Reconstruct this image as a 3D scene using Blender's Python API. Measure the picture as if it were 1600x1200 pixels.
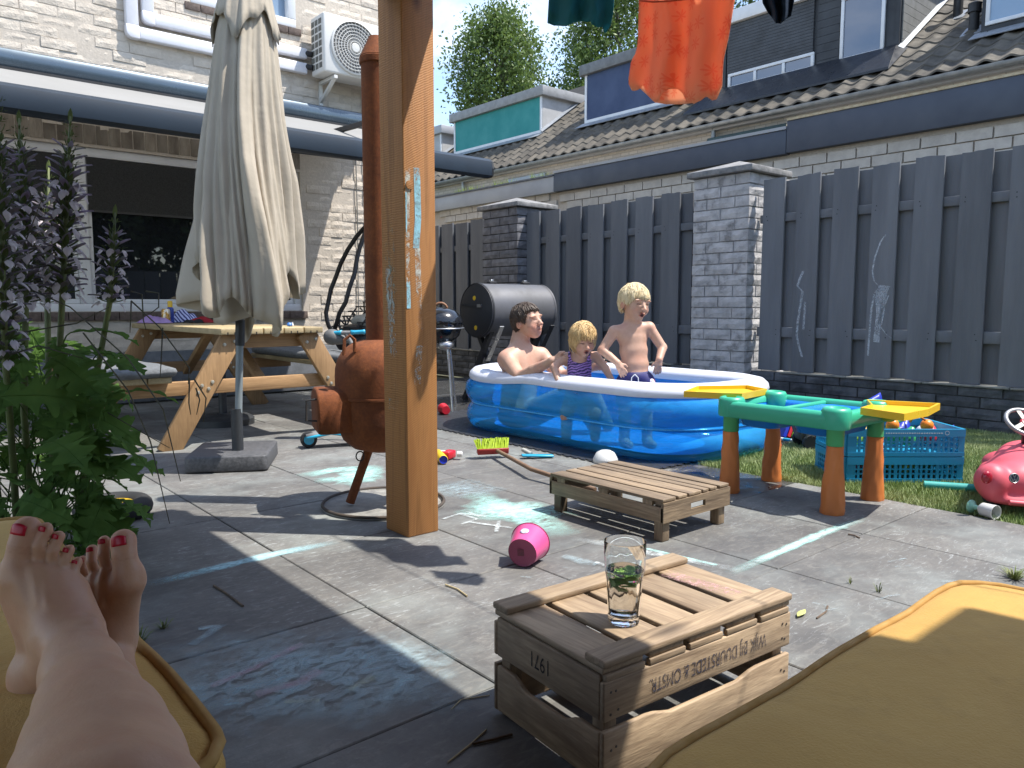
import bpy, bmesh, math, random
import numpy as np
from mathutils import Vector, Matrix, Euler, noise as mnoise
random.seed(7); RNG = np.random.default_rng(7)
for o in list(bpy.data.objects): bpy.data.objects.remove(o)
SC = bpy.context.scene
COL = SC.collection

# ---------------------------------------------------------------- camera, sky, sun, exposure
CAMH, YAW, PITCH, FPX = 0.95, math.radians(49.6), math.radians(5.8), 1195.0
cd = bpy.data.cameras.new('camera'); cam = bpy.data.objects.new('camera', cd); COL.objects.link(cam)
cd.sensor_width = 36.0; cd.lens = 36.0*FPX/1600.0; cd.clip_start = 0.02; cd.clip_end = 600.0
cam.location = (0, 0, CAMH); cam.rotation_euler = (math.pi/2 - PITCH, 0, YAW - math.pi/2)
SC.camera = cam
SUN_EL, SHADOW_AZ = math.radians(62.5), math.radians(133.5)      # shadows run towards this azimuth
sun_from = Vector((-math.cos(SHADOW_AZ)*math.cos(SUN_EL), -math.sin(SHADOW_AZ)*math.cos(SUN_EL), math.sin(SUN_EL)))
sd = bpy.data.lights.new('sun', 'SUN'); sun = bpy.data.objects.new('sun', sd); COL.objects.link(sun)
sd.energy = 3.5; sd.angle = math.radians(0.53); sd.color = (1.0, 0.955, 0.88)
sun.rotation_euler = (-sun_from).to_track_quat('-Z', 'Y').to_euler(); sun.location = (6, -6, 14)
W = bpy.data.worlds.new('World'); SC.world = W; W.use_nodes = True
wn, wl = W.node_tree.nodes, W.node_tree.links; wn.clear()
sky = wn.new('ShaderNodeTexSky'); sky.sky_type = 'NISHITA'; sky.sun_disc = False
sky.sun_elevation = SUN_EL; sky.sun_rotation = math.atan2(sun_from.x, sun_from.y); sky.air_density = 1.0; sky.dust_density = 0.6; sky.ozone_density = 1.2
tc = wn.new('ShaderNodeTexCoord'); mp = wn.new('ShaderNodeMapping'); mp.inputs['Scale'].default_value = (1.6, 1.6, 4.5)
nz = wn.new('ShaderNodeTexNoise'); nz.inputs['Scale'].default_value = 2.3; nz.inputs['Detail'].default_value = 9; nz.inputs['Roughness'].default_value = .62
nz.inputs['Distortion'].default_value = .6
cr = wn.new('ShaderNodeValToRGB'); cr.color_ramp.elements[0].position = .46; cr.color_ramp.elements[1].position = .78
cr.color_ramp.elements[0].color = (0.03, 0.03, 0.03, 1); cr.color_ramp.elements[1].color = (.6, .6, .6, 1)
mx = wn.new('ShaderNodeMix'); mx.data_type = 'RGBA'; mx.inputs['B'].default_value = (6.2, 6.6, 7.2, 1)
bg = wn.new('ShaderNodeBackground'); bg.inputs['Strength'].default_value = 0.15; wo = wn.new('ShaderNodeOutputWorld')
wl.new(tc.outputs['Generated'], mp.inputs['Vector']); wl.new(mp.outputs[0], nz.inputs['Vector']); wl.new(nz.outputs['Fac'], cr.inputs[0])
wl.new(cr.outputs[0], mx.inputs['Factor']); wl.new(sky.outputs[0], mx.inputs['A']); wl.new(mx.outputs['Result'], bg.inputs['Color']); wl.new(bg.outputs[0], wo.inputs['Surface'])
SC.view_settings.view_transform = 'Standard'; SC.view_settings.look = 'None'; SC.view_settings.gamma = 1.0
SC.view_settings.use_curve_mapping = False; SC.view_settings.exposure = 1.1
SC.render.engine = 'CYCLES'; SC.render.resolution_x = 1024; SC.render.resolution_y = 768
SC.cycles.caustics_reflective = False; SC.cycles.max_bounces = 9; SC.cycles.diffuse_bounces = 3; SC.cycles.glossy_bounces = 3; SC.cycles.transparent_max_bounces = 16; SC.cycles.transmission_bounces = 9

# ---------------------------------------------------------------- survey helpers: from a sight line to a point of the garden
_f = np.array([math.cos(YAW)*math.cos(PITCH), math.sin(YAW)*math.cos(PITCH), -math.sin(PITCH)])
_r = np.array([math.sin(YAW), -math.cos(YAW), 0.]); _u = np.cross(_r, _f); _c = np.array([0, 0, CAMH])
FW = np.array([math.cos(YAW), math.sin(YAW), 0.]); RT = _r
def ray(x, y): return _f + _r*(x-800)/FPX + _u*(600-y)/FPX
def gnd(x, y, z=0.): d = ray(x, y); return _c + d*((z-CAMH)/d[2])
def onX(x, y, X): d = ray(x, y); return _c + d*(X/d[0])
def onY(x, y, Y): d = ray(x, y); return _c + d*(Y/d[1])
def at(x, y, dep): return _c + ray(x, y)*dep

# ---------------------------------------------------------------- materials
MATS = {}
def lin(c):
    if isinstance(c, str):
        c = [int(c[i:i+2], 16)/255 for i in (0, 2, 4)]
        c = [v/12.92 if v <= .04045 else ((v+.055)/1.055)**2.4 for v in c]
    return (c[0], c[1], c[2], 1.0)
class NT:
    def __init__(s, name):
        s.m = bpy.data.materials.new(name); s.m.use_nodes = True; s.t = s.m.node_tree; s.n = s.t.nodes; s.l = s.t.links; s.n.clear()
        s.out = s.n.new('ShaderNodeOutputMaterial'); s.p = s.n.new('ShaderNodeBsdfPrincipled'); s.l.new(s.p.outputs[0], s.out.inputs[0])
    def node(s, typ, **kw):
        x = s.n.new('ShaderNode'+typ)
        for k, v in kw.items():
            if k in x.inputs: x.inputs[k].default_value = v
            else: setattr(x, k, v)
        return x
    def link(s, a, b): s.l.new(a, b)
    def pos(s, stretch=(1, 1, 1), rot=(0, 0, 0), obj=False, loc=(0, 0, 0)):
        g = s.node('TexCoord').outputs['Object'] if obj else s.node('NewGeometry').outputs['Position']
        m = s.node('Mapping'); m.inputs['Scale'].default_value = stretch; m.inputs['Rotation'].default_value = rot; m.inputs['Location'].default_value = loc
        s.link(g, m.inputs[0]); return m.outputs[0]
    def noise(s, vec, scale=5, detail=6, rough=.6, dist=0):
        x = s.node('TexNoise', Scale=scale, Detail=detail, Roughness=rough, Distortion=dist); s.link(vec, x.inputs['Vector']); return x.outputs['Fac']
    def ramp(s, fac, stops):
        x = s.node('ValToRGB'); e = x.color_ramp.elements
        while len(e) < len(stops): e.new(.5)
        for i, (p, c) in enumerate(stops):
            e[i].position = p; e[i].color = lin(c) if not isinstance(c, (int, float)) else (c, c, c, 1)
        s.link(fac, x.inputs[0]); return x.outputs[0]
    def mix(s, fac, a, b, mode='MIX'):
        x = s.node('Mix', data_type='RGBA', blend_type=mode)
        for v, k in ((fac, 'Factor'), (a, 'A'), (b, 'B')):
            i = [q for q in x.inputs if q.name == k and (q.type == 'RGBA' if k != 'Factor' else q.type == 'VALUE')][0]
            if isinstance(v, (int, float)): i.default_value = v
            elif isinstance(v, (tuple, list, str)): i.default_value = lin(v)
            else: s.link(v, i)
        return [q for q in x.outputs if q.type == 'RGBA'][0]
    def math(s, op, a, b=0., c=None):
        x = s.node('Math', operation=op)
        for i, v in enumerate((a, b, c)):
            if v is None: continue
            if isinstance(v, (int, float)): x.inputs[i].default_value = v
            else: s.link(v, x.inputs[i])
        return x.outputs[0]
    def bump(s, h, strength=.3, dist=.01):
        x = s.node('Bump', Strength=strength, Distance=dist); s.link(h, x.inputs['Height'])
        s.link(x.outputs[0], s.p.inputs['Normal']); return x
    def rand(s): return s.node('ObjectInfo').outputs['Random']
    def vary(s, col, amt):                       # per-object brightness
        h = s.node('HueSaturation'); r = s.rand(); v = s.math('MULTIPLY_ADD', r, 2*amt, 1-amt); s.link(v, h.inputs['Value'])
        s.link(col, h.inputs['Color']); return h.outputs[0]
def M(name, c1, c2=None, rough=.6, scale=6, stretch=(1, 1, 1), bump=0., bscale=60, metal=0., rand=0., lo=.35, hi=.65, obj=False, spec=.5, alpha=1., trans=0., coat=0., sss=0., sheen=0., detail=4, rvar=.12, dirt=None):
    t = NT(name); p = t.p; v = t.pos(stretch, obj=obj)
    c2 = c2 if c2 is not None else tuple(q*.72 for q in lin(c1)[:3])
    nf = t.noise(v, scale, detail); col = t.ramp(nf, [(lo, c1), (hi, c2)])
    if dirt: col = t.mix(t.ramp(t.noise(t.pos(), dirt[1], 4, .7), [(dirt[2], 0.), (min(1, dirt[2]+.22), 1.)]), col, dirt[0])
    if rand: col = t.vary(col, rand)
    t.link(col, p.inputs['Base Color'])
    r = t.ramp(nf, [(.3, max(0, rough-rvar)), (.7, min(1, rough+rvar))]); t.link(r, p.inputs['Roughness'])
    p.inputs['Metallic'].default_value = metal; p.inputs['Specular IOR Level'].default_value = spec
    p.inputs['Transmission Weight'].default_value = trans; p.inputs['Coat Weight'].default_value = coat
    p.inputs['Sheen Weight'].default_value = sheen
    if alpha < 1: p.inputs['Alpha'].default_value = alpha
    if sss: p.inputs['Subsurface Weight'].default_value = sss; p.inputs['Subsurface Radius'].default_value = (.012, .005, .003); p.inputs['Subsurface Scale'].default_value = 1.0
    if bump: t.bump(t.noise(t.pos(stretch, obj=obj), bscale, 3, .65), bump, .008)
    MATS[name] = t.m; return t.m
def wood(name, light, dark, axis='x', rough=.65, scale=9., rand=.1, bump=.25, knots=True, wear=None):
    t = NT(name); st = {'x': (.07, 1, 1), 'y': (1, .07, 1), 'z': (1, 1, .07)}[axis]
    v = t.pos(st); n1 = t.noise(v, scale*2.2, 4, .65, .8); n2 = t.noise(v, scale*11, 3, .7)
    col = t.ramp(n1, [(.28, dark), (.5, light), (.72, tuple(.8*q for q in lin(light)[:3]))])
    col = t.mix(t.ramp(n2, [(.35, .55), (.6, 0.)]), col, dark, 'MIX')
    if knots:
        k = t.node('TexVoronoi', feature='F1', Scale=2.6, Randomness=1.0); t.link(t.pos({'x': (.55, 2.2, 2.2), 'y': (2.2, .55, 2.2), 'z': (2.2, 2.2, .55)}[axis]), k.inputs['Vector'])
        col = t.mix(t.ramp(k.outputs['Distance'], [(.06, .85), (.13, 0.)]), col, tuple(.35*q for q in lin(dark)[:3]))
    big = t.noise(t.pos(), 3.2, 3, .7); col = t.mix(t.ramp(big, [(.4, .0), (.75, .55)]), col, wear or tuple(.6*q for q in lin(dark)[:3]))
    if rand: col = t.vary(col, rand)
    t.link(col, t.p.inputs['Base Color']); t.p.inputs['Roughness'].default_value = rough
    t.bump(t.math('ADD', n1, t.math('MULTIPLY', n2, .6)), bump, .006); MATS[name] = t.m; return t.m

# ---------------------------------------------------------------- mesh building
def props(o, label=None, cat=None, group=None, kind=None):
    for k, v in (('label', label), ('category', cat), ('group', group), ('kind', kind)):
        if v: o[k] = v
    return o
def thing(name, label, cat, loc=(0, 0, 0), group=None, rz=0.):
    o = bpy.data.objects.new(name, None); o.empty_display_size = .05; COL.objects.link(o); o.location = tuple(float(q) for q in loc); o.rotation_euler[2] = rz
    return props(o, label, cat, group)
def link(name, me, mat=None, parent=None, loc=(0, 0, 0)):
    o = bpy.data.objects.new(name, me); COL.objects.link(o); o.location = tuple(float(q) for q in loc)
    if mat is not None and not me.materials: me.materials.append(mat)
    if parent is not None: o.parent = parent
    return o
def dup(o, loc, rot=None, parent='same', scale=None, mat=None):
    c = o.copy(); COL.objects.link(c); c.location = tuple(float(q) for q in loc)
    if rot is not None: c.rotation_euler = rot
    if scale is not None: c.scale = scale
    if parent != 'same': c.parent = parent
    return c
def copy_tree(o, parent=None):
    c = o.copy(); COL.objects.link(c)
    if parent is not None: c.parent = parent
    for ch in list(o.children): copy_tree(ch, c)
    return c
def frame(d):
    d = Vector(d).normalized(); a = Vector((0, 0, 1)) if abs(d.z) < .95 else Vector((1, 0, 0))
    x = d.cross(a).normalized(); return x, x.cross(d).normalized(), d
class B:
    def __init__(s): s.v = []; s.f = []; s.m = []
    def add(s, v, f, mi=0):
        k = len(s.v); s.v += [tuple(float(q) for q in p) for p in v]; s.f += [tuple(i+k for i in q) for q in f]; s.m += [mi]*len(f); return s
    def hull(s, lo, hi, mi=0):                   # two rings of equal length -> closed prism
        n = len(lo); f = [tuple(range(n-1, -1, -1)), tuple(range(n, 2*n))] + [(i, (i+1) % n, n+(i+1) % n, n+i) for i in range(n)]
        return s.add(list(lo)+list(hi), f, mi)
    def box(s, c, size, rz=0., R=None, mi=0):
        x, y, z = (q/2 for q in size); R = R or Matrix.Rotation(rz, 3, 'Z'); c = Vector(tuple(float(q) for q in c))
        P = [c+R@Vector(q) for q in ((-x, -y, -z), (x, -y, -z), (x, y, -z), (-x, y, -z), (-x, -y, z), (x, -y, z), (x, y, z), (-x, y, z))]
        return s.add(P, [(3, 2, 1, 0), (4, 5, 6, 7), (0, 1, 5, 4), (1, 2, 6, 5), (2, 3, 7, 6), (3, 0, 4, 7)], mi)
    def span(s, a, b, mi=0):                     # axis aligned box from corner to corner
        a, b = np.minimum(a, b), np.maximum(a, b); return s.box((a+b)/2, b-a, mi=mi)
    def beam(s, a, b, w, h, up=(0, 0, 1), mi=0):  # bar from a to b, w across, h along up
        a, b = Vector(tuple(map(float, a))), Vector(tuple(map(float, b))); d = (b-a).normalized(); x = d.cross(Vector(up)).normalized(); z = x.cross(d)
        q = [(-w/2, -h/2), (w/2, -h/2), (w/2, h/2), (-w/2, h/2)]
        return s.hull([a+x*i+z*j for i, j in q][::-1], [b+x*i+z*j for i, j in q][::-1], mi)
    def tube(s, pts, r, n=8, cap=True, mi=0, closed=False):
        P = [Vector(tuple(map(float, p))) for p in pts]; m = len(P); rr = r if hasattr(r, '__len__') else [r]*m
        V = []; prev = None
        for i, p in enumerate(P):
            if closed: d = (P[(i+1) % m]-P[i-1])
            else: d = P[min(i+1, m-1)]-P[max(i-1, 0)]
            d = d.normalized() if d.length > 1e-9 else Vector((0, 0, 1))
            if prev is None: x, y, _ = frame(d)
            else:
                x = (prev-d*prev.dot(d)); x = x.normalized() if x.length > 1e-6 else frame(d)[0]; y = x.cross(d)
            prev = x; V += [p+(x*math.cos(a)+y*math.sin(a))*rr[i] for a in (2*math.pi*j/n for j in range(n))]
        F = [(i*n+j, i*n+(j+1) % n, (i+1)*n+(j+1) % n, (i+1)*n+j) for i in range(m-1) for j in range(n)]
        if closed: F += [((m-1)*n+j, (m-1)*n+(j+1) % n, (j+1) % n, j) for j in range(n)]
        elif cap: F += [tuple(range(n-1, -1, -1)), tuple(range((m-1)*n, m*n))]
        return s.add(V, F, mi)
    def lathe(s, prof, c=(0, 0, 0), axis=(0, 0, 1), n=24, cap=True, mi=0, ph=0.):
        x, y, d = frame(axis); c = Vector(tuple(map(float, c)))
        V = [c+d*z+(x*math.cos(a+ph)+y*math.sin(a+ph))*r for r, z in prof for a in (2*math.pi*j/n for j in range(n))]
        m = len(prof); F = [(i*n+j, i*n+(j+1) % n, (i+1)*n+(j+1) % n, (i+1)*n+j) for i in range(m-1) for j in range(n)]
        if cap: F += [tuple(range(n-1, -1, -1)), tuple(range((m-1)*n, m*n))]
        return s.add(V, F, mi)
    def sheet(s, g, wrap=False, mi=0):           # g[i][j] points
        n, m = len(g), len(g[0]); V = [p for r in g for p in r]
        return s.add(V, [(i*m+j, i*m+(j+1) % m, (i+1)*m+(j+1) % m, (i+1)*m+j) for i in range(n-1) for j in range(m if wrap else m-1)], mi)
    def prism(s, poly, d, mi=0):                 # flat polygon of 3-D points pushed along d
        d = np.array(d, float); P = [np.array(p, float) for p in poly]; return s.hull(P, [p+d for p in P], mi)
    def mesh(s, name, off=(0, 0, 0)):
        me = bpy.data.meshes.new(name); off = np.array([float(q) for q in off])
        me.from_pydata([tuple(np.array(p)-off) for p in s.v], [], s.f); me.validate(); return me
    def build(s, name, mat, parent=None, smooth=False, bevel=0., seg=2, loc=None, sub=0, solid=0., keep=False):
        off = tuple(parent.location) if (parent is not None and not keep) else ((0, 0, 0) if loc is None or keep else loc)
        if parent is not None and parent.parent is not None and not keep: off = tuple(Vector(off)+parent.parent.location)
        me = s.mesh(name, off); mats = mat if isinstance(mat, (list, tuple)) else [mat]
        for q in mats: me.materials.append(q)
        if len(mats) > 1 and len(me.polygons) == len(s.m): me.polygons.foreach_set('material_index', s.m)
        bm = bmesh.new(); bm.from_mesh(me); bmesh.ops.recalc_face_normals(bm, faces=bm.faces); bm.to_mesh(me); bm.free()
        if smooth:
            me.shade_smooth()
            if smooth != 'all': me.set_sharp_from_angle(angle=math.radians(42))
        o = link(name, me, None, parent, (0, 0, 0) if parent is not None or loc is None else loc)
        if solid: q = o.modifiers.new('solid', 'SOLIDIFY'); q.thickness = solid; q.offset = 0
        if sub: q = o.modifiers.new('sub', 'SUBSURF'); q.levels = q.render_levels = sub
        if bevel: q = o.modifiers.new('bevel', 'BEVEL'); q.width = bevel; q.segments = seg; q.limit_method = 'ANGLE'; q.angle_limit = math.radians(40); me.shade_smooth()
        return o
def rpoly(c, w, h, r, n=5):                      # rounded rectangle in 2-D
    out = []
    for sx, sy, a0 in ((1, 1, 0), (-1, 1, 90), (-1, -1, 180), (1, -1, 270)):
        for k in range(n+1):
            a = math.radians(a0+90*k/n); out.append((c[0]+sx*(w/2-r)+r*math.cos(a), c[1]+sy*(h/2-r)+r*math.sin(a)))
    return out
# smooth blended solids (for bodies, soft and moulded things)
class SDF:
    def __init__(s, k=.02): s.pr = []; s.k = k
    def cone(s, a, b, ra, rb=None, k=None, sub=False): s.pr.append(('c', np.array(a, float), np.array(b, float), ra, ra if rb is None else rb, s.k if k is None else k, sub)); return s
    def chain(s, pts, rs, k=None):
        for i in range(len(pts)-1): s.cone(pts[i], pts[i+1], rs[i], rs[i+1], k)
        return s
    def ell(s, c, r, R=None, k=None, sub=False): s.pr.append(('e', np.array(c, float), np.array(r, float), np.eye(3) if R is None else np.array(R), 0, s.k if k is None else k, sub)); return s
    def grid(s, h, pad=.03):
        lo, hi = np.full(3, 1e9), np.full(3, -1e9)
        for p in s.pr:
            if p[-1]: continue
            if p[0] == 'c': q = [p[1]-p[3], p[1]+p[3], p[2]-p[4], p[2]+p[4]]
            else: m = p[2].max(); q = [p[1]-m, p[1]+m]
            lo = np.minimum(lo, np.min(q, 0)); hi = np.maximum(hi, np.max(q, 0))
        lo -= pad; n = np.ceil((hi+pad-lo)/h).astype(int)+1; s.lo, s.h, s.n = lo, h, n
        ax = [lo[i]+h*np.arange(n[i]) for i in range(3)]; D = np.full(n, .5, np.float32)
        for p in s.pr:
            k = p[5]; mg = max(k*1.5, 4*h)+.004
            if p[0] == 'c': a, b = np.minimum(p[1]-p[3], p[2]-p[4])-mg, np.maximum(p[1]+p[3], p[2]+p[4])+mg
            else: m = p[2].max()+mg; a, b = p[1]-m, p[1]+m
            i0 = np.clip(((a-lo)/h).astype(int), 0, n-1); i1 = np.clip(np.ceil((b-lo)/h).astype(int)+1, 1, n)
            sl = tuple(slice(i0[i], i1[i]) for i in range(3)); X, Y, Z = np.meshgrid(*[ax[i][sl[i]] for i in range(3)], indexing='ij')
            if p[0] == 'c':
                d = p[2]-p[1]; L = max(d@d, 1e-9); t = np.clip(((X-p[1][0])*d[0]+(Y-p[1][1])*d[1]+(Z-p[1][2])*d[2])/L, 0, 1)
                q = np.sqrt((X-p[1][0]-t*d[0])**2+(Y-p[1][1]-t*d[1])**2+(Z-p[1][2]-t*d[2])**2)-(p[3]+(p[4]-p[3])*t)
            else:
                P = np.stack([X-p[1][0], Y-p[1][1], Z-p[1][2]], -1)@p[3]; l = np.sqrt((P/p[2])**2 @ np.ones(3)); g = np.sqrt((P/p[2]**2)**2 @ np.ones(3)); q = l*(l-1)/np.maximum(g, 1e-6)
            c = D[sl]
            if p[-1]: hh = np.clip(.5-.5*(c+q)/k, 0, 1); D[sl] = c*(1-hh)-q*hh+k*hh*(1-hh)
            else: hh = np.clip(.5+.5*(c-q)/k, 0, 1); D[sl] = c*(1-hh)+q*hh-k*hh*(1-hh)
        s.ax = ax; s.D = D; return s
    def pts(s): return np.meshgrid(*s.ax, indexing='ij')
    def net(s, D=None):
        d = s.D if D is None else D; ins = d < 0; A = [ins[i:ins.shape[0]-1+i, j:ins.shape[1]-1+j, k:ins.shape[2]-1+k] for i in (0, 1) for j in (0, 1) for k in (0, 1)]
        sm = sum(a.astype(np.int8) for a in A); act = (sm > 0) & (sm < 8); idx = np.full(act.shape, -1, np.int64); ci = np.argwhere(act); idx[act] = np.arange(len(ci))
        P = np.zeros((len(ci), 3)); C = np.zeros(len(ci)); cn = [(i, j, k) for i in (0, 1) for j in (0, 1) for k in (0, 1)]
        val = [d[ci[:, 0]+i, ci[:, 1]+j, ci[:, 2]+k] for i, j, k in cn]
        for u in range(8):
            for w in range(u+1, 8):
                if sum(abs(cn[u][q]-cn[w][q]) for q in range(3)) != 1: continue
                m = (val[u] < 0) != (val[w] < 0); t = np.where(m, val[u]/np.where(m, val[u]-val[w], 1), 0)[:, None]
                P += np.where(m[:, None], np.array(cn[u])+t*(np.array(cn[w])-np.array(cn[u])), 0); C += m
        V = s.lo+s.h*(ci+P/C[:, None]); F = []
        for a in range(3):
            b, c = (a+1) % 3, (a+2) % 3; e0 = [slice(None)]*3; e1 = [slice(None)]*3; e0[a] = slice(0, -1); e1[a] = slice(1, None)
            ch = ins[tuple(e0)] != ins[tuple(e1)]; q = np.argwhere(ch); ok = (q[:, b] > 0) & (q[:, c] > 0) & (q[:, b] < ins.shape[b]-1) & (q[:, c] < ins.shape[c]-1); q = q[ok]
            def g(db, dc):
                w = q.copy(); w[:, b] += db; w[:, c] += dc; return idx[w[:, 0], w[:, 1], w[:, 2]]
            Q = np.stack([g(-1, -1), g(0, -1), g(0, 0), g(-1, 0)], 1); fl = ~ins[q[:, 0], q[:, 1], q[:, 2]]; Q[fl] = Q[fl][:, ::-1]; F.append(Q)
        return V, np.concatenate(F)
    def build(s, name, mat, parent=None, h=None, D=None, smooth=6, paint=None, off=None, lam=.5):
        if h: s.grid(h)
        V, F = s.net(D)
        if off is None:
            off = np.array(parent.location) if parent is not None else np.zeros(3)
            if parent is not None and parent.parent is not None: off = off+np.array(parent.parent.location)
        E = np.concatenate([F[:, [0, 1]], F[:, [1, 2]], F[:, [2, 3]], F[:, [3, 0]]])
        for _ in range(smooth):
            S = np.zeros_like(V); c = np.zeros(len(V)); np.add.at(S, E[:, 0], V[E[:, 1]]); np.add.at(c, E[:, 0], 1); V = V+(S/np.maximum(c, 1)[:, None]-V)*lam
        me = bpy.data.meshes.new(name); me.from_pydata((V-off).tolist(), [], F.tolist()); me.shade_smooth(); me.materials.append(mat)
        if paint is not None:
            ca = me.color_attributes.new('tint', 'FLOAT_COLOR', 'POINT'); ca.data.foreach_set('color', np.concatenate([paint(V), np.ones((len(V), 1))], 1).astype(np.float32).ravel())
        return link(name, me, None, parent)
def flats(name, mat, V, F, parent=None, smooth=False, kind=None, off=None):   # big arrays at once
    me = bpy.data.meshes.new(name); off = np.array(parent.location) if (parent is not None and off is None) else (np.zeros(3) if off is None else np.array(off))
    V = np.asarray(V, float)-off; F = np.asarray(F); n = F.shape[1]
    me.vertices.add(len(V)); me.vertices.foreach_set('co', V.astype(np.float32).ravel()); me.loops.add(F.size); me.loops.foreach_set('vertex_index', F.astype(np.int32).ravel())
    me.polygons.add(len(F)); me.polygons.foreach_set('loop_start', np.arange(0, F.size, n, dtype=np.int32)); me.update(calc_edges=True)
    if smooth: me.shade_smooth()
    me.materials.append(mat); o = link(name, me, None, parent, (0, 0, 0) if parent is not None else tuple(off)); return props(o, kind=kind)
# ================================================================ SETTING: ground, patio, chalk, grass, fence, pergola
def tile_mat():
    t = NT('patio_slate'); v = t.pos(); vs = t.pos((1, 2.6, 1), (0, 0, .35))
    base = t.ramp(t.noise(v, 2.2, 5, .65), [(.3, (.08, .078, .077)), (.5, (.125, .12, .113)), (.72, (.165, .157, .145))])
    base = t.mix(t.ramp(t.noise(vs, 9, 5, .75, 1.5), [(.5, 0.), (.72, .4)]), base, (.3, .285, .25))
    base = t.mix(t.ramp(t.noise(v, 55, 2, .7), [(.3, .3), (.5, 0.)]), base, (.075, .075, .077))
    scuff = t.math('MULTIPLY', t.ramp(t.noise(t.pos((1.2, 4.5, 1), (0, 0, .5)), 8, 5, .8, 2.2), [(.56, 0.), (.63, 1.)]), t.ramp(t.noise(v, 1.1, 4), [(.42, .1), (.6, 1.)]))
    base = t.mix(t.math('MULTIPLY', scuff, .42), base, (.52, .55, .55))
    base = t.mix(t.ramp(t.noise(t.pos(loc=(4, 2, 0)), 1.3, 4, .72), [(.48, 0.), (.72, .34)]), base, (.4, .45, .43))
    base = t.vary(base, .1)
    # wet patches left by splashing beside the pool
    sx = t.node('SeparateXYZ'); t.link(t.node('NewGeometry').outputs['Position'], sx.inputs[0])
    near = t.math('MULTIPLY', t.math('SMOOTH_MIN', t.math('MULTIPLY_ADD', sx.outputs['X'], 1.1, -3.2), 1., .2), t.math('GREATER_THAN', sx.outputs['Y'], 2.1))
    wet = t.ramp(t.math('ADD', t.math('MULTIPLY', near, .36), t.math('MULTIPLY', t.noise(v, 3.3, 4, .7), .62)), [(.54, 0.), (.60, 1.)])
    base = t.mix(t.math('MULTIPLY', wet, .72), base, (.03, .032, .036))
    t.link(base, t.p.inputs['Base Color']); t.link(t.ramp(wet, [(0, .72), (1, .16)]), t.p.inputs['Roughness'])
    t.bump(t.noise(v, 34, 4, .75), .32, .006); return t.m
m_tile = tile_mat(); m_bed = M('joint_sand', (.035, .03, .026), (.012, .012, .012), .95, 60)
m_earth = M('earth', (.09, .1, .05), (.06, .05, .035), .95, 3, bump=.4)
B().add([(-150, -150, -.09), (150, -150, -.09), (150, 150, -.09), (-150, 150, -.09)], [(0, 1, 2, 3)]).build('ground', m_earth)['kind'] = 'structure'
patio = B().box((2.3, 3.4, -.045), (9.0, 10.0, .05)).build('patio', m_bed); patio['kind'] = 'structure'
TS = .66; tm = B(); q = TS/2-.0028
tm.hull([(-q, -q, -.018), (q, -q, -.018), (q, q, -.018), (-q, q, -.018)], [(-q, -q, -.003), (q, -q, -.003), (q, q, -.003), (-q, q, -.003)]); k = len(tm.v)
tm.f.pop(1); tm.m.pop(1)
e = q-.003; tm.v += [(-e, -e, 0), (e, -e, 0), (e, e, 0), (-e, e, 0)]; tm.f += [(4, 5, k+1, k), (5, 6, k+2, k+1), (6, 7, k+3, k+2), (7, 4, k, k+3), (k, k+1, k+2, k+3)]; tm.m += [0]*5
tile_me = tm.mesh('patio_tile'); tile_me.materials.append(m_tile); rt = random.Random(3)
for i in range(-3, 9):
    for j in range(-4, 10):
        x, y = .51+TS*(i+.5), 1.43+TS*(j+.5)
        if x > 3.8 and y < 2.7: continue
        o = link('tile', tile_me, None, patio, (x, y, rt.uniform(-.0012, .0012))); o.rotation_euler = (rt.uniform(-.0012, .0012), rt.uniform(-.0012, .0012), rt.choice((0, 1, 2, 3))*math.pi/2)
# chalk
def chalk_mat(name, c, lo=.42, hi=.6, sc=26, amax=.92, soft=False):
    t = NT(name); t.link(t.ramp(t.noise(t.pos(), 30, 4), [(.3, c), (.7, tuple(.8*q for q in lin(c)[:3]))]), t.p.inputs['Base Color']); t.p.inputs['Roughness'].default_value = .95
    t.link(t.ramp(t.math('ADD', t.math('MULTIPLY', t.noise(t.pos((1, 1.9, 1), (0, 0, .6)), sc, 6, .75, .6), .7), t.math('MULTIPLY', t.noise(t.pos(), 5, 4), .3)), [(lo, 0.), (hi, amax)]), t.p.inputs['Alpha'])
    if soft:
        l_ = t.p.inputs['Alpha'].links[0].from_socket; t.link(t.math('MULTIPLY', l_, t.node('Attribute', attribute_name='fade').outputs['Fac']), t.p.inputs['Alpha'])
    return t.m
def fade(o, vals):
    a = o.data.attributes.new('fade', 'FLOAT', 'POINT'); a.data.foreach_set('value', [float(v) for v in vals])
mc_blue = chalk_mat('chalk_blue', (.5, .78, .84), .3, .54, 34, .92, True); mc_mint = chalk_mat('chalk_mint', (.5, .85, .78), .36, .56, 16, .92, True); mc_white = chalk_mat('chalk_white', (.7, .76, .76), .36, .6, 34, .85, True)
mc_pink = chalk_mat('chalk_pink', (.7, .5, .58), .34, .62, 40, .6, True); mc_faint = chalk_mat('chalk_faint', (.5, .66, .71), .42, .64, 14, .6, True); mc_yel = chalk_mat('chalk_yellow', (.66, .68, .45), .4, .66, 30, .7, True)
zc = [.0022]
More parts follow.
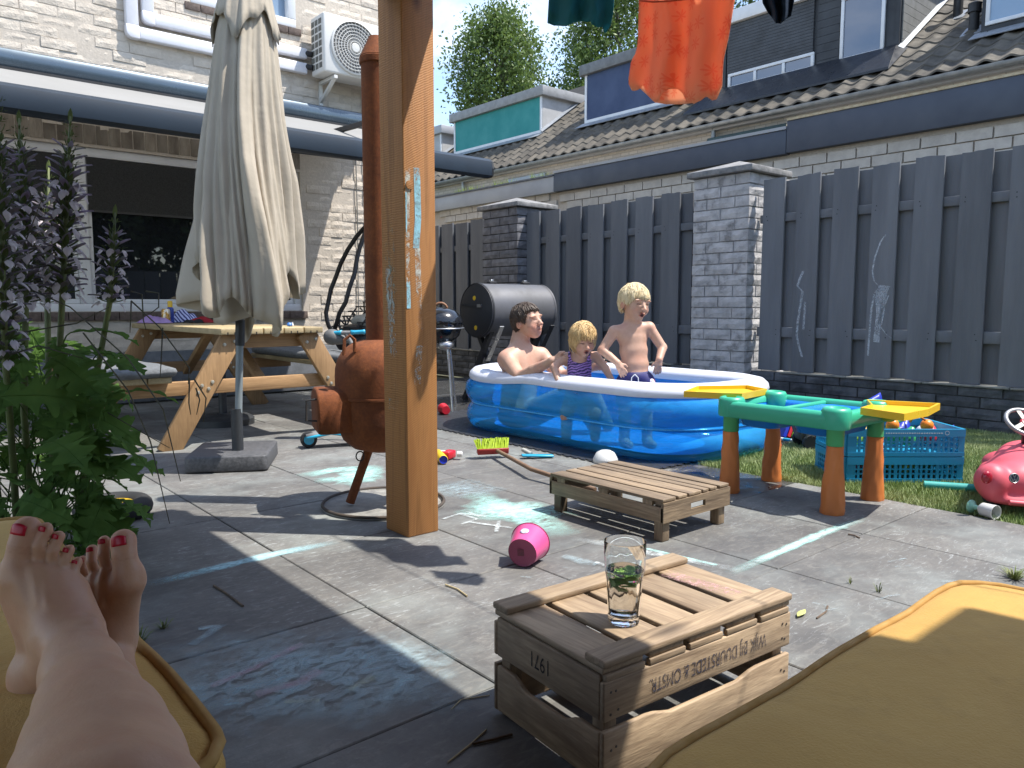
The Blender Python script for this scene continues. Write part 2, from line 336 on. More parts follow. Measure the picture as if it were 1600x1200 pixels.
def chalk(pts, w, mat, z=None):
    zc[0] += .00012; z = z or zc[0]; P = [gnd(*p)[:2] for p in pts]; g = []; n = len(P)
    # densify
    Q = []
    for i in range(n-1):
        m = max(2, int(np.hypot(*(P[i+1]-P[i]))/.04))
        Q += [P[i]+(P[i+1]-P[i])*k/m for k in range(m)]
    Q.append(P[-1])
    for i, p in enumerate(Q):
        d = Q[min(i+1, len(Q)-1)]-Q[max(i-1, 0)]; d = d/max(np.hypot(*d), 1e-6); nn = np.array([-d[1], d[0]]); ww = w*(.8+.4*rt.random())/2
        g.append([(*(p+nn*ww*v), z) for v in (1.25, .7, 0, -.7, -1.25)])
    fade(B().sheet(g).build('chalk_mark', mat, patio), [f_*min(1, 3*min(i+.3, len(g)-.7-i)/len(g)) if len(g) > 8 else f_ for i in range(len(g)) for f_ in (0, .75, 1, .75, 0)])
def chalk_blob(cx, cy, rx, ry, mat, rot=0.):
    zc[0] += .00012; c = gnd(cx, cy)[:2]; R = Matrix.Rotation(rot, 2)
    ring = [(*(c+np.array(R@Vector((rx*math.cos(a), ry*math.sin(a))))*(.75+.4*rt.random())), zc[0]) for a in (2*math.pi*k/28 for k in range(28))]
    cc = np.array([*c, zc[0]]); gr = [[tuple(cc+(np.array(p)-cc)*k) for p in ring] for k in (.02, .35, .65, .85, 1.)]; fade(B().sheet(gr, wrap=True).build('chalk_mark', mat, patio), [v for v in (1, 1, .7, .35, 0) for _ in range(28)])
chalk([(230, 914), (330, 890), (430, 866), (528, 847)], .062, mc_blue); chalk([(1140, 897), (1220, 862), (1290, 832), (1352, 810)], .05, mc_mint); chalk([(1140, 898), (1250, 848), (1350, 811)], .028, mc_white)
chalk([(892, 843), (960, 852), (1050, 872), (1160, 892)], .05, mc_white); chalk([(1010, 858), (1120, 884)], .02, mc_mint)
chalk([(470, 745), (520, 735), (600, 730)], .12, mc_mint); chalk([(490, 752), (600, 745)], .11, mc_mint); chalk_blob(560, 745, .28, .14, mc_mint, .8)
chalk([(740, 770), (790, 800), (840, 815), (890, 838)], .16, mc_mint); chalk_blob(800, 800, .2, .3, mc_mint, .5); chalk_blob(730, 765, .22, .2, mc_faint, .2)
for L in ([(692, 812), (720, 803), (760, 808)], [(720, 804), (745, 812), (722, 820)], [(730, 800), (748, 808), (760, 803)], [(735, 817), (800, 826)], [(780, 815), (775, 832)]): chalk(L, .02, mc_white)
chalk_blob(470, 1055, .3, .42, mc_faint, .7); chalk_blob(560, 1050, .24, .34, mc_faint, .3); chalk_blob(380, 1080, .22, .3, mc_faint, 1.)
chalk([(395, 1032), (440, 1045), (520, 1035), (570, 1010), (590, 1000)], .05, mc_faint); chalk([(560, 1000), (600, 1003), (640, 1040), (620, 1085), (540, 1115)], .06, mc_faint)
chalk([(330, 1075), (400, 1045), (472, 1008)], .024, mc_pink); chalk([(400, 1088), (470, 1068), (500, 1050)], .03, mc_pink); chalk([(545, 1080), (585, 1060)], .03, mc_yel); chalk([(445, 1100), (500, 1097)], .016, mc_yel)
chalk([(300, 1010), (345, 980), (310, 985)], .03, mc_faint); chalk([(930, 880), (960, 890), (1000, 893)], .02, mc_white); chalk([(880, 870), (930, 885)], .05, mc_faint)
for i in range(18):
    x, y = rt.uniform(620, 1500), rt.uniform(870, 960); a = rt.uniform(-10, 10); chalk([(x, y), (x+rt.uniform(6, 14), y+a*.3), (x+rt.uniform(16, 30), y+a*.6)], rt.uniform(.004, .01), mc_faint)
# lawn of short turf
m_grass = M('turf_blade', (.2, .29, .08), (.38, .43, .2), .55, 2.5, rand=0, lo=.3, hi=.7, sss=0); m_soil = M('turf_base', (.06, .1, .03), (.11, .13, .05), .95, 7, bump=.6, bscale=120)
lawn = B().add([(3.81, -3, -.006), (6.5, -3, -.006), (6.5, 2.72, -.006), (3.81, 2.72, -.006)], [(0, 1, 2, 3)]).build('lawn', m_soil); lawn['kind'] = 'structure'
def blades(n, x0, x1, y0, y1, h0, h1, w, keep=None):
    x = RNG.uniform(x0, x1, n); y = RNG.uniform(y0, y1, n)
    if keep is not None: k = keep(x, y); x, y = x[k], y[k]
    n = len(x); a = RNG.uniform(0, 2*np.pi, n); h = RNG.uniform(h0, h1, n); l = RNG.uniform(-.7, .7, (n, 2))*h[:, None]; ww = w*RNG.uniform(.6, 1.3, n)
    dx, dy = np.cos(a)*ww, np.sin(a)*ww; z = np.full(n, -.006)
    V = np.stack([np.stack([x-dx, y-dy, z], 1), np.stack([x+dx, y+dy, z], 1), np.stack([x+l[:, 0], y+l[:, 1], z+h], 1)], 1).reshape(-1, 3); return V, np.arange(3*n).reshape(-1, 3)
ek = lambda x, y: x > 3.83 + .04*np.sin(y*9)+.02*np.sin(y*31)
V, F = blades(150000, 3.79, 6.45, .2, 2.78, .018, .036, .0024, lambda x, y: ((x > 3.815+.016*np.sin(y*11)+.012*np.sin(y*37)) & (y < 2.74))); props(flats('turf_grass', m_grass, V, F), 'short pale green artificial turf between patio and brick wall', 'grass', kind='stuff')
# ---- fence: brick plinth wall, pillars, panels
def brick_mesh(name, l, d, h, seed, mat, rough=.006, nx=4, nz=2, edge_in=.004):
    # block with one uneven face towards -x; length along y
    r = random.Random(seed); g = []
    for i in range(nz+1):
        row = []
        for j in range(nx+1):
            edge = i in (0, nz) or j in (0, nx); row.append((-d/2+(edge_in if edge else -r.uniform(0, rough)), -l/2+l*j/nx+(0 if j in (0, nx) else r.uniform(-.01, .01)), -h/2+h*i/nz))
        g.append(row)
    b = B(); b.sheet([list(reversed(q)) for q in g]); n = len(b.v); b.v += [(d/2, -l/2, -h/2), (d/2, l/2, -h/2), (d/2, l/2, h/2), (d/2, -l/2, h/2)]
    m = nx+1; c00, c01, c10, c11 = m-1, 0, nz*m+m-1, nz*m      # reversed rows: index 0 is +y
    b.f += [(n, n+1, n+2, n+3)]
    b.f += [tuple([n+1]+[n]+[j for j in range(m-1, -1, -1)])]               # bottom
    b.f += [tuple([n+3]+[n+2]+[nz*m+j for j in range(0, m)])]                # top
    b.f += [tuple([n+2]+[n+1]+[i*m for i in range(0, nz+1)])]                # +y end
    b.f += [tuple([n]+[n+3]+[i*m+m-1 for i in range(nz, -1, -1)])]           # -y end
    b.m = [0]*len(b.f); me = b.mesh(name); me.materials.append(mat)
    bm = bmesh.new(); bm.from_mesh(me); bmesh.ops.recalc_face_normals(bm, faces=bm.faces); bm.to_mesh(me); bm.free(); return me
m_mortar_d = M('dark_mortar', (.05, .05, .052), (.03, .03, .03), .95, 30); m_block = M('grey_block', (.115, .12, .13), (.06, .065, .07), .9, 7, bump=.5, bscale=45, rand=.22, dirt=((.16, .18, .12), 5, .66))
m_pillar = M('whitewashed_brick', (.52, .5, .49), (.36, .35, .345), .92, 9, bump=.9, bscale=30, rand=.07, dirt=((.09, .085, .08), 4.5, .57)); m_cap = M('concrete_cap', (.28, .27, .26), (.15, .15, .15), .9, 12, bump=.4, rand=.05)
m_grey = M('pillar_dark_brick', (.2, .2, .215), (.12, .12, .13), .92, 9, bump=.7, bscale=38, rand=.18, dirt=((.06, .058, .055), 3.5, .6))
pw = thing('plinth_wall', 'low dark grey block wall under the slatted fence', 'wall', (6.5, 4, 0))
B().span((6.475, -3, -.05), (6.65, 12.5, .333)).build('mortar', m_mortar_d, pw)
bl = [brick_mesh('block', .30, .06, .077, s, m_block, .007) for s in range(5)]
for c in range(4):
    y = -1.2+(.16 if c % 2 else 0)
    while y < 9.6:
        if not (4.05 < y < 4.72 or 7.3 < y < 8.1): 
            o = link('block', rt.choice(bl), None, pw, (6.474-6.5+.022, y-4, .0435+c*.0862)); o.rotation_euler = (rt.uniform(-.01, .01), 0, rt.uniform(-.006, .006)); o.location.x += rt.uniform(-.004, .003)
        y += .314
m_lead = M('wall_cap_slab', (.3, .29, .25), (.18, .18, .16), .85, 14, bump=.3)
for y in np.arange(-1.2, 9.6, .62):
    if 3.5 < y < 4.7 or 6.9 < y < 8.1: continue
    B().box((6.545, y+.31, .3415), (.19, .612, .015)).build('cap_slab', m_lead, pw, bevel=.003)
def pillar(name, y0, y1, label, mat):
    p = thing(name, label, 'pillar', (6.65, (y0+y1)/2, 0), 'brick fence pillars'); W_, X0, X1 = y1-y0, 6.35, 6.95
    B().span((X0+.012, y0+.012, 0), (X1, y1-.03, 2.19)).build('core', M('pillar_joint', (.33, .325, .32), (.22, .22, .22), .95, 30) if mat == m_pillar else m_mortar_d, p)
    hc = 2.19/21; a = [brick_mesh('brick', W_*.5-.012, .06, hc-.012, s, mat, .009, 3) for s in range(4)]; bq = [brick_mesh('brick', W_*.25-.01, .06, hc-.012, s+9, mat, .009, 2) for s in range(3)]; sd_ = [brick_mesh('brick', .28, .06, hc-.012, s+20, mat, .009, 3) for s in range(4)]
    for c in range(21):
        z = hc*(c+.5); cy = (y0+y1)/2
        if c % 2: L = [(a, -.25), (a, .25)]
        else: L = [(bq, -.375), (a, 0), (bq, .375)]
        for s, fy in L: 
            o = link('brick', rt.choice(s), None, p, (X0+.03-6.65, fy*W_, z)); o.location.x += rt.uniform(-.005, .004)
        for fx in ((.15, .45) if c % 2 else (.02, .30, .57)):      # side towards the sun, -y
            if fx == .02: fx = .075
            o = link('brick', rt.choice(sd_ if fx != .075 else bq), None, p, (X0-6.65+fx, y0+.03-cy, z)); o.rotation_euler = (0, 0, math.pi/2); o.location.y += rt.uniform(-.003, .004)
    s = .05; b = B(); cx, cy = 6.65, (y0+y1)/2; hx, hy = .3+s, W_/2+s
    r0 = [(cx-hx, cy-hy, 2.195), (cx+hx, cy-hy, 2.195), (cx+hx, cy+hy, 2.195), (cx-hx, cy+hy, 2.195)]; r1 = [(x, y, 2.25) for x, y, z in r0]
    b.add(r0+r1+[(cx, cy, 2.36)], [(3, 2, 1, 0), (0, 1, 5, 4), (1, 2, 6, 5), (2, 3, 7, 6), (3, 0, 4, 7), (4, 5, 8), (5, 6, 8), (6, 7, 8), (7, 4, 8)]).build('cap', m_cap, p, bevel=.006)
    return p
pillar('brick_pillar', 4.07, 4.70, 'pale whitewashed brick pillar with pyramid cap right of the boy', m_pillar); pillar('brick_pillar', 7.35, 8.07, 'darker grey brick pillar with concrete cap behind the barrel smoker', m_grey)
m_fence = M('fence_stain', (.165, .172, .184), (.128, .134, .145), .78, 5, stretch=(1, 1, .12), bump=.35, bscale=60, rand=.14, dirt=((.11, .115, .12), 4, .66))
nail_me = B().lathe([(0, .0015), (.005, .001), (.0055, 0)], (0, 0, 0), (-1, 0, 0), 6, cap=False).mesh('nail'); nail_me.materials.append(M('dark_nail', (.035, .037, .04), None, .7))
def fence(y1, y0, pitch, wd, first, label, extra=0):
    f = thing('fence_panel', label, 'fence', (6.54, (y0+y1)/2, .35), 'slatted fence panels'); L = f.location
    for z0, z1 in ((1.725, 1.80), (.665, .757)): B().span((6.522, y0, z0), (6.56, y1, z1)).build('rail', m_fence, f, bevel=.004)
    y = first
    while y-wd > y0-.02:
        h = 2.118+rt.uniform(-.012, .012); x = 6.508; b = B(); a_ = rt.uniform(-.012, .012); n = 6
        top = [(y-wd*k/n, h+a_*(k/n-.5)+rt.uniform(-.004, .004)) for k in range(n+1)]; poly = [(x-.0105, y, .352), (x-.0105, y-wd, .352)]+[(x-.0105, yy, zz) for yy, zz in reversed(top)]
        b.prism(poly, (.021, 0, 0)).build('board', m_fence, f)
        for zz in (.69, .735, 1.745, 1.78): link('nail', nail_me, None, f, (x-.0108-6.54, y-wd*(.2 if (zz*100) % 2 < 1 else .78)-L[1]+rt.uniform(-.01, .01), zz-.35))
        y -= pitch
    y = first+(pitch-(pitch-wd))/2+(pitch-wd)+.0
    while y > y0:
        h = 2.108+rt.uniform(-.015, .012); ya, yb = min(y, y1), max(y-wd, y0)
        if ya-yb > .03: B().span((6.561, yb, .352), (6.58, ya, h)).build('board', m_fence, f)
        y -= pitch
fence(4.06, .2, .337, .215, 4.016, 'dark grey slatted fence panel with white chalk scribbles, right of the pale pillar'); fence(7.34, 4.71, .356, .235, 7.356-.01, 'dark grey slatted fence panel between the two brick pillars'); fence(9.9, 8.08, .345, .27, 9.55, 'dark fence panel beside the wooden post, left of the far pillar')
fence(.15, -3.2, .337, .215, .1, 'dark fence panel running out of the picture at far right')
mc_fence = chalk_mat('fence_chalk', (.62, .66, .7), .36, .58, 70, .85)
fp = [o for o in bpy.data.objects if o.name.startswith('fence_panel')][0]
def scrib(pts, w):
    g = []
    for i, p in enumerate(pts):
        c = onX(p[0], p[1], 6.4945); g.append([(6.4945, c[1]-w/2, c[2]), (6.4945, c[1]+w/2, c[2]+.004)])
    B().sheet(g).build('chalk_mark', mc_fence, fp)
for L, w in (([(1255, 424), (1250, 435), (1246, 447), (1254, 456), (1250, 480), (1246, 505), (1245, 525), (1248, 540), (1253, 558)], .022), ([(1258, 472), (1257, 490), (1255, 515)], .02), ([(1384, 367), (1376, 378), (1367, 402), (1363, 425), (1366, 440), (1372, 446)], .012), ([(1378, 446), (1372, 465), (1374, 490), (1370, 520), (1369, 535)], .05), ([(1386, 447), (1380, 468), (1378, 490), (1374, 508)], .04), ([(1366, 460), (1362, 480), (1360, 500), (1357, 540), (1356, 556)], .016), ([(1375, 510), (1385, 523), (1393, 529)], .012), ([(1390, 448), (1382, 452), (1374, 450), (1368, 458)], .02), ([(1388, 462), (1383, 475), (1377, 490)], .014)): scrib(L, w)
# ---- pergola with the wooden post and the solid roof that shades the seat
def post_mat():
    t = NT('pergola_timber'); v = t.pos((1, 1, .06)); n1 = t.noise(v, 16, 4, .65, .7); saw = t.node('TexWave', wave_type='BANDS', bands_direction='Z', Scale=38., Distortion=2.5, Detail=2.)
    t.link(t.pos((1, 1, 1), (0, .5, 0)), saw.inputs['Vector'])
    c = t.ramp(n1, [(.28, (.2, .082, .022)), (.5, (.44, .2, .062)), (.72, (.36, .15, .042))]); c = t.mix(t.ramp(saw.outputs['Fac'], [(.35, .28), (.6, 0.)]), c, (.22, .085, .02))
    k = t.node('TexVoronoi', feature='F1', Scale=1.6); t.link(t.pos((2.4, 2.4, 1.1)), k.inputs['Vector']); c = t.mix(t.ramp(k.outputs['Distance'], [(.05, .9), (.12, 0.)]), c, (.1, .035, .012))
    t.link(c, t.p.inputs['Base Color']); t.p.inputs['Roughness'].default_value = .62; t.bump(t.math('ADD', n1, t.math('MULTIPLY', saw.outputs['Fac'], .5)), .3, .004); return t.m
m_post = post_mat(); m_roof = wood('pergola_roof_board', (.3, .17, .08), (.16, .09, .04), 'y', rand=.12)
pg = thing('pergola', 'square brown timber post of the pergola, chalk smeared on two faces', 'pergola', (1.74, 2.69, 0))
B().span((1.665, 2.615, 0), (1.817, 2.79, 2.36)).build('post', m_post, pg, bevel=.006)
B().span((-3, 2.63, 2.37), (1.96, 2.75, 2.50)).build('beam', m_post, pg, bevel=.005); B().span((1.68, -3, 2.24), (1.80, 2.61, 2.36)).build('beam', m_post, pg, bevel=.005)
B().span((1.50, 2.64, 2.165), (1.64, 2.75, 2.30)).build('beam_end', M('dark_bracket', (.05, .055, .07), (.03, .03, .04), .6), pg)
for i in range(20):
    x = 1.975-.25*i; B().span((x-.244, -3, 2.505), (x, 2.75, 2.53)).build('roof_board', m_roof, pg)
B().span((-3, -3, 2.532), (1.977, 2.752, 2.56)).build('roof_felt', M('roof_felt', (.05, .05, .05), (.03, .03, .03), .95), pg)
m_shade_roll = M('added_shade_roll', (.3, .24, .15), (.2, .15, .09), .8, 40, stretch=(1, .1, 1)); B().tube([(2.06, -3, 2.46), (2.06, -.35, 2.46)], .085, 14).build('added_shade_roll', m_shade_roll, pg, smooth=True); B().span((1.976, -3, 2.505), (2.20, -.32, 2.53)).build('roof_board', m_roof, pg)  # unseen roll and extra board, added to extend the shade over the cushion
# chalk smears on the post (thin skins of chalk on its two visible faces)
mcp_b = chalk_mat('post_chalk_blue', (.35, .7, .85), .36, .55, 30); mcp_w = chalk_mat('post_chalk_pale', (.66, .72, .68), .44, .6, 34); mcp_g = chalk_mat('post_chalk_green', (.42, .5, .4), .5, .66, 34)
def smearY(pts, w, mat, y=2.6135):
    g = []
    for p in pts: c = onY(p[0], p[1], 2.615); g.append([(min(c[0]+w/2, 1.808), y, c[2]), (max(c[0]-w/2, 1.672), y, c[2])])
    B().sheet(g).build('chalk_mark', mat, pg)
def smearX(pts, w, mat, x=1.6635):
    g = []
    for p in pts: c = onX(p[0], p[1], 1.665); g.append([(x, min(c[1]+w/2, 2.758), c[2]), (x, max(c[1]-w/2, 2.622), c[2])])
    B().sheet(g).build('chalk_mark', mat, pg)
smearY([(651, 262), (652, 300), (653, 340), (650, 388)], .03, mcp_b); smearY([(634, 260), (633, 330), (633, 420), (634, 480)], .04, mcp_w); smearY([(634, 440), (635, 482)], .04, mcp_b, 2.6130); smearY([(652, 388), (654, 450), (656, 520)], .026, mcp_w); smearY([(632, 300), (632, 370)], .022, mcp_b, 2.6125); smearY([(655, 540), (652, 600)], .03, mcp_w)
smearX([(600, 360), (606, 430), (610, 520), (612, 600), (614, 640)], .10, mcp_g); smearX([(612, 330), (615, 400), (616, 470)], .04, mcp_g, 1.6630); smearX([(605, 420), (612, 480), (616, 560)], .05, mcp_w, 1.6625)
knob = onY(639, 289, 2.615); B().lathe([(.0, 0), (.017, 0), (.017, .006), (.0, .007)], knob, (0, -1, 0), 14, cap=False).build('wood_plug', m_post, pg, smooth=True)
# ================================================================ HOUSE with window band, awning, air conditioner
WY = 8.2
m_wb = M('split_face_brick', (.61, .54, .455), (.53, .465, .39), .93, 8, bump=1., bscale=34, rand=.05, dirt=((.36, .3, .24), 2.2, .62)); m_mortar = M('pale_mortar', (.55, .485, .41), (.47, .415, .35), .95, 40, bump=.3)
m_white = M('white_upvc', (.72, .73, .74), (.66, .67, .69), .4, 6); m_dark = M('dark_interior', (.02, .02, .022), (.012, .012, .012), .8); m_sill = M('brown_sill_brick', (.13, .095, .08), (.08, .06, .05), .8, 30, bump=.3, rand=.1)
def glass_pane(name, tint=(.012, .014, .018), ior=1.75):
    t = NT(name); t.p.inputs['Base Color'].default_value = (*tint, 1); t.p.inputs['Roughness'].default_value = .015; t.p.inputs['IOR'].default_value = ior
    t.bump(t.noise(t.pos(), 1.4, 2), .02, .02); return t.m
m_pane = glass_pane('window_glass'); m_screen = M('roller_screen', (.035, .036, .036), (.025, .026, .026), .85, 90, bump=.2, bscale=300); m_plinth = M('grey_plinth', (.17, .18, .2), (.12, .13, .14), .85, 9, bump=.3)
hs = thing('house', 'pale split-face brick house with long screened window under the awning', 'house', (2, WY, 0))
X0, X1 = -3.2, 5.15; W0, W1, WZ0, WZ1 = -.9, 3.86, .90, 2.44; U0, U1, UZ0 = 2.74, 3.86, 3.98
Yw = WY-.0045
w = B()
for a, b in (((X0, Yw, 0), (W0, Yw+.25, 6.4)), ((W1, Yw, 0), (X1, Yw+.25, UZ0)), ((W0, Yw, 0), (W1, Yw+.25, WZ0)), ((W0, Yw, WZ1), (W1, Yw+.25, UZ0)), ((W0, Yw, UZ0), (U0, Yw+.25, 6.4)), ((U1, Yw, UZ0), (X1, Yw+.25, 6.4)), ((U0, Yw, 5.2), (U1, Yw+.25, 6.4)), ((X1-.25, Yw+.251, 0), (X1, Yw+6, 6.4))): w.span(a, b)
w.build('wall', m_mortar, hs); B().span((W0, Yw+.5, .2), (W1+.4, Yw+.55, 2.7)).build('room_back', m_dark, hs); B().span((U0-.1, Yw+.5, 3.8), (U1+.1, Yw+.55, 5.3)).build('room_back', m_dark, hs)
B().span((X0, WY-.03, 0), (X1+.02, Yw-.002, .50)).build('plinth', m_plinth, hs, bevel=.004)
bm_ = []
for s in range(7):
    me = brick_mesh('brick', .289, .07, .0885, s+40, m_wb, .008, 6, 2, .001); bm_.append(me)
cells = []
HC = .0955
for c in range(62):
    z = .505+HC*(c+.5); x = X0+.15+(.148 if c % 2 else 0)
    while x < X1-.1:
        ok = not (W0-.16 < x < W1+.14 and WZ0-.03 < z < WZ1+.21) and not (U0-.14 < x < U1+.14 and UZ0-.08 < z < 5.2) and z < 6.3
        if ok: cells.append((x, z))
        x += .297
def seen(x, z):
    p = np.array([x, WY, z])-_c; d = p@_f; u_, v_ = 800+FPX*(p@_r)/d, 600-FPX*(p@_u)/d; return (0 <= u_ <= 690 and -10 <= v_ <= 640), d
vis = sorted([c for c in cells if seen(*c)[0]], key=lambda c: -abs(c[0])*.0+seen(*c)[1]); near = set(vis[-300:]) if False else set(vis[:300]); 
for x, z in vis[:300]:
    o = link('brick', rt.choice(bm_), None, hs, (x-2, .028, z)); o.rotation_euler = (rt.uniform(-.02, .02), rt.uniform(-.006, .006), math.pi/2+rt.uniform(-.02, .02)); o.location.y += rt.uniform(-.007, .006)
b = B()
for x, z in cells:
    if (x, z) in near: continue
    me = rt.choice(bm_); v = [(-q.co.y, q.co.x, q.co.z) for q in me.vertices]; dy = rt.uniform(-.007, .006)
    b.add([(x+p[0], WY+.028+dy+p[1], z+p[2]) for p in v], [tuple(q.vertices) for q in me.polygons])
b.build('brick_courses', m_wb, hs)['kind'] = 'stuff'
m_sold = M('soldier_brick', (.27, .235, .19), (.15, .125, .1), .92, 12, stretch=(1, 1, .3), bump=.6, rand=.28)
for i in range(44): B().span((W0+.02+i*.108, WY-.012+rt.uniform(-.004, .004), WZ1+.03), (W0+.118+i*.108, Yw-.003, WZ1+.20)).build('lintel_brick', m_sold, hs)
# long window: outer frame, mullions, panes, lowered roller screens
win = B(); fy0, fy1 = Yw+.03, Yw+.11
for a, b_ in (((W0, fy0, WZ0), (W1, fy1, WZ0+.075)), ((W0, fy0, WZ1-.085), (W1, fy1, WZ1)), ((W1-.085, fy0, WZ0+.076), (W1, fy1, WZ1-.086)), ((W0, fy0, WZ0+.076), (W0+.085, fy1, WZ1-.086))): win.span(a, b_)
mul = [(1.62, 1.72), (2.74, 2.83)]
for a, c in mul: win.span((a, fy0, WZ0+.076), (c, fy1, WZ1-.086))
win = win.build('window', m_white, hs, bevel=.006)
edges = [W0+.085]+[q for m in mul for q in m]+[W1-.085]; edges = [(edges[0], edges[1]), (edges[2], edges[3]), (edges[4], edges[5])]
for i, (a, c) in enumerate(edges):
    B().span((a+.002, Yw+.075, WZ0+.078), (c-.002, Yw+.082, WZ1-.088)).build('pane', m_pane, win)
    B().span((a+.01, Yw+.035, 1.86), (c-.01, Yw+.042, WZ1-.09)).build('screen', m_screen, win); B().span((a+.008, Yw+.03, 1.845), (c-.008, Yw+.05, 1.865)).build('screen_bar', M('screen_bar', (.05, .05, .05), None, .5), win)
sf = B()
for a, c in edges:
    for p, q in (((a, WZ0+.077), (c, WZ0+.12)), ((a, WZ0+.121), (a+.04, WZ1-.09)), ((c-.04, WZ0+.121), (c, WZ1-.09))): sf.span((p[0]+.002, Yw+.055, p[1]), (q[0]-.002, Yw+.10, q[1]))
sf.build('sash', m_white, win, bevel=.004)
for i in range(22): B().span((W0+i*.218, WY-.055, WZ0-.085), (W0+.21+i*.218, Yw+.06, WZ0-.004)).build('sill_brick', m_sill, hs, bevel=.003)
B().span((W1+.002, WY+.0, WZ0), (W1+.05, Yw+.03, WZ1)).build('jamb', m_sill, hs)
uw = B()
for a, b_ in (((U0, fy0-.04, UZ0), (U1, fy1, UZ0+.09)), ((U0, fy0-.04, UZ0+.091), (U0+.09, fy1, 5.2)), ((U1-.09, fy0-.04, UZ0+.091), (U1, fy1, 5.2)), ((U0+.5, fy0-.04, UZ0+.091), (U0+.58, fy1, 5.2))): uw.span(a, b_)
uw = uw.build('window', m_white, hs, bevel=.006); B().span((U0+.09, Yw+.07, UZ0+.091), (U1-.09, Yw+.08, 5.2)).build('pane', glass_pane('upper_window_glass', (.22, .3, .4), 1.5), uw)
for i in range(8): B().span((U0-.06+i*.155, WY-.03, UZ0-.075), (U0+.088+i*.155, Yw+.03, UZ0-.003)).build('sill_brick', m_sill, hs, bevel=.003)
# cable ducts
m_duct = M('white_duct', (.74, .74, .78), (.68, .68, .72), .45, 9)
def duct(label, xv, wv, zb, xe):
    d = thing('pipe_duct', label, 'pipe cover', (xv, WY, zb)); y0, y1 = WY-.085, WY-.012
    B().span((xv, y0, zb+wv+.002), (xv+wv, y1, 5.6)).build('upright', m_duct, d, bevel=.012); B().span((xv+wv+.002, y0, zb), (xe, y1, zb+wv)).build('run', m_duct, d, bevel=.012)
    poly = [(xv+wv+.004, zb-.003)]+[(xv+.06-.06*math.sin(a)-.003, zb+.06-.06*math.cos(a)-.003) for a in (math.radians(q) for q in (0, 30, 60, 90))]+[(xv-.003, zb+wv+.003), (xv+wv+.004, zb+wv+.003)]
    B().prism([(x, y0-.004, z) for x, z in poly], (0, .077, 0)).build('elbow', m_duct, d, bevel=.006)
duct('outer white pipe duct bending along the brick wall, the lower one', 2.11, .115, 3.50, 3.95); duct('inner white pipe duct above the lower one on the brick wall', 2.26, .11, 3.66, 3.95)
# awning
m_al = M('slate_blue_aluminium', (.022, .034, .05), (.018, .028, .042), .5, 5, rvar=.05, spec=.3); m_al2 = M('awning_cassette_paint', (.09, .125, .16), (.075, .105, .135), .28, 5, metal=.35, rvar=.05); m_fab = NT('awning_canvas')
fc = m_fab.ramp(m_fab.noise(m_fab.pos(), 1.2, 5), [(.3, (.42, .415, .4)), (.7, (.37, .365, .35))]); tr = m_fab.node('BsdfTranslucent'); df = m_fab.node('BsdfDiffuse'); ms = m_fab.node('MixShader'); ms.inputs[0].default_value = .35
m_fab.link(fc, tr.inputs[0]); m_fab.link(fc, df.inputs[0]); m_fab.link(df.outputs[0], ms.inputs[1]); m_fab.link(tr.outputs[0], ms.inputs[2]); m_fab.link(ms.outputs[0], m_fab.out.inputs[0]); m_fab = m_fab.m
aw = thing('awning', 'half extended grey awning with slate blue cassette over the window', 'awning', (2, 8, 2.9)); AX0, AX1 = -2.6, 4.60
prof = [(8.17, 2.985), (8.17, 3.10), (8.12, 3.155), (8.03, 3.165), (7.955, 3.135), (7.925, 3.07), (7.94, 3.01), (7.96, 2.985)]
B().prism([(AX0, y, z) for y, z in prof], (AX1-AX0, 0, 0)).build('cassette', m_al2, aw, smooth=True); B().span((AX0+.04, 7.93, 2.955), (AX1-.05, 8.10, 2.983)).build('cassette_slot', M('slot_black', (.02, .02, .022), None, .6), aw)
g = []
for i in range(9): t_ = i/8; g.append([(x, 7.99-t_*(7.99-5.80), 2.98-t_*(2.98-2.29)-.035*math.sin(math.pi*t_)) for x in np.linspace(AX0+.06, AX1-.07, 24)])
B().sheet(g).build('canvas', m_fab, aw, smooth='all')
prof = [(5.80, 2.155), (5.835, 2.19), (5.835, 2.29), (5.81, 2.325), (5.76, 2.33), (5.715, 2.30), (5.70, 2.235), (5.71, 2.17), (5.745, 2.155)]
B().prism([(AX0, y, z) for y, z in prof], (AX1-AX0+.01, 0, 0)).build('front_bar', m_al, aw, smooth=True); B().prism([(AX1+.012, y, z) for y, z in prof], (.02, 0, 0)).build('end_cap', M('cap_black', (.02, .022, .025), None, .5), aw)
for sx, x0 in ((1, .2), (-1, 3.9)):
    e = (x0+sx*1.15, 6.9, 2.40); B().beam((x0, 7.95, 2.70), e, .05, .07).build('arm', m_al, aw, bevel=.008); B().beam(e, (x0-sx*.1, 5.86, 2.21), .045, .06).build('arm', m_al, aw, bevel=.008)
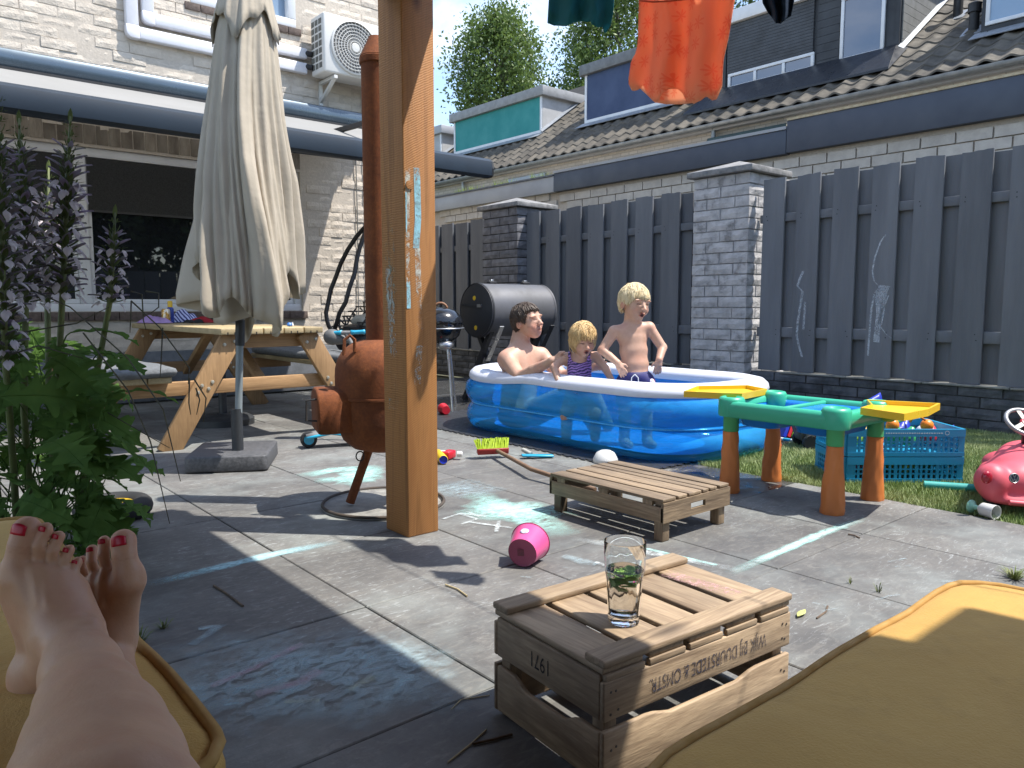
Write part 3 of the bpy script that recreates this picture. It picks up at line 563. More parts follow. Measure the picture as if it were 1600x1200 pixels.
# air conditioner
m_ac = M('ac_white', (.66, .65, .62), (.6, .59, .56), .45, 4); m_acg = M('ac_grille', (.42, .42, .4), (.36, .36, .34), .5, 5); m_acd = M('ac_fin_dark', (.14, .14, .12), (.1, .1, .09), .7, 50)
ac = thing('air_conditioner', 'white outdoor air conditioning unit bracketed to the brick wall', 'air conditioner', (4.45, 7.95, 3.45)); a0, a1, y0, y1, z0, z1 = 3.99, 4.87, 7.80, 8.11, 3.47, 4.09
bd = B(); bd.span((a0, y0, z0), (a1, y1, z1)); bd.build('body', m_ac, ac, bevel=.022, seg=3)
cx, cz, R = a0+.37, (z0+z1)/2, .275
B().lathe([(R+.012, 0), (R+.012, .02), (R-.004, .026), (R-.004, 0)], (cx, y0-.001, cz), (0, -1, 0), 48, cap=False).build('fan_surround', m_ac, ac, smooth=True); B().lathe([(0, 0), (R-.006, 0)], (cx, y0-.004, cz), (0, -1, 0), 48, cap=False).build('fan_well', M('fan_well', (.2, .2, .195), (.12, .12, .12), .6, 20), ac)
gr = B()
for k in range(1, 8): gr.tube([(cx+R*k/8*math.cos(a), y0-.022, cz+R*k/8*math.sin(a)) for a in (2*math.pi*j/40 for j in range(40))], .0042, 5, closed=True)
for k in range(36):
    a = 2*math.pi*k/36; gr.tube([(cx+r*math.cos(a+.35*(r/R)), y0-.019, cz+r*math.sin(a+.35*(r/R))) for r in (.05, .12, .19, R-.004)], .0028, 4, cap=False)
gr.build('fan_grille', m_ac, ac, smooth=True); B().lathe([(0, .028), (.045, .026), (.05, .02), (.05, 0)], (cx, y0-.004, cz), (0, -1, 0), 24, cap=False).build('fan_hub', m_ac, ac, smooth=True)
for k in range(7):
    z = z0+.055+k*.076
    for q in range(3): B().span((a0-.003, y0+.05+q*.085, z), (a0+.002, y0+.115+q*.085, z+.056)).build('side_vent', m_acd, ac)
for x in (a0+.14, a1-.2):
    B().span((x-.02, WY-.035, z0-.28), (x+.02, WY-.008, z0-.012)).build('bracket_upright', m_ac, ac); B().beam((x, WY-.02, z0-.235), (x, y0+.03, z0-.03), .034, .03).build('bracket_brace', m_ac, ac); B().span((x-.02, y0+.01, z0-.045), (x+.02, WY-.036, z0-.012)).build('bracket_arm', m_ac, ac)
for z in (3.56, 3.70): B().tube([(3.95, 8.13, z+.02), (3.97, 8.10, z+.01), (a0-.001, 8.06, z)], .03, 10).build('pipe', m_dark, ac, smooth=True)
cbl = thing('wall_cable', 'thin pale cables running down the lit brick wall', 'cable', (4.62, WY, 1)); m_cab = M('cable_grey', (.2, .2, .19), None, .6)
for x in (4.55, 4.66): B().tube([(x, WY-.03, 2.9), (x+.01, WY-.028, 2.0), (x-.005, WY-.028, .6)], .006, 6).build('cable', m_cab, cbl)
# ================================================================ NEIGHBOURS behind the fence
m_fasc = M('slate_fascia', (.07, .085, .115), (.06, .072, .1), .55, 2, bump=.05); m_fasw = M('pale_fascia', (.42, .43, .44), (.36, .37, .39), .5, 2); m_nb = M('cream_brick', (.6, .55, .48), (.5, .455, .4), .9, 8, bump=.5, rand=.09); m_trim = M('raw_timber_trim', (.6, .5, .33), (.45, .36, .22), .7, 20)
sh = thing('neighbour_shed', 'flat roofed extension behind fence with dark slate fascia over cream brick', 'shed', (8.7, 6, 0))
B().span((8.56, 1, 0), (11.5, 8.93, 3.0)).build('wall', m_mortar, sh); nbm = [brick_mesh('brick', .32, .06, .105, s+60, m_nb, .004, 2, 1) for s in range(5)]
for c in range(4):
    y = 1.1+(.17 if c % 2 else 0)
    while y < 8.8: link('brick', rt.choice(nbm), None, sh, (8.555-8.7, y-6, 2.285+c*.118)); y += .338
B().span((8.46, 1, 2.75), (8.60, 4.952, 3.115)).build('fascia', m_fasc, sh, bevel=.004); B().span((8.462, 4.96, 2.742), (8.60, 8.93, 3.02)).build('fascia', m_fasc, sh, bevel=.004)
B().span((8.45, 1, 3.118), (8.62, 4.95, 3.145)).build('trim', m_trim, sh); B().span((8.45, 4.96, 3.024), (8.62, 8.93, 3.06)).build('trim', m_fasw, sh); B().span((8.6, 1, 2.99), (11.4, 8.93, 3.018)).build('roof', m_plinth, sh)
s2 = thing('neighbour_shed', 'flat roofed extension behind fence with pale grey fascia, left of the slate one', 'shed', (8.7, 11, 0))
B().span((8.56, 8.935, 0), (11.5, 16, 2.9)).build('wall', m_mortar, s2); B().span((8.46, 8.935, 2.74), (8.6, 16, 2.985)).build('fascia', m_fasw, s2, bevel=.004); B().span((8.44, 8.94, 2.988), (8.62, 16, 3.015)).build('trim', m_plinth, s2)
for c in range(2):
    y = 9.1+(.17 if c % 2 else 0)
    while y < 12: link('brick', rt.choice(nbm), None, s2, (8.555-8.7, y-11, 2.57+c*.118)); y += .338
# row houses
def brickwall_mat():
    t = NT('far_cream_brick'); bt = t.node('TexBrick', Scale=1.0); bt.inputs['Color1'].default_value = (.5, .455, .395, 1); bt.inputs['Color2'].default_value = (.4, .365, .32, 1); bt.inputs['Mortar'].default_value = (.3, .275, .24, 1)
    bt.inputs['Brick Width'].default_value = .24; bt.inputs['Row Height'].default_value = .075; bt.inputs['Mortar Size'].default_value = .008; sx = t.node('SeparateXYZ'); cx_ = t.node('CombineXYZ'); t.link(t.node('NewGeometry').outputs['Position'], sx.inputs[0]); t.link(sx.outputs['Y'], cx_.inputs[0]); t.link(sx.outputs['Z'], cx_.inputs[1]); t.link(cx_.outputs[0], bt.inputs['Vector'])
    t.link(bt.outputs['Color'], t.p.inputs['Base Color']); t.p.inputs['Roughness'].default_value = .9; t.bump(bt.outputs['Fac'], -.4, .01); return t.m
rh = thing('row_houses', 'terrace of brick houses with brown pantile roof and dormers behind the fence', 'house', (14, 10, 0)); RS = math.tan(math.radians(35)); rz = lambda x: 4.55+RS*(x-12.95)
B().span((13.2, 1, 0), (20, 24, 4.6)).build('wall', brickwall_mat(), rh); m_zinc = M('zinc', (.3, .32, .33), (.22, .24, .25), .45, 8, metal=.5)
rf = B().add([(13.0, 1, rz(13.0)-.05), (17.6, 1, rz(17.6)-.05), (17.6, 24, rz(17.6)-.05), (13.0, 24, rz(13.0)-.05)], [(0, 1, 2, 3)]).build('roof', M('roof_underlay', (.03, .028, .026), None, .95), rh)
gp = [(12.98+.075*math.cos(a), 4.50+.075*math.sin(a)) for a in (math.radians(q) for q in range(180, 361, 20))]; gp += [(x*.94+12.98*.06, z*.94+4.5*.06+.004) for x, z in reversed(gp)]
B().prism([(x, 1, z) for x, z in gp], (0, 23, 0)).build('gutter', m_zinc, rh, smooth=True); B().span((13.06, 1, 4.40), (13.2, 24, 4.52)).build('soffit', m_fasw, rh)
for y in (9.25, 17.5): B().tube([(13.1, y, 4.45), (13.1, y, 3.0)], .045, 10).build('downpipe', m_zinc, rh, smooth=True)
def pantile(tw=.33, th=.37, n=9):
    b = B(); g = []
    for k in (0, 1):
        g.append([(k*th*math.cos(math.radians(35))*1.08, -tw/2*1.06+tw*1.06*j/(n-1), k*th*math.sin(math.radians(35))*1.08+.03*math.cos(2*math.pi*j/(n-1)*1.0)+(.024 if k == 0 else 0)) for j in range(n)])
    b.sheet(g); lo = [(x-.004, y, z-.032) for x, y, z in g[0]]; b.sheet([lo, g[0]]); me = b.mesh('roof_tile'); me.shade_smooth(); me.set_sharp_from_angle(angle=math.radians(40)); return me
m_rt = M('pantile', (.118, .1, .074), (.07, .062, .05), .8, 5, bump=.3, rand=.3, dirt=((.22, .2, .13), 3, .66)); pt = pantile(); pt.materials.append(m_rt)
DOR = []   # (y0, y1, xf, ztop) filled below
dl = [(15.75, 19.8, 14.5), (10.4, 14.0, 14.35), (6.15, 9.75, 14.1), (1.5, 4.85, 14.0), (20.6, 24, 14.6)]
def under(y, x):
    return any(a-.12 < y < b-.02 and x > xf-.22 for a, b, xf in dl)
spots = []
for i in range(13):
    for j in range(66):
        x, y = 12.93+.37*math.cos(math.radians(35))*i, 1.6+.33*j
        if y < 23.6 and not under(y, x): spots.append((x, y))
def inview(x, y, z):
    p = np.array([x, y, z])-_c; d = p@_f; return -20 <= 800+FPX*(p@_r)/d <= 1620 and -30 <= 600-FPX*(p@_u)/d <= 1200
sv = sorted([s for s in spots if inview(s[0], s[1], rz(s[0]))], key=lambda s: s[0]*.648+s[1]*.7615); nr = set(sv[:300])
for x, y in sv[:300]: o = link('roof_tile', pt, None, rh, (x-14, y-10, rz(x)+.0)); o.rotation_euler = (rt.uniform(-.02, .02), rt.uniform(-.015, .015), rt.uniform(-.015, .015))
b = B(); pv = [tuple(q.co) for q in pt.vertices]; pf = [tuple(q.vertices) for q in pt.polygons]
for x, y in spots:
    if (x, y) not in nr: dz = rt.uniform(-.006, .006); b.add([(x+p[0], y+p[1], rz(x)+p[2]+dz) for p in pv], pf)
b.build('roof_tiles', m_rt, rh, smooth=True)['kind'] = 'stuff'
m_lead2 = M('lead_flashing', (.34, .36, .39), (.24, .26, .28), .5, 10, metal=.3)
def dormer(lab, y0, y1, xf, zt, body, face, fas, bt=.10, open_=None):
    d = thing('dormer', lab, 'dormer', (xf, (y0+y1)/2, rz(xf))); zb = rz(xf); xb = 12.95+(zt-4.55)/RS+.2
    side = [(xf, zb-.05), (xf, zt), (xb, zt), (xb, rz(xb)-.15)]
    B().prism([(x, y0, z) for x, z in side], (0, y1-y0, 0)).build('cheek', body, d)
    B().span((xf-.12, y0-.12, zt), (xb+.3, y1+.12, zt+.25)).build('fascia', fas, d, bevel=.01)
    fr = B()
    for a, c in (((y0+.01, zb+.02), (y1-.01, zb+.09)), ((y0+.01, zb+.092), (y0+.08, zt-.004)), ((y1-.08, zb+.092), (y1-.01, zt-.004))): fr.span((xf-.035, a[0], a[1]), (xf-.002, c[0], c[1]))
    fr.build('frame', m_white if face is not None else body, d)
    if face is not None: B().span((xf-.02, y0+.082, zb+.094), (xf-.003, y1-.082, zt-.006)).build('screen', face, d)
    g_ = [[(xf-.02, y, zb+.02), (xf-.30, y, rz(xf-.30)+.075)] for y in np.linspace(y0-.1, y1+.08, 24)]; B().sheet(g_).build('flashing', m_lead2, d, solid=.012)
    gs = [[(x, y0-.10, rz(x)+.08), (x, y0-.002, rz(x)+.14)] for x in np.linspace(xf-.1, xb-.1, 12)]; B().sheet(gs).build('flashing', m_lead2, d, solid=.012)
    return d, zb
m_teal = M('teal_screen', (.03, .27, .26), (.025, .24, .235), .7, 2); m_blue = M('navy_screen', (.035, .06, .14), (.03, .052, .12), .6, 2); m_cheek = M('pale_cladding', (.46, .46, .46), (.38, .38, .38), .6, 3); m_lap = M('charcoal_cladding', (.04, .044, .05), (.03, .033, .038), .6, 3)
dormer('pale grey dormer with teal screen in its front, left of the navy one', 15.75, 19.8, 14.5, 6.62, m_cheek, m_teal, M('grey_fascia', (.3, .3, .3), (.24, .24, .24), .6)); dormer('dormer with navy blue screen in its front, behind the orange dress', 10.4, 14.0, 14.35, 6.72, m_cheek, m_blue, M('lead_grey_fascia', (.17, .175, .18), (.13, .135, .14), .6)); dormer('light grey dormer at far left of the terrace, by the wooden post', 20.6, 24, 14.6, 6.45, m_cheek, m_cheek, m_fasw)
dd, zb = dormer('charcoal dormer with roller shutter, two windows and white roof edge', 6.15, 9.75, 14.1, 6.72, m_lap, None, m_white)
m_shut = M('charcoal_shutter', (.05, .053, .06), (.042, .045, .05), .55, 3)
for i in range(16): B().span((14.05, 7.75, 5.74+i*.06), (14.098, 9.63, 5.795+i*.06)).build('shutter_slat', m_shut, dd)
def win(y0, y1, z0, z1, x, glass, parent, split=0):
    f_ = B()
    for a, c in (((y0, z0), (y1, z0+.06)), ((y0, z1-.06), (y1, z1)), ((y0, z0+.061), (y0+.06, z1-.061)), ((y1-.06, z0+.061), (y1, z1-.061))): f_.span((x-.05, a[0], a[1]), (x, c[0], c[1]))
    for k in range(split): yy = y0+(y1-y0)*(k+1)/(split+1); f_.span((x-.048, yy-.03, z0+.061), (x, yy+.03, z1-.061))
    f_ = f_.build('window', m_white, parent, bevel=.006); B().span((x-.02, y0+.06, z0+.06), (x-.014, y1-.06, z1-.06)).build('pane', glass, f_); return f_
m_gl = glass_pane('dormer_glass', (.05, .07, .12), 2.2); win(7.72, 9.6, 5.42, 5.73, 14.09, m_gl, dd, 2); win(6.42, 7.22, 5.42, 6.55, 14.09, m_gl, dd)
for i in range(9): B().span((14.08, 7.25, 5.40+i*.146), (14.098, 7.68, 5.40+i*.146+.14)).build('lap_board', m_lap, dd)
for i in range(9): B().span((14.12, 6.13, 5.44+i*.146), (15.0+i*.21, 6.148, 5.44+i*.146+.14)).build('lap_board', M('pale_lap', (.2, .2, .19), (.15, .15, .14), .7) if i == 0 else bpy.data.materials['pale_lap'], dd)
B().hull([(13.35, 6.0, rz(13.35)+.06), (14.06, 6.0, rz(14.06)+.06), (14.06, 10.2, rz(14.06)+.06), (13.35, 10.2, rz(13.35)+.06)], [(13.35, 6.0, rz(13.35)+.10), (14.06, 6.2, rz(14.06)+.16), (14.06, 10.0, rz(14.06)+.16), (13.35, 10.2, rz(13.35)+.10)]).build('apron', M('black_membrane', (.022, .024, .03), (.016, .018, .022), .35), dd)
d4, zb4 = dormer('dormer with large white framed window at top right corner', 1.5, 4.85, 14.0, 6.6, m_lap, None, m_white); win(2.6, 4.78, zb4+.1, 6.55, 13.99, glass_pane('corner_glass', (.2, .3, .42), 2.0), d4, 1)
vp = M('vent_black', (.02, .02, .022), None, .6)
for x, y, h, lb in ((15.1, 5.62, .62, 'black roof vent pipe beside the charcoal dormer'), (14.25, 5.05, .42, 'short black roof vent near the corner window'), (15.35, 14.75, .5, 'small black vent between teal and navy dormers')): 
    v_ = thing('roof_vent', lb, 'vent', (x, y, rz(x)), 'roof vents'); B().lathe([(.08, -.15), (.075, h*.65), (.10, h*.66), (.10, h), (.03, h+.03)], (x, y, rz(x)), n=14).build('pipe', vp, v_, smooth=True); B().box((x, y, rz(x)-.02), (.36, .3, .05), R=Matrix.Rotation(-math.radians(35), 3, 'Y')).build('base', m_lead2, v_)
gb = thing('awning_box', 'dark green awning cassette on the terrace wall above slate fascia', 'awning', (12.9, 8.4, 4.1)); B().span((12.95, 7.6, 4.05), (13.19, 9.3, 4.24)).build('cassette', M('dark_green', (.02, .045, .04), None, .45), gb, bevel=.02); B().span((12.94, 7.4, 4.07), (13.19, 7.595, 4.22)).build('end_cap', m_trim, gb, bevel=.01)
lb2 = [(10.9, 13.2, 4.22, 'pale blue lintel strip on terrace wall, the longer one'), (14.2, 15.6, 4.24, 'short pale blue lintel strip on terrace wall at left')]
for y0, y1, z, lab in lb2: props(B().span((13.14, y0, z-.09), (13.199, y1, z)).build('lintel_strip', M('pale_blue_strip', (.34, .4, .46), (.3, .35, .4), .6), None, bevel=.005), lab, 'lintel')
# ================================================================ TREES beyond the terrace
m_leafA = M('birch_leaf', (.17, .24, .06), (.09, .15, .04), .5, .9, lo=.3, hi=.7); m_leafB = M('dark_leaf', (.075, .125, .035), (.035, .06, .02), .5, .9, lo=.3, hi=.7); m_bark = M('bark', (.24, .22, .2), (.1, .09, .08), .9, 6, bump=.6)
for m_ in (m_leafA, m_leafB):
    t_ = m_.node_tree; p_ = [n for n in t_.nodes if n.type == 'BSDF_PRINCIPLED'][0]; tl = t_.nodes.new('ShaderNodeBsdfTranslucent'); mm = t_.nodes.new('ShaderNodeMixShader'); mm.inputs[0].default_value = .35; src = p_.inputs['Base Color'].links[0].from_socket; t_.links.new(src, tl.inputs[0])
    oo = [n for n in t_.nodes if n.type == 'OUTPUT_MATERIAL'][0]; t_.links.new(p_.outputs[0], mm.inputs[1]); t_.links.new(tl.outputs[0], mm.inputs[2]); t_.links.new(mm.outputs[0], oo.inputs[0])
def tree(name, label, base, H, crown, n_cl, per, mat, leaf=.16, droop=.6, seed=1):
    r = np.random.default_rng(seed); t = thing(name, label, 'tree', base, 'trees beyond the terrace'); bx, by, bz = base; cr_, ch, c0 = crown    # radius, height, crown bottom
    br = B(); pts = [(bx+.15*math.sin(k*1.3), by+.12*math.cos(k*1.7), bz+H*.92*k/7) for k in range(8)]; br.tube(pts, [.26*(1-k/8.5) for k in range(8)], 8)
    cl = []
    for i in range(n_cl):
        u = r.uniform(0, 1); zz = c0+ch*u; rad = cr_*np.sqrt(max(.02, math.sin(math.pi*min(.97, (u*.9+.08)))))*r.uniform(.25, 1)**.6; a = r.uniform(0, 2*np.pi); p = np.array([bx+rad*math.cos(a), by+rad*math.sin(a), bz+zz]); cl.append(p)
        if i % 3 == 0: q = np.array(pts[min(7, int(7*max(.2, (zz-rad*.4)/H)))]); br.tube([q, (q+p)/2+np.array([0, 0, .25]), p], [.07, .04, .015], 5)
    br.build('trunk', m_bark, t, smooth=True); V = []
    for p in cl:
        s = cr_*r.uniform(.16, .3); k = int(per*r.uniform(.6, 1.3)); c = p+r.normal(0, 1, (k, 3))*np.array([s*.6, s*.6, s*.8]); c[:, 2] -= droop*np.abs(r.normal(0, s*.7, k)); a = r.normal(0, 1, (k, 3)); a /= np.linalg.norm(a, axis=1)[:, None]; b_ = np.cross(a, r.normal(0, 1, (k, 3))); b_ /= np.linalg.norm(b_, axis=1)[:, None]; w = leaf*r.uniform(.6, 1.3, (k, 1))
        V.append(np.stack([c-a*w, c-b_*w*.55, c+a*w, c+b_*w*.55], 1).reshape(-1, 3))
    V = np.concatenate(V); props(flats('crown', mat, V, np.arange(len(V)).reshape(-1, 4), t), kind='stuff'); return t
def tp(px, dep): p = at(px, 478, dep); return (p[0], p[1], 0.)
tree('birch_tree', 'light green birch beyond the terrace, left of the clothes', tp(782, 40), 15.2, (2.7, 7.0, 8.6), 130, 170, m_leafA, .10, .9, 3)
tree('leafy_tree', 'tall tree behind the hanging clothes, over the navy dormer', tp(958, 44), 19.5, (3.6, 10.5, 8.5), 170, 190, m_leafA, .11, .9, 5); tree('leafy_tree', 'darker green tree behind the orange dress', tp(1085, 48), 20, (3.6, 10, 10), 130, 160, m_leafB, .12, .5, 8); tree('leafy_tree', 'tree top just over the white edge of the charcoal dormer', tp(1200, 46), 19.4, (3.4, 8, 11), 110, 160, m_leafB, .12, .5, 11)
tree('leafy_tree', 'low dark tree showing between the navy dormer and the birch', tp(890, 52), 14.6, (2.6, 6, 8.5), 80, 160, m_leafB, .12, .5, 14)
# ================================================================ FURNITURE on the far side of the patio
# ---- closed parasol
def cloth_mat(name, c, c2, tr=.25, bump=.2, sc=3.):
    t = NT(name); col = t.ramp(t.noise(t.pos(), sc, 4), [(.3, c), (.7, c2)]); tl = t.node('BsdfTranslucent'); mm = t.node('MixShader'); mm.inputs[0].default_value = tr
    t.link(col, t.p.inputs['Base Color']); t.p.inputs['Roughness'].default_value = .9; t.p.inputs['Specular IOR Level'].default_value = .2; t.link(col, tl.inputs[0]); t.link(t.p.outputs[0], mm.inputs[1]); t.link(tl.outputs[0], mm.inputs[2]); t.link(mm.outputs[0], t.out.inputs[0])
    if bump: t.bump(t.noise(t.pos(), 14, 3), bump, .02)
    return t.m
m_para = cloth_mat('parasol_cloth', (.58, .51, .41), (.5, .44, .35), .2)
PX_, PY_ = 1.676, 4.50
ps = thing('parasol', 'closed beige parasol on a grey pole with dark granite base', 'parasol', (PX_, PY_, 0))
R30 = -math.radians(30)
bs = B(); pl = rpoly((0, 0), .46, .52, .03, 3); Rm = Matrix.Rotation(R30, 2); pl = [Rm@Vector(p) for p in pl]
bs.hull([(PX_+p[0], PY_+.07+p[1], .004) for p in pl], [(PX_+p[0]*.99, PY_+.07+p[1]*.99, .095) for p in pl]); bs.build('base', M('granite_base', (.06, .062, .066), (.1, .1, .105), .6, 60, bump=.2, lo=.4, hi=.62), ps, bevel=.01)
m_pole = M('pole_grey', (.22, .25, .26), (.19, .22, .23), .45, 4); m_slv = M('pole_sleeve', (.035, .038, .042), (.025, .027, .03), .5, 8)
B().tube([(PX_, PY_, .09), (PX_+RT[0]*.148, PY_+RT[1]*.148, 2.9)], .021, 16).build('pole', m_pole, ps, smooth=True); B().tube([(PX_, PY_, .09), (PX_, PY_, .345)], .033, 16).build('sleeve', m_slv, ps, smooth=True)
B().tube([(PX_+RT[0]*.034, PY_+RT[1]*.034, .72), (PX_+RT[0]*.042, PY_+RT[1]*.042, .87)], .027, 16).build('grip', m_slv, ps, smooth=True)
def lerp(tab, z):
    return float(np.interp(z, [a for a, b in tab], [b for a, b in tab]))
rad = [(.8, .26), (1.0, .275), (1.3, .25), (1.7, .215), (2.1, .18), (2.5, .145), (2.75, .10), (2.95, .04)]; cen = [(.8, .075), (1.2, .09), (2.0, .115), (3.0, .15)]
N, K = 160, 44; g = []; prn = random.Random(12); ph = [prn.uniform(0, 6.28) for _ in range(9)]
def para_r(a, z, zt):
    R = lerp(rad, z); d = min(1, (2.9-z)/1.2)
    f = .15*math.sin(8*a+ph[0]+.5*math.sin(z*1.7))+.10*math.sin(13*a+ph[1]+z*1.1)+.07*math.sin(23*a+ph[2]-z*1.6)+.13*math.sin(3*a+ph[3]); f = abs(f)*1.5-.14+.5*f+.05*mnoise.noise(Vector((math.cos(a)*3, math.sin(a)*3, z*3.2)))+.03*mnoise.noise(Vector((math.cos(a)*9, math.sin(a)*9, z*8)))
    return R*(1+d*f*.8)
for k in range(K):
    row = []
    for i in range(N):
        a = 2*math.pi*i/N; hem = .98+.13*math.sin(2*a+2.2)+.10*math.sin(5*a+ph[4])+.05*math.sin(8*a+ph[0]); z = hem+(2.93-hem)*(k/(K-1))**.9
        r = para_r(a, z, hem); cx = lerp(cen, z); tw = a+.25*math.sin(z*2.1)
        row.append((PX_+RT[0]*cx+r*math.cos(tw), PY_+RT[1]*cx+r*math.sin(tw), z))
    g.append(row)
B().sheet(g, wrap=True).build('canopy', m_para, ps, smooth='all', solid=.004)
g = []
for k in range(9):
    row = []
    for i in range(N):
        a = 2*math.pi*i/N; hem = 2.50+.07*math.sin(4*a+1.)+.03*math.sin(9*a); z = hem+(3.0-hem)*k/8; r = para_r(a+.2, max(z, 2.3), hem)*1.12+.012; cx = lerp(cen, z); row.append((PX_+RT[0]*cx+r*math.cos(a), PY_+RT[1]*cx+r*math.sin(a), z))
    g.append(row)
B().sheet(g, wrap=True).build('vent_cap', m_para, ps, smooth='all', solid=.004)
st = at(322, 330, 4.24); st2 = at(316, 386, 4.22); B().beam(st, st2, .05, .006, up=FW).build('strap', m_para, ps, bevel=.002)
# inner hanging fold of cloth near the pole
gg = []
for k in range(8): z = .84+.05*k; gg.append([(PX_+RT[0]*s+FW[0]*(-.06+.05*math.sin(s*22+z*5)), PY_+RT[1]*s+FW[1]*(-.06+.05*math.sin(s*22+z*5)), z+.18*max(0, s)+.2*abs(s+.03)) for s in np.linspace(-.11, .17, 12)])
B().sheet(gg).build('loose_fold', m_para, ps, smooth='all', solid=.004)
# ---- picnic table
m_ptop = wood('picnic_top', (.5, .39, .22), (.33, .25, .13), 'y', rand=.12); m_pleg = wood('picnic_leg', (.42, .25, .115), (.26, .15, .065), 'z', rand=.1); m_pbeam = wood('picnic_beam', (.44, .26, .12), (.27, .15, .065), 'x', rand=.1); m_bolt = M('bolt', (.6, .56, .46), None, .35, metal=.6)
pt_ = thing('picnic_table', 'wooden picnic table with fixed benches beside the house', 'table', (2.225, 6.3, 0)); PXC = 2.225
for i in range(5):
    x = 1.85+.151*i; b = B().span((x, 5.2, .757), (x+.144, 7.42, .80)); b.build('plank', m_ptop, pt_, bevel=.006)
    for q in range(1, 3): B().span((x+.048*q-.003, 5.1975, .756), (x+.048*q+.003, 5.3, .775)).build('groove', m_dark, pt_)
for y in (5.27, 7.25):
    for s in (-1, 1):
        B().beam((PXC+s*.73, y, -.02), (PXC+s*.262, y, .765), .045, .145, up=(1, 0, 0)).build('leg', m_pleg, pt_, bevel=.005)
        for z in (.385, .43, .70): 
            xx = PXC+s*(.73-.468*(z+.02)/.785)
            for dx in (-.035, .035): B().lathe([(.013, 0), (.011, .007), (0, .009)], (xx+dx, y-.0225, z+dx*.3), (0, -1, 0), 10, cap=False).build('bolt', m_bolt, pt_, smooth=True)
    B().span((PXC-1.05, y+.024, .355), (PXC+1.05, y+.069, .45)).build('beam', m_pbeam, pt_, bevel=.005); B().span((PXC-.33, y+.024, .66), (PXC+.33, y+.069, .756)).build('beam', m_pbeam, pt_, bevel=.005)
    B().beam((PXC, y+.1 if y < 6 else y-.1, .36), (PXC, 6.05 if y < 6 else 6.5, .74), .07, .045, up=(0, 0, 1)).build('brace', m_pleg, pt_, bevel=.004)
for s in (-1, 1):
    for k in range(2): 
        xa = PXC+s*(.70+.153*k); B().span((min(xa, xa+s*.145), 5.2, .452), (max(xa, xa+s*.145), 7.42, .492)).build('bench_plank', m_ptop, pt_, bevel=.006)
def cushion(name, label, x0, x1, y0, y1, z0, z1, mat, r=.06, pipe=None, pm=None, cat='cushion', soft=.03, lump=.008, group=None, n=7, parent=None):
    cx, cy, w_, h_ = (x0+x1)/2, (y0+y1)/2, x1-x0, y1-y0; rings = []; T_ = z1-z0
    prof = [(soft, z0), (soft*.3, z0+soft*.4), (0, z0+soft), (0, z0+T_*.5), (0, z1-soft), (soft*.25, z1-soft*.35), (soft*.9, z1-soft*.05), (.07, z1+.004), (.16, z1+.008), (.28, z1+.008)]
    b = B(); m = None; den = max(6, n)
    def ring(ins, z):
        base = rpoly((cx, cy), w_-2*ins, h_-2*ins, max(.012, r-ins*.5), 4); out = []
        for i in range(len(base)):
            p, q = Vector(base[i]), Vector(base[(i+1) % len(base)]); L = (q-p).length; k = 1 if L < .1 else 14
            out += [p+(q-p)*(j/k) for j in range(k)]
        return [(p.x, p.y, z+lump*mnoise.noise(Vector((p.x*5, p.y*5, z*3+x0)))+lump*.5*mnoise.noise(Vector((p.x*16, p.y*16, z*6)))) for p in out]
    mx_ = min(w_, h_)/2-.02
    R_ = [ring(min(i, mx_), z) for i, z in prof if i < mx_]; b.sheet(R_, wrap=True); m = len(R_[0]); b.f.append(tuple(range(m-1, -1, -1))); b.m.append(0)
    k = len(b.v)-m; c = len(b.v); b.v.append((cx, cy, z1+.008)); 
    for i in range(m): b.f.append((k+i, k+(i+1) % m, c)); b.m.append(0)
    t = parent or thing(name, label, cat, (cx, cy, z0), group); b.build('pad', mat, t, smooth='all')
    if pipe: B().tube([(p[0], p[1], p[2]+.001) for p in ring(soft*.25-.002, z1-soft*.30)], pipe, 6, closed=True).build('piping', pm or mat, t, smooth='all')
    return t
m_gcush = M('grey_cushion', (.16, .17, .18), (.12, .125, .13), .95, 30, bump=.25, bscale=150)
cushion('bench_cushion', 'grey seat pad on the near left bench of the picnic table', 1.17, 1.555, 5.16, 7.3, .493, .56, m_gcush, .03, group='bench pads'); cushion('bench_cushion', 'dark grey seat pad on the bench behind the picnic table', 2.90, 3.29, 5.25, 7.35, .493, .56, m_gcush, .03, group='bench pads')
# things on the table
zt = .802
def cyl(name, label, cat, prof, loc, mats, names, group=None, n=24):
    t = thing(name, label, cat, loc, group)
    for nm, pr, m_ in zip(names, prof, mats): B().lathe(pr, loc, n=n).build(nm, m_, t, smooth=True)
    return t
m_gold = M('can_gold', (.6, .33, .06), (.7, .62, .5), .3, 25, metal=.5, lo=.45, hi=.55); m_alu = M('aluminium', (.6, .6, .6), None, .3, metal=.9); m_bluep = M('deep_blue_plastic', (.02, .05, .32), (.015, .04, .25), .35); m_yel = M('yellow_plastic', (.78, .5, .03), (.7, .44, .02), .35)
cyl('drink_can', 'orange and silver drinks can on the picnic table', 'can', [[(.03, 0), (.036, .01), (.036, .112), (.03, .125)], [(.03, .1255), (.028, .128), (.0, .127)]], (2.06, 7.12, zt), [m_gold, m_alu], ['can_body', 'lid'])
cyl('spray_bottle', 'blue sunscreen bottle with yellow cap on the picnic table', 'bottle', [[(.028, 0), (.031, .008), (.031, .02), (.028, .03), (.031, .04), (.028, .06), (.031, .07), (.028, .09), (.03, .125), (.02, .14)], [(.021, .1405), (.021, .185), (.018, .195), (0, .196)]], (2.11, 7.16, zt), [m_bluep, m_yel], ['bottle', 'cap'])
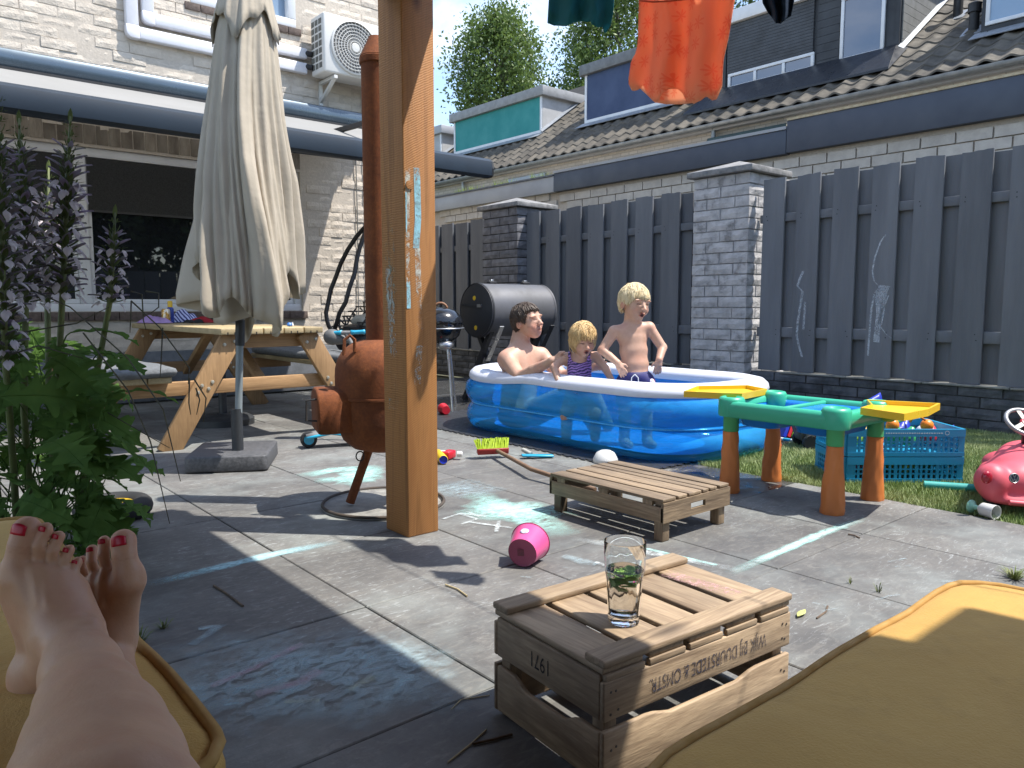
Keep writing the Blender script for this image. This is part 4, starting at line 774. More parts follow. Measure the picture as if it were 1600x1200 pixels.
def cloth_heap(label, c, rx, ry, h, mat, seed, rot=0.):
    g = []; r = random.Random(seed); off = Vector((r.uniform(0, 9), r.uniform(0, 9), r.uniform(0, 9)))
    for i in range(15):
        row = []
        for j in range(28):
            a = 2*math.pi*j/28; q = i/14; rr = q*(1+.28*mnoise.noise(Vector((math.cos(a)*1.4, math.sin(a)*1.4, 0))+off)); x, y = rx*rr*math.cos(a), ry*rr*math.sin(a)
            z = h*(1-q**2.2)*(.75+.6*mnoise.noise(Vector((x*14, y*14, 1))+off))+.012*abs(mnoise.noise(Vector((x*40, y*40, 2))+off)); x, y = x*math.cos(rot)-y*math.sin(rot), x*math.sin(rot)+y*math.cos(rot)
            row.append((c[0]+x, c[1]+y, c[2]+max(z, .004)))
        g.append(row)
    return props(B().sheet(g, wrap=True).build('folded_clothing', mat, None, smooth='all', loc=c, solid=.004), label, 'clothes', 'clothes on the picnic table')
def stripes(name, a, b_, sc=14, rot=(.3, .5, .2), dist=3., thr=.5):
    t = NT(name); w_ = t.node('TexWave', Scale=sc, Distortion=dist, Detail=2.); t.link(t.pos((1, 1, 1), rot), w_.inputs['Vector']); t.link(t.ramp(w_.outputs['Fac'], [(thr-.05, a), (thr+.05, b_)]), t.p.inputs['Base Color']); t.p.inputs['Roughness'].default_value = .85; return t.m
m_lil = cloth_mat('lilac_cloth', (.46, .33, .62), (.36, .24, .5), .1); m_bw = stripes('blue_white_cloth', (.5, .55, .8), (.03, .04, .2), 12); m_red = cloth_mat('red_cloth', (.4, .03, .04), (.25, .02, .03), .1); m_blk = cloth_mat('black_cloth', (.02, .02, .022), (.04, .04, .045), .05)
cloth_heap('lilac garment lying on the table left of the can', (1.985, 7.18, zt), .12, .16, .07, m_lil, 1, .4); cloth_heap('blue and white patterned cloth heaped on the picnic table', (2.27, 7.3, zt), .14, .1, .13, m_bw, 2, .2); cloth_heap('red garment on the right of the clothes heap', (2.34, 7.02, zt), .12, .07, .055, m_red, 3, -.6); cloth_heap('crumpled black cloth in front of the red garment', (2.26, 6.98, zt), .09, .06, .05, m_blk, 4, -.3)
tq = (2.41, 5.36, zt); ty = thing('small_toy', 'tiny blue and white toy on the table corner', 'toy', tq); B().lathe([(0, 0), (.016, .004), (.02, .016), (.012, .028), (0, .03)], tq, n=12, cap=False).build('toy_body', M('toy_blue', (.05, .2, .6), None, .4), ty, smooth=True); B().lathe([(.008, 0), (.012, .012), (.004, .03)], (tq[0]+.025, tq[1]+.005, zt), n=10).build('toy_head', m_white, ty, smooth=True)
# ---- rusty fire pot
def rust_mat():
    t = NT('rust'); v = t.pos(); n1 = t.noise(v, 7, 5, .7); n2 = t.noise(v, 70, 3, .7)
    c = t.ramp(n1, [(.3, (.12, .036, .012)), (.5, (.205, .06, .017)), (.72, (.28, .088, .024))]); c = t.mix(t.ramp(n2, [(.4, .35), (.6, 0.)]), c, (.09, .028, .012)); t.link(c, t.p.inputs['Base Color']); t.p.inputs['Roughness'].default_value = .88; t.bump(n2, .3, .004); return t.m
m_rust = rust_mat(); SX, SY = 1.87, 3.15; m_iron = M('black_iron', (.025, .025, .026), (.04, .034, .03), .7, 20)
sv_ = thing('fire_stove', 'rusty pot-bellied garden stove with tall chimney behind the post', 'stove', (SX, SY, 0))
B().lathe([(.0, .262), (.075, .266), (.14, .285), (.185, .325), (.207, .375), (.212, .42), (.212, .52)], (SX, SY, 0), n=48, cap=False).build('fire_bowl', m_rust, sv_, smooth='all')
B().lathe([(.213, .521), (.219, .523), (.219, .533), (.213, .536)], (SX, SY, 0), n=48, cap=False).build('seam_ring', m_rust, sv_, smooth=True)
B().lathe([(.216, .5365), (.218, .60), (.216, .66), (.204, .705), (.178, .748), (.14, .777), (.095, .792), (.06, .797)], (SX, SY, 0), n=48, cap=False).build('hood', m_rust, sv_, smooth='all')
B().lathe([(.07, .785), (.07, 2.07)], (SX, SY, 0), n=32, cap=False).build('chimney', m_rust, sv_, smooth=True)
B().lathe([(.072, 2.04), (.077, 2.045), (.077, 2.07), (.072, 2.075)], (SX, SY, 0), n=32, cap=False).build('chimney_band', m_rust, sv_, smooth=True); B().lathe([(.074, 2.076), (.032, 2.165), (.0, 2.172)], (SX, SY, 0), n=32, cap=False).build('chimney_cap', m_rust, sv_, smooth=True)
dv = np.array([-RT[0]*.93-FW[0]*.36, -RT[1]*.93-FW[1]*.36, 0]); dv /= np.linalg.norm(dv); sdv = np.array([-dv[1], dv[0], 0]); ctr = np.array([SX, SY, 0])
arch = [(-.13, .375), (.13, .375), (.13, .52), (.105, .56), (.05, .577), (-.05, .577), (-.105, .56), (-.13, .52)]
B().hull([ctr+dv*.12+sdv*a+np.array([0, 0, z]) for a, z in arch], [ctr+dv*.315+sdv*a+np.array([0, 0, z]) for a, z in arch]).build('fire_door', m_rust, sv_, bevel=.012)
hp = [ctr+dv*.31+sdv*.05+np.array([0, 0, z]) for z in (.42,)]; q0 = ctr+dv*.312+sdv*.09
B().tube([q0+np.array([0, 0, .535]), q0+dv*.048+np.array([0, 0, .53]), q0+dv*.05+np.array([0, 0, .44]), q0+np.array([0, 0, .435])], .005, 8).build('door_handle', m_iron, sv_, smooth=True)
for k in range(3):
    a = math.radians(75+120*k)+YAW+math.pi-.55; d_ = np.array([math.cos(a), math.sin(a), 0]); B().tube([ctr+d_*.06+np.array([0, 0, .29]), ctr+d_*.16+np.array([0, 0, .018])], .0215, 14).build('leg', m_rust, sv_, smooth=True)
pr = ctr+dv*.10-FW*.12; B().tube([pr+np.array([0, 0, .745]), pr+np.array([0, 0, .80]), pr+dv*.02+np.array([0, 0, .82]), pr+dv*.045+np.array([0, 0, .80]), pr+dv*.05+np.array([0, 0, .73])], .008, 8).build('hood_handle', m_rust, sv_, smooth=True)
rr = ctr+dv*.09-FW*.10; B().tube([rr+np.array([.0, 0, .262])+dv*(.018*math.cos(a))+np.array([0, 0, .022*math.sin(a)]) for a in (2*math.pi*j/16 for j in range(16))], .0032, 6, closed=True).build('ash_ring', m_iron, sv_, smooth=True)
bp = thing('fire_plate', 'round dark metal plate on the paving under the rusty stove', 'plate', (SX, SY, 0)); B().lathe([(0, .004), (.275, .004), (.277, .006), (.285, .016), (.292, .016), (.294, .0035)], (SX, SY, 0), n=64, cap=False).build('disc', M('worn_plate', (.17, .165, .155), (.3, .29, .26), .7, 12, bump=.3), bp, smooth=True)
B().tube([(SX+.288*math.cos(a), SY+.288*math.sin(a), .014) for a in (2*math.pi*j/64 for j in range(64))], .008, 6, closed=True).build('rim', M('rusty_rim', (.05, .04, .034), (.08, .06, .045), .8, 14), bp, smooth='all')
# ---- hanging egg chair
EC = np.array([3.93, 6.74, 0]); m_wick = M('black_wicker', (.016, .015, .016), (.03, .028, .028), .5, 20)
eg = thing('hanging_chair', 'black wicker hanging egg chair with pale cushion by the brick wall', 'chair', (EC[0], EC[1], .45)); ax_o = np.array([-RT[0]*.9-FW[0]*.44, -RT[1]*.9-FW[1]*.44, 0]); ax_s = np.array([-ax_o[1], ax_o[0], 0])
def egg(u, v):       # u 0 bottom..1 top, v angle: 0 = mouth
    r = .62*math.sin(math.pi*min(1, u))**.62*(1.05-.45*u); return EC+ax_o*(r*math.cos(v))+ax_s*(r*math.sin(v))+np.array([0, 0, .46+1.32*u])
vmin = lambda u: math.radians(float(np.interp(u, [0, .17, .24, .4, .6, .85, 1], [0, 0, 50, 92, 108, 104, 95]))); lat = B()
for v in np.radians(np.arange(0, 360, 14)):
    us = [u for u in np.linspace(.03, .97, 26) if vmin(u) <= min(v, 2*math.pi-v)+.02]
    if len(us) > 2: lat.tube([egg(u, v) for u in us], .009, 5)
for u in np.linspace(.03, .97, 26): lat.tube([egg(u, v) for v in np.linspace(vmin(u), 2*math.pi-vmin(u), 30)], .008, 5)
for sgn in (1, -1):
    for v0 in np.radians(np.arange(0, 360, 14)):
        run = []
        for u in np.linspace(.05, .95, 30):
            v = (v0+sgn*2.2*(u-.1)) % (2*math.pi)
            if vmin(u) <= min(v, 2*math.pi-v): run.append(egg(u, v))
            else:
                if len(run) > 2: lat.tube(run, .009, 5)
                run = []
        if len(run) > 2: lat.tube(run, .009, 5)
lat.build('woven_shell', m_wick, eg, smooth='all'); vrim = lambda u: math.radians(float(np.interp(u, [0, .17, .24, .4, .6, .85, 1], [0, 0, 24, 44, 52, 50, 50]))); UU = [.17, .19, .22, .26, .32, .4, .5, .6, .7, .8, .9, .98]; rim = [egg(u, vrim(u)) for u in UU]+[egg(u, -vrim(u)) for u in reversed(UU)][:-1]; B().tube(rim, .022, 8, closed=True).build('rim', m_wick, eg, smooth='all')
seat = SDF(.05); 
for k in range(7): a = 2*math.pi*k/6; seat.ell(EC+np.array([.22*math.cos(a) if k < 6 else 0, .22*math.sin(a) if k < 6 else 0, .62]), (.2, .2, .16))
seat.build('seat_shell', m_wick, eg, h=.02); m_cu = M('pale_cushion', (.5, .49, .44), (.4, .39, .35), .8, 6, bump=.3, bscale=12)
cs = SDF(.06)
for z in (.78, .9, 1.02, 1.14): 
    for s in (-.16, 0, .16): cs.ell(EC-ax_o*(.10+.0*z)+ax_s*s+np.array([0, 0, z]), (.12, .12, .10))
for d_ in (-.1, .08):
    for s in (-.16, 0, .16): cs.ell(EC+ax_o*d_+ax_s*s+np.array([0, 0, .80]), (.12, .12, .07))
cs.build('cushion', m_cu, eg, h=.02)
ch = B()
for k in range(30):
    c0 = EC+np.array([0, 0, 1.80+.032*k]); e1 = np.array([1., 0, 0]) if k % 2 else np.array([0, 1., 0]); ch.tube([c0+e1*(.011*math.cos(a))+np.array([0, 0, .021*math.sin(a)]) for a in (2*math.pi*j/10 for j in range(10))], .0035, 5, closed=True)
ch.build('chain', m_iron, eg, smooth='all'); B().beam((EC[0], EC[1], 2.745), (EC[0], 8.19, 2.80), .04, .05).build('wall_arm', m_iron, eg, bevel=.005)
# ---- child's scooter behind the stove
m_aqua = M('aqua_plastic', (.03, .38, .58), (.025, .32, .5), .3); m_gplast = M('grey_plastic', (.22, .22, .22), (.17, .17, .17), .5); m_rub = M('rubber', (.02, .02, .021), (.035, .035, .035), .8)
s0 = gnd(478, 700); s1 = s0+(FW*.22+RT*.56); sd2 = (s1-s0)/np.linalg.norm(s1-s0); sp = np.array([-sd2[1], sd2[0], 0])
so = thing('kick_scooter', "child's aqua and grey kick scooter standing behind the stove", 'scooter', tuple(s0))
dk = [(0, .075), (.06, .085), (.16, .10), (.30, .075), (.46, .06), (.56, .085), (.64, .16)]
g = [[s0+sd2*a+sp*w+np.array([0, 0, z+(.012 if abs(w) < .05 else 0)]) for w in (-.058, -.045, 0, .045, .058)] for a, z in dk]; B().sheet(g).build('deck', m_gplast, so, smooth='all', solid=.02)
for s in (-1, 1): B().tube([s0+sd2*a+sp*(s*.06)+np.array([0, 0, z]) for a, z in dk], .011, 7).build('deck_trim', m_aqua, so, smooth='all')
for p, off in ((s0+sd2*.02, 0), (s1+sd2*.06, .09), (s1+sd2*.06, -.09)): 
    wl_ = B().lathe([(.012, -.016), (.05, -.016), (.056, -.008), (.056, .008), (.05, .016), (.012, .016)], p+sp*off+np.array([0, 0, .057]), tuple(sp), 20).build('wheel', m_rub, so, smooth=True)
    B().lathe([(.0, -.019), (.034, -.018), (.034, .018), (0, .019)], p+sp*off+np.array([0, 0, .057]), tuple(sp), 16, cap=False).build('hub', m_aqua, wl_, smooth=True)
stp = s1+sd2*.05; hd = at(541, 520, float((stp-_c)@_f)); B().tube([stp+np.array([0, 0, .08]), np.array([hd[0], hd[1], hd[2]-.01])], .016, 12).build('stem', m_gplast, so, smooth=True)
for s in (-1, 1):
    q = hd+RT*(s*.03)+np.array([0, 0, .002]); e_ = hd+RT*(s*.125)+FW*.02+np.array([0, 0, .006*s]); B().tube([q, q+(e_-q)*.3, q+(e_-q)*.85, e_, e_+(e_-q)*.06], [.018, .014, .015, .019, .012], 12).build('grip', m_aqua, so, smooth='all')
B().tube([hd-RT*.032, hd+RT*.032], .016, 10).build('clamp', m_gplast, so, smooth=True); SDF(.03).ell(hd-RT*.11+FW*.04-np.array([0, 0, .03]), (.065, .06, .06)).ell(hd-RT*.04+FW*.05-np.array([0, 0, .05]), (.07, .05, .035)).build('handlebar_housing', M('grey_housing', (.14, .14, .14), (.1, .1, .1), .6), so, h=.012)  # grey blob standing for the handlebar's plastic housing
# ---- barrel smoker
m_smk = M('smoker_steel', (.14, .14, .15), (.105, .105, .11), .5, 3, metal=.25, dirt=((.07, .065, .06), 5, .62)); m_smd = M('smoker_black', (.022, .023, .026), (.03, .03, .033), .55, 5)
sm = thing('barrel_smoker', 'grey steel barrel smoker on black legs behind the man', 'barbecue', (5.0, 5.95, 0)); x0, x1, cy, cz, R = 4.60, 5.44, 5.95, .91, .262
B().lathe([(R, 0), (R, x1-x0)], (x0, cy, cz), (1, 0, 0), 48, cap=False).build('drum', m_smk, sm, smooth=True)
B().lathe([(0, -.004), (R*.9, -.004), (R-.004, .006), (R+.006, .008), (R+.006, .026), (R+.001, .028)], (x0, cy, cz), (1, 0, 0), 48, cap=False).build('end_cap', m_smd, sm, smooth=True); B().lathe([(0, .06), (R*.6, .05), (R*.9, .025), (R+.004, 0), (R+.004, -.02)], (x1, cy, cz), (1, 0, 0), 48, cap=False).build('end_cap', m_smk, sm, smooth=True)
for x in (x0+.2, x1-.2):
    B().box((x, cy, cz+R+.012), (.09, .05, .02)).build('hinge', m_smd, sm, bevel=.004); B().box((x, cy, cz+R+.03), (.04, .03, .02)).build('hinge_pin', m_alu, sm, bevel=.003)
for y, z in ((cy+.02, cz+.12), (cy+.0, cz-.17)): B().lathe([(0, .004), (.022, .003), (.024, 0)], (x0-.004, y, z), (-1, 0, 0), 8, cap=False).build('sticker', m_yel, sm)
B().beam((x0-.008, cy+.22, cz+.055), (x0-.008, cy-.05, cz+.045), .012, .018).build('latch_bar', m_smd, sm); B().box((x0-.012, cy-.07, cz+.045), (.014, .06, .03)).build('latch', m_alu, sm)
for x in (x0+.08, x1-.1):
    B().beam((x, cy+.30, .0), (x, cy-.20, cz-.10), .045, .045, up=(1, 0, 0)).build('leg', m_smd, sm); B().beam((x+.05, cy-.30, .0), (x+.05, cy+.20, cz-.10), .045, .045, up=(1, 0, 0)).build('leg', m_smd, sm)
    B().beam((x-.03, cy-.34, .76), (x-.03, cy-.12, .42), .01, .05, up=(1, 0, 0)).build('bracket', m_alu if x < 5 else m_smd, sm)
B().span((x0+.1, cy-.2, .22), (x1-.1, cy+.2, .24)).build('shelf', m_smd, sm)
# ---- black kettle grill
m_enam = M('black_enamel', (.012, .013, .016), None, .12, coat=.4); KC = (4.06, 5.78)
kg = thing('kettle_grill', 'small black kettle grill with wooden lid handle left of the smoker', 'barbecue', (*KC, 0)); kz = .80
B().lathe([(0, kz-.20), (.10, kz-.185), (.17, kz-.12), (.2, kz-.02), (.2, kz)], (*KC, 0), n=36, cap=False).build('bowl', m_enam, kg, smooth='all'); B().lathe([(.207, kz), (.207, kz+.012), (.19, kz+.06), (.14, kz+.11), (.06, kz+.135), (0, kz+.137)], (*KC, 0), n=36, cap=False).build('lid', m_enam, kg, smooth='all')
hw = wood('handle_wood', (.3, .14, .07), (.2, .09, .04), 'x', knots=False); kc = np.array([*KC, 0]); B().tube([kc+RT*(.06*math.cos(a))+np.array([0, 0, kz+.125+.055*math.sin(a)]) for a in (math.radians(q) for q in range(0, 181, 20))], .012, 8).build('lid_handle', hw, kg, smooth='all')
B().tube([(KC[0]+.215*math.cos(a), KC[1]+.215*math.sin(a), kz-.05) for a in (2*math.pi*j/30 for j in range(30))], .007, 6, closed=True).build('ring', m_alu, kg, smooth='all')
for k in range(3): a = math.radians(120*k+20); B().tube([(KC[0]+.13*math.cos(a), KC[1]+.13*math.sin(a), kz-.15), (KC[0]+.24*math.cos(a), KC[1]+.24*math.sin(a), 0)], .011, 8).build('leg', m_alu, kg, smooth=True)
SDF(.02).ell((KC[0]-.02, KC[1]-.1, kz-.2), (.08, .08, .05)).build('ash_pan', m_alu, kg, h=.012)
# ================================================================ FOREGROUND: sofa cushions, crate table with glass, low slatted table
def velvet(name, c, c2):
    t = NT(name); n1 = t.noise(t.pos((1, 1, 1)), 4.5, 4, .6, .6); col = t.ramp(n1, [(.3, c), (.7, c2)]); col = t.mix(t.ramp(t.noise(t.pos(), 11, 4, .7), [(.52, 0.), (.75, .5)]), col, tuple(.66*q for q in c)); t.link(col, t.p.inputs['Base Color']); t.p.inputs['Roughness'].default_value = .85; t.p.inputs['Sheen Weight'].default_value = .35; t.p.inputs['Sheen Roughness'].default_value = .5; t.p.inputs['Sheen Tint'].default_value = (1, .75, .4, 1)
    t.bump(t.math('ADD', t.noise(t.pos((1, 1, 1)), 4, 4, .6, .3), t.math('MULTIPLY', t.noise(t.pos(), 260, 2), .12)), .4, .03); return t.m
m_vel = velvet('mustard_velvet', (.55, .325, .078), (.48, .275, .062)); m_pip = M('piping_cord', (.42, .24, .065), (.36, .2, .05), .8, 30)
cushion('lounge_cushion', 'mustard velvet lounge cushion under the bare legs', -.85, .318, .86, 2.28, .27, .42, m_vel, .09, .009, m_pip, soft=.032, lump=.014, group='lounge cushions'); cushion('lounge_cushion', 'mustard lounge cushion corner at bottom left, in front of the legs', -.85, .345, -.42, .845, .27, .415, m_vel, .08, .009, m_pip, soft=.032, lump=.014, group='lounge cushions')
cushion('lounge_cushion', 'large mustard velvet cushion at lower right, half in sunlight', .60, 1.665, -.75, .545, .27, .42, m_vel, .10, .0062, m_pip, soft=.026, lump=.007, group='lounge cushions')
m_base = wood('sofa_timber', (.1, .075, .055), (.06, .045, .035), 'x', rand=.05)
for nm, lab, a, b_ in (('garden_sofa', 'dark timber sofa section under the chaise cushion on the left', (-.84, .86, 0), (.245, 2.2, .262)), ('garden_sofa', 'dark timber sofa section under the right lounge cushion', (.56, -.75, 0), (1.60, .44, .262)), ('garden_sofa', 'dark timber sofa section under the bottom left cushion corner', (-.84, -.5, 0), (.24, .84, .262))):
    t = thing(nm, lab, 'sofa', ((a[0]+b_[0])/2, (a[1]+b_[1])/2, 0), 'sofa sections'); h = (b_[2]-.05)/3
    for k in range(3): B().span((a[0], a[1], .05+h*k+.004), (b_[0], b_[1], .05+h*(k+1)-.004)).build('slat', m_base, t, bevel=.004)
    for x in (a[0]+.06, b_[0]-.06):
        for y in (a[1]+.06, b_[1]-.06): B().span((x-.03, y-.03, 0), (x+.03, y+.03, .053)).build('foot', m_base, t)
# ---- crate used as a side table
CA = -math.radians(4.6); c0 = np.array([1.045, .955]); ex = np.array([math.cos(CA), math.sin(CA)]); ey = np.array([-math.sin(CA), math.cos(CA)]); CL, CW, CH = .60, .375, .272
m_cr = {a: wood('crate_'+a, (.47, .345, .22), (.19, .125, .075), a, rand=.26, wear=(.12, .088, .062), bump=.4, scale=7) for a in 'xyz'}
cr_ = thing('fruit_crate', 'upturned wooden fruit crate with faded stencilled lettering, used as side table', 'crate', (c0[0], c0[1], 0), rz=CA)
def cb(name, a, b_, axis, bev=.0035, mat=None): return B().span(np.array(a), np.array(b_)).build(name, mat or m_cr[axis], cr_, bevel=bev, keep=True)
def cbp(name, poly, d, axis): return B().prism(poly, d).build(name, m_cr[axis], cr_, bevel=.003, keep=True)
T1 = .012
for i in range(5):          # top slats run across
    w_ = CL/5; cb('slat', (i*w_+(.008 if i else 0), .004, CH-.030), ((i+1)*w_-(.010 if i < 4 else 0), CW-.004, CH-.0165), 'y')
cb('batten', (-.002, -.002, CH-.016), (CL+.002, .056, CH), 'x', .004); cb('batten', (-.002, CW-.056, CH-.016), (CL+.002, CW+.002, CH), 'x', .004)
for i in range(5): cb('spacer', (i*CL/5+.006, .0, CH-.0438), ((i+1)*CL/5-.008, .012, CH-.0305), 'x', .0015)
for y in (0, CW-T1):
    cb('side_board', (0, y, .146), (CL, y+T1, .2275), 'x')
    poly = [(0, y, .012), (CL, y, .012), (CL, y, .126)]+[(CL*(1-q), y, .126-.016*min(1, max(0, math.sin(math.pi*min(1, max(0, (q-.22)/.56)))*1.9)) if .22 < q < .78 else .126) for q in np.linspace(.04, .96, 24)]+[(0, y, .126)]
    cbp('side_board', poly, (0, T1, 0), 'x')
for x in (0, CL-T1):
    cb('end_board', (x, T1+.001, .146), (x+T1, CW-T1-.001, .238), 'y')
    poly = [(x, T1+.001, .014), (x, CW-T1-.001, .014), (x, CW-T1-.001, .122)]+[(x, (CW-2*T1)*(1-q)+T1, .122-.022*min(1, math.sin(math.pi*(q-.2)/.6)*1.8) if .2 < q < .8 else .122) for q in np.linspace(.04, .96, 20)]+[(x, T1+.001, .122)]
    cbp('end_board', poly, (T1, 0, 0), 'y')
for x in (T1+.001, CL-T1-.036):
    for y in (T1+.001, CW-T1-.036): cb('corner_post', (x, y, .002), (x+.035, y+.035, CH-.032), 'z')
m_nail = M('nail', (.06, .045, .04), None, .6); nb = []
for x in (.02, .035, CL-.02, CL-.035):
    for z in (.165, .2, .04, .09): nb.append((x+rt.uniform(-.004, .004), -.0008, z+rt.uniform(-.006, .006)))
for x, y, z in nb: B().lathe([(0, .001), (.0028, .0006), (.003, 0)], (x, y, z), (0, -1, 0), 8, cap=False).build('nail', m_nail, cr_, keep=True)
def text_mesh(s, size, mat, name, parent, loc, rot, sx=1.):
    c = bpy.data.curves.new('t', 'FONT'); c.body = s; c.size = size; c.align_x = 'CENTER'; c.align_y = 'CENTER'; o = bpy.data.objects.new('t', c); COL.objects.link(o); dg = bpy.context.evaluated_depsgraph_get(); me = bpy.data.meshes.new_from_object(o.evaluated_get(dg)); bpy.data.objects.remove(o)
    me.materials.clear(); me.materials.append(mat); q = link(name, me, None, parent, loc); q.rotation_euler = rot; q.scale = (sx, 1, 1); return q
def ink_mat(name, c, lo=.36, hi=.52):
    t = NT(name); t.p.inputs['Base Color'].default_value = (*c, 1); t.p.inputs['Roughness'].default_value = .8; t.link(t.ramp(t.noise(t.pos((.3, 1, 1)), 130, 4, .7), [(lo, .12), (hi, .86)]), t.p.inputs['Alpha']); return t.m
m_ink = ink_mat('stencil_ink', (.03, .032, .06)); m_ink2 = ink_mat('stencil_ink_worn', (.03, .025, .025), .3, .48)
text_mesh('WIJK BIJ DUURSTEDE & OMSTR.', .044, m_ink, 'stencil_lettering', cr_, (.315, -.0012, .186), (math.pi/2, math.pi, 0), .62); text_mesh('1971', .05, m_ink2, 'stencil_number', cr_, (-.0012, .20, .192), (math.pi/2, math.pi, -math.pi/2), .75)
mc_p2 = chalk_mat('crate_pink_chalk', (.75, .45, .45), .46, .62, 60)
B().add([(.47, .30, CH-.0160), (.52, .31, CH-.0160), (.55, .10, CH-.0160), (.50, .10, CH-.0160)], [(0, 1, 2, 3)]).build('chalk_mark', mc_p2, cr_, keep=True)
# ---- tumbler of water with mint
GX, GY = gnd(975, 972, CH-.0165)[:2]; GZ = CH-.0164
m_glass = NT('clear_glass'); m_glass.p.inputs['Transmission Weight'].default_value = 1.; m_glass.p.inputs['Roughness'].default_value = .0; m_glass.p.inputs['IOR'].default_value = 1.46; m_glass.p.inputs['Base Color'].default_value = (.97, .985, .98, 1); m_glass = m_glass.m
m_water = NT('glass_water'); m_water.p.inputs['Transmission Weight'].default_value = 1.; m_water.p.inputs['Roughness'].default_value = 0.; m_water.p.inputs['IOR'].default_value = 1.33; m_water = m_water.m
gt = thing('drinking_glass', 'faceted tumbler of water with mint leaves standing on the crate', 'glass', (GX, GY, GZ)); NG = 60; gh = .186
def oct_r(a, n=10): w_ = 2*math.pi/n; b_ = (a % w_)-w_/2; return math.cos(w_/2)/math.cos(b_)
def ringg(r, z, f): return [(GX+r*(1+f*(oct_r(a)/.985-1))*math.cos(a), GY+r*(1+f*(oct_r(a)/.985-1))*math.sin(a), GZ+z) for a in (2*math.pi*j/NG for j in range(NG))]
outer = [ringg(r, z, f) for r, z, f in ((.028, .001, 1), (.0335, .003, 1), (.0355, .012, 1), (.0375, .05, 1), (.040, .095, 1), (.0425, .112, .5), (.0445, .122, 0), (.0455, .15, 0), (.0462, gh-.002, 0), (.0452, gh, 0))]
inner = [ringg(r, z, 0) for r, z in ((.0437, gh-.001), (.0435, .15), (.0425, .122), (.0395, .10), (.0365, .06), (.0335, .022), (.028, .0175))]
b = B(); b.sheet(outer+inner, wrap=True); n_ = len(b.v); b.f += [tuple(range(NG-1, -1, -1)), tuple(range(n_-NG, n_))]; b.m += [0, 0]; b.build('tumbler', m_glass, gt, smooth=True)
wr = [(.0282, .0180), (.0337, .0225), (.0367, .06), (.0397, .10), (.0424, .117), (.0426, .122)]
b = B(); b.lathe([(r-.0004, z+.0004) for r, z in wr], (GX, GY, GZ), n=48); b.build('water', m_water, gt, smooth=True)
m_mint = M('mint_leaf', (.3, .5, .12), (.2, .38, .08), .4, 40)
for k in range(11):
    a = k*2.4; r = .009+.02*rt.random(); z = .122-.006-.032*(k/11.)*rt.uniform(.5, 1.2); L, w_ = rt.uniform(.022, .032), rt.uniform(.012, .017); tl_ = rt.uniform(-.9, .9); ax = np.array([math.cos(a+1.1), math.sin(a+1.1), tl_*.6]); sx = np.array([-math.sin(a+1.1), math.cos(a+1.1), rt.uniform(-.5, .5)]); c = np.array([GX+r*math.cos(a)*.6, GY+r*math.sin(a)*.6, GZ+z-.008])
    g = [[c+ax*(L*(q-.5)*2*.6)+sx*(w_*s*math.sin(math.pi*q)**.7)+np.array([0, 0, .003*abs(s)]) for s in (-1, -.5, 0, .5, 1)] for q in np.linspace(.02, .98, 7)]; B().sheet(g).build('mint_leaf', m_mint, gt, smooth='all', solid=.0008)
# ---- low slatted table made of a crate tray
m_lt = {a: wood('tray_'+a, (.31, .225, .14), (.12, .08, .05), a, rand=.25, wear=(.09, .07, .05), bump=.4, scale=8) for a in 'xyz'}; lx0, lx1, ly0, ly1 = 2.40, 2.86, 1.885, 2.55
lt = thing('low_table', 'low slatted table made from a wooden tray, standing before the pool', 'table', (2.63, 2.2, 0))
for i, (a, w_) in enumerate(((0, .085), (.10, .06), (.172, .085), (.268, .04), (.318, .05), (.388, .068))): B().span((lx0+a, ly0+.004, .166), (lx0+a+w_, ly1-.004, .180)).build('slat', m_lt['y'], lt, bevel=.003)
for x in (lx0, lx1-.014): B().span((x, ly0+.0005, .082), (x+.014, ly1-.0005, .146)).build('side_board', m_lt['y'], lt, bevel=.003)
for yy in (ly0+.02, (ly0+ly1)/2, ly1-.05): B().span((lx0+.015, yy, .147), (lx1-.015, yy+.04, .1655)).build('batten', m_lt['x'], lt, bevel=.002)
for x in (lx0+.001, lx1-.022): 
    for yy in (ly0+.06, (ly0+ly1)/2-.03, ly1-.1): B().span((x, yy, .1465), (x+.02, yy+.05, .1655)).build('spacer', m_lt['z'], lt)
for y in (ly0, ly1-.014):
    hs_ = B(); c = (lx0+lx1)/2; y_ = y-.0005 if y == ly0 else y+.0005
    for a, b_ in (((lx0, .0825), (c-.05, .164)), ((c+.05, .0825), (lx1, .164)), ((c-.05, .0825), (c+.05, .112)), ((c-.05, .137), (c+.05, .164))): hs_.span((a[0], y_, a[1]), (b_[0], y_+.0135, b_[1]))
    hs_.build('end_board', m_lt['x'], lt)
for x in (lx0+.015, lx1-.06):
    for y in (ly0+.015, ly1-.06): B().span((x, y, 0), (x+.045, y+.045, .1455)).build('leg', m_lt['z'], lt, bevel=.003)
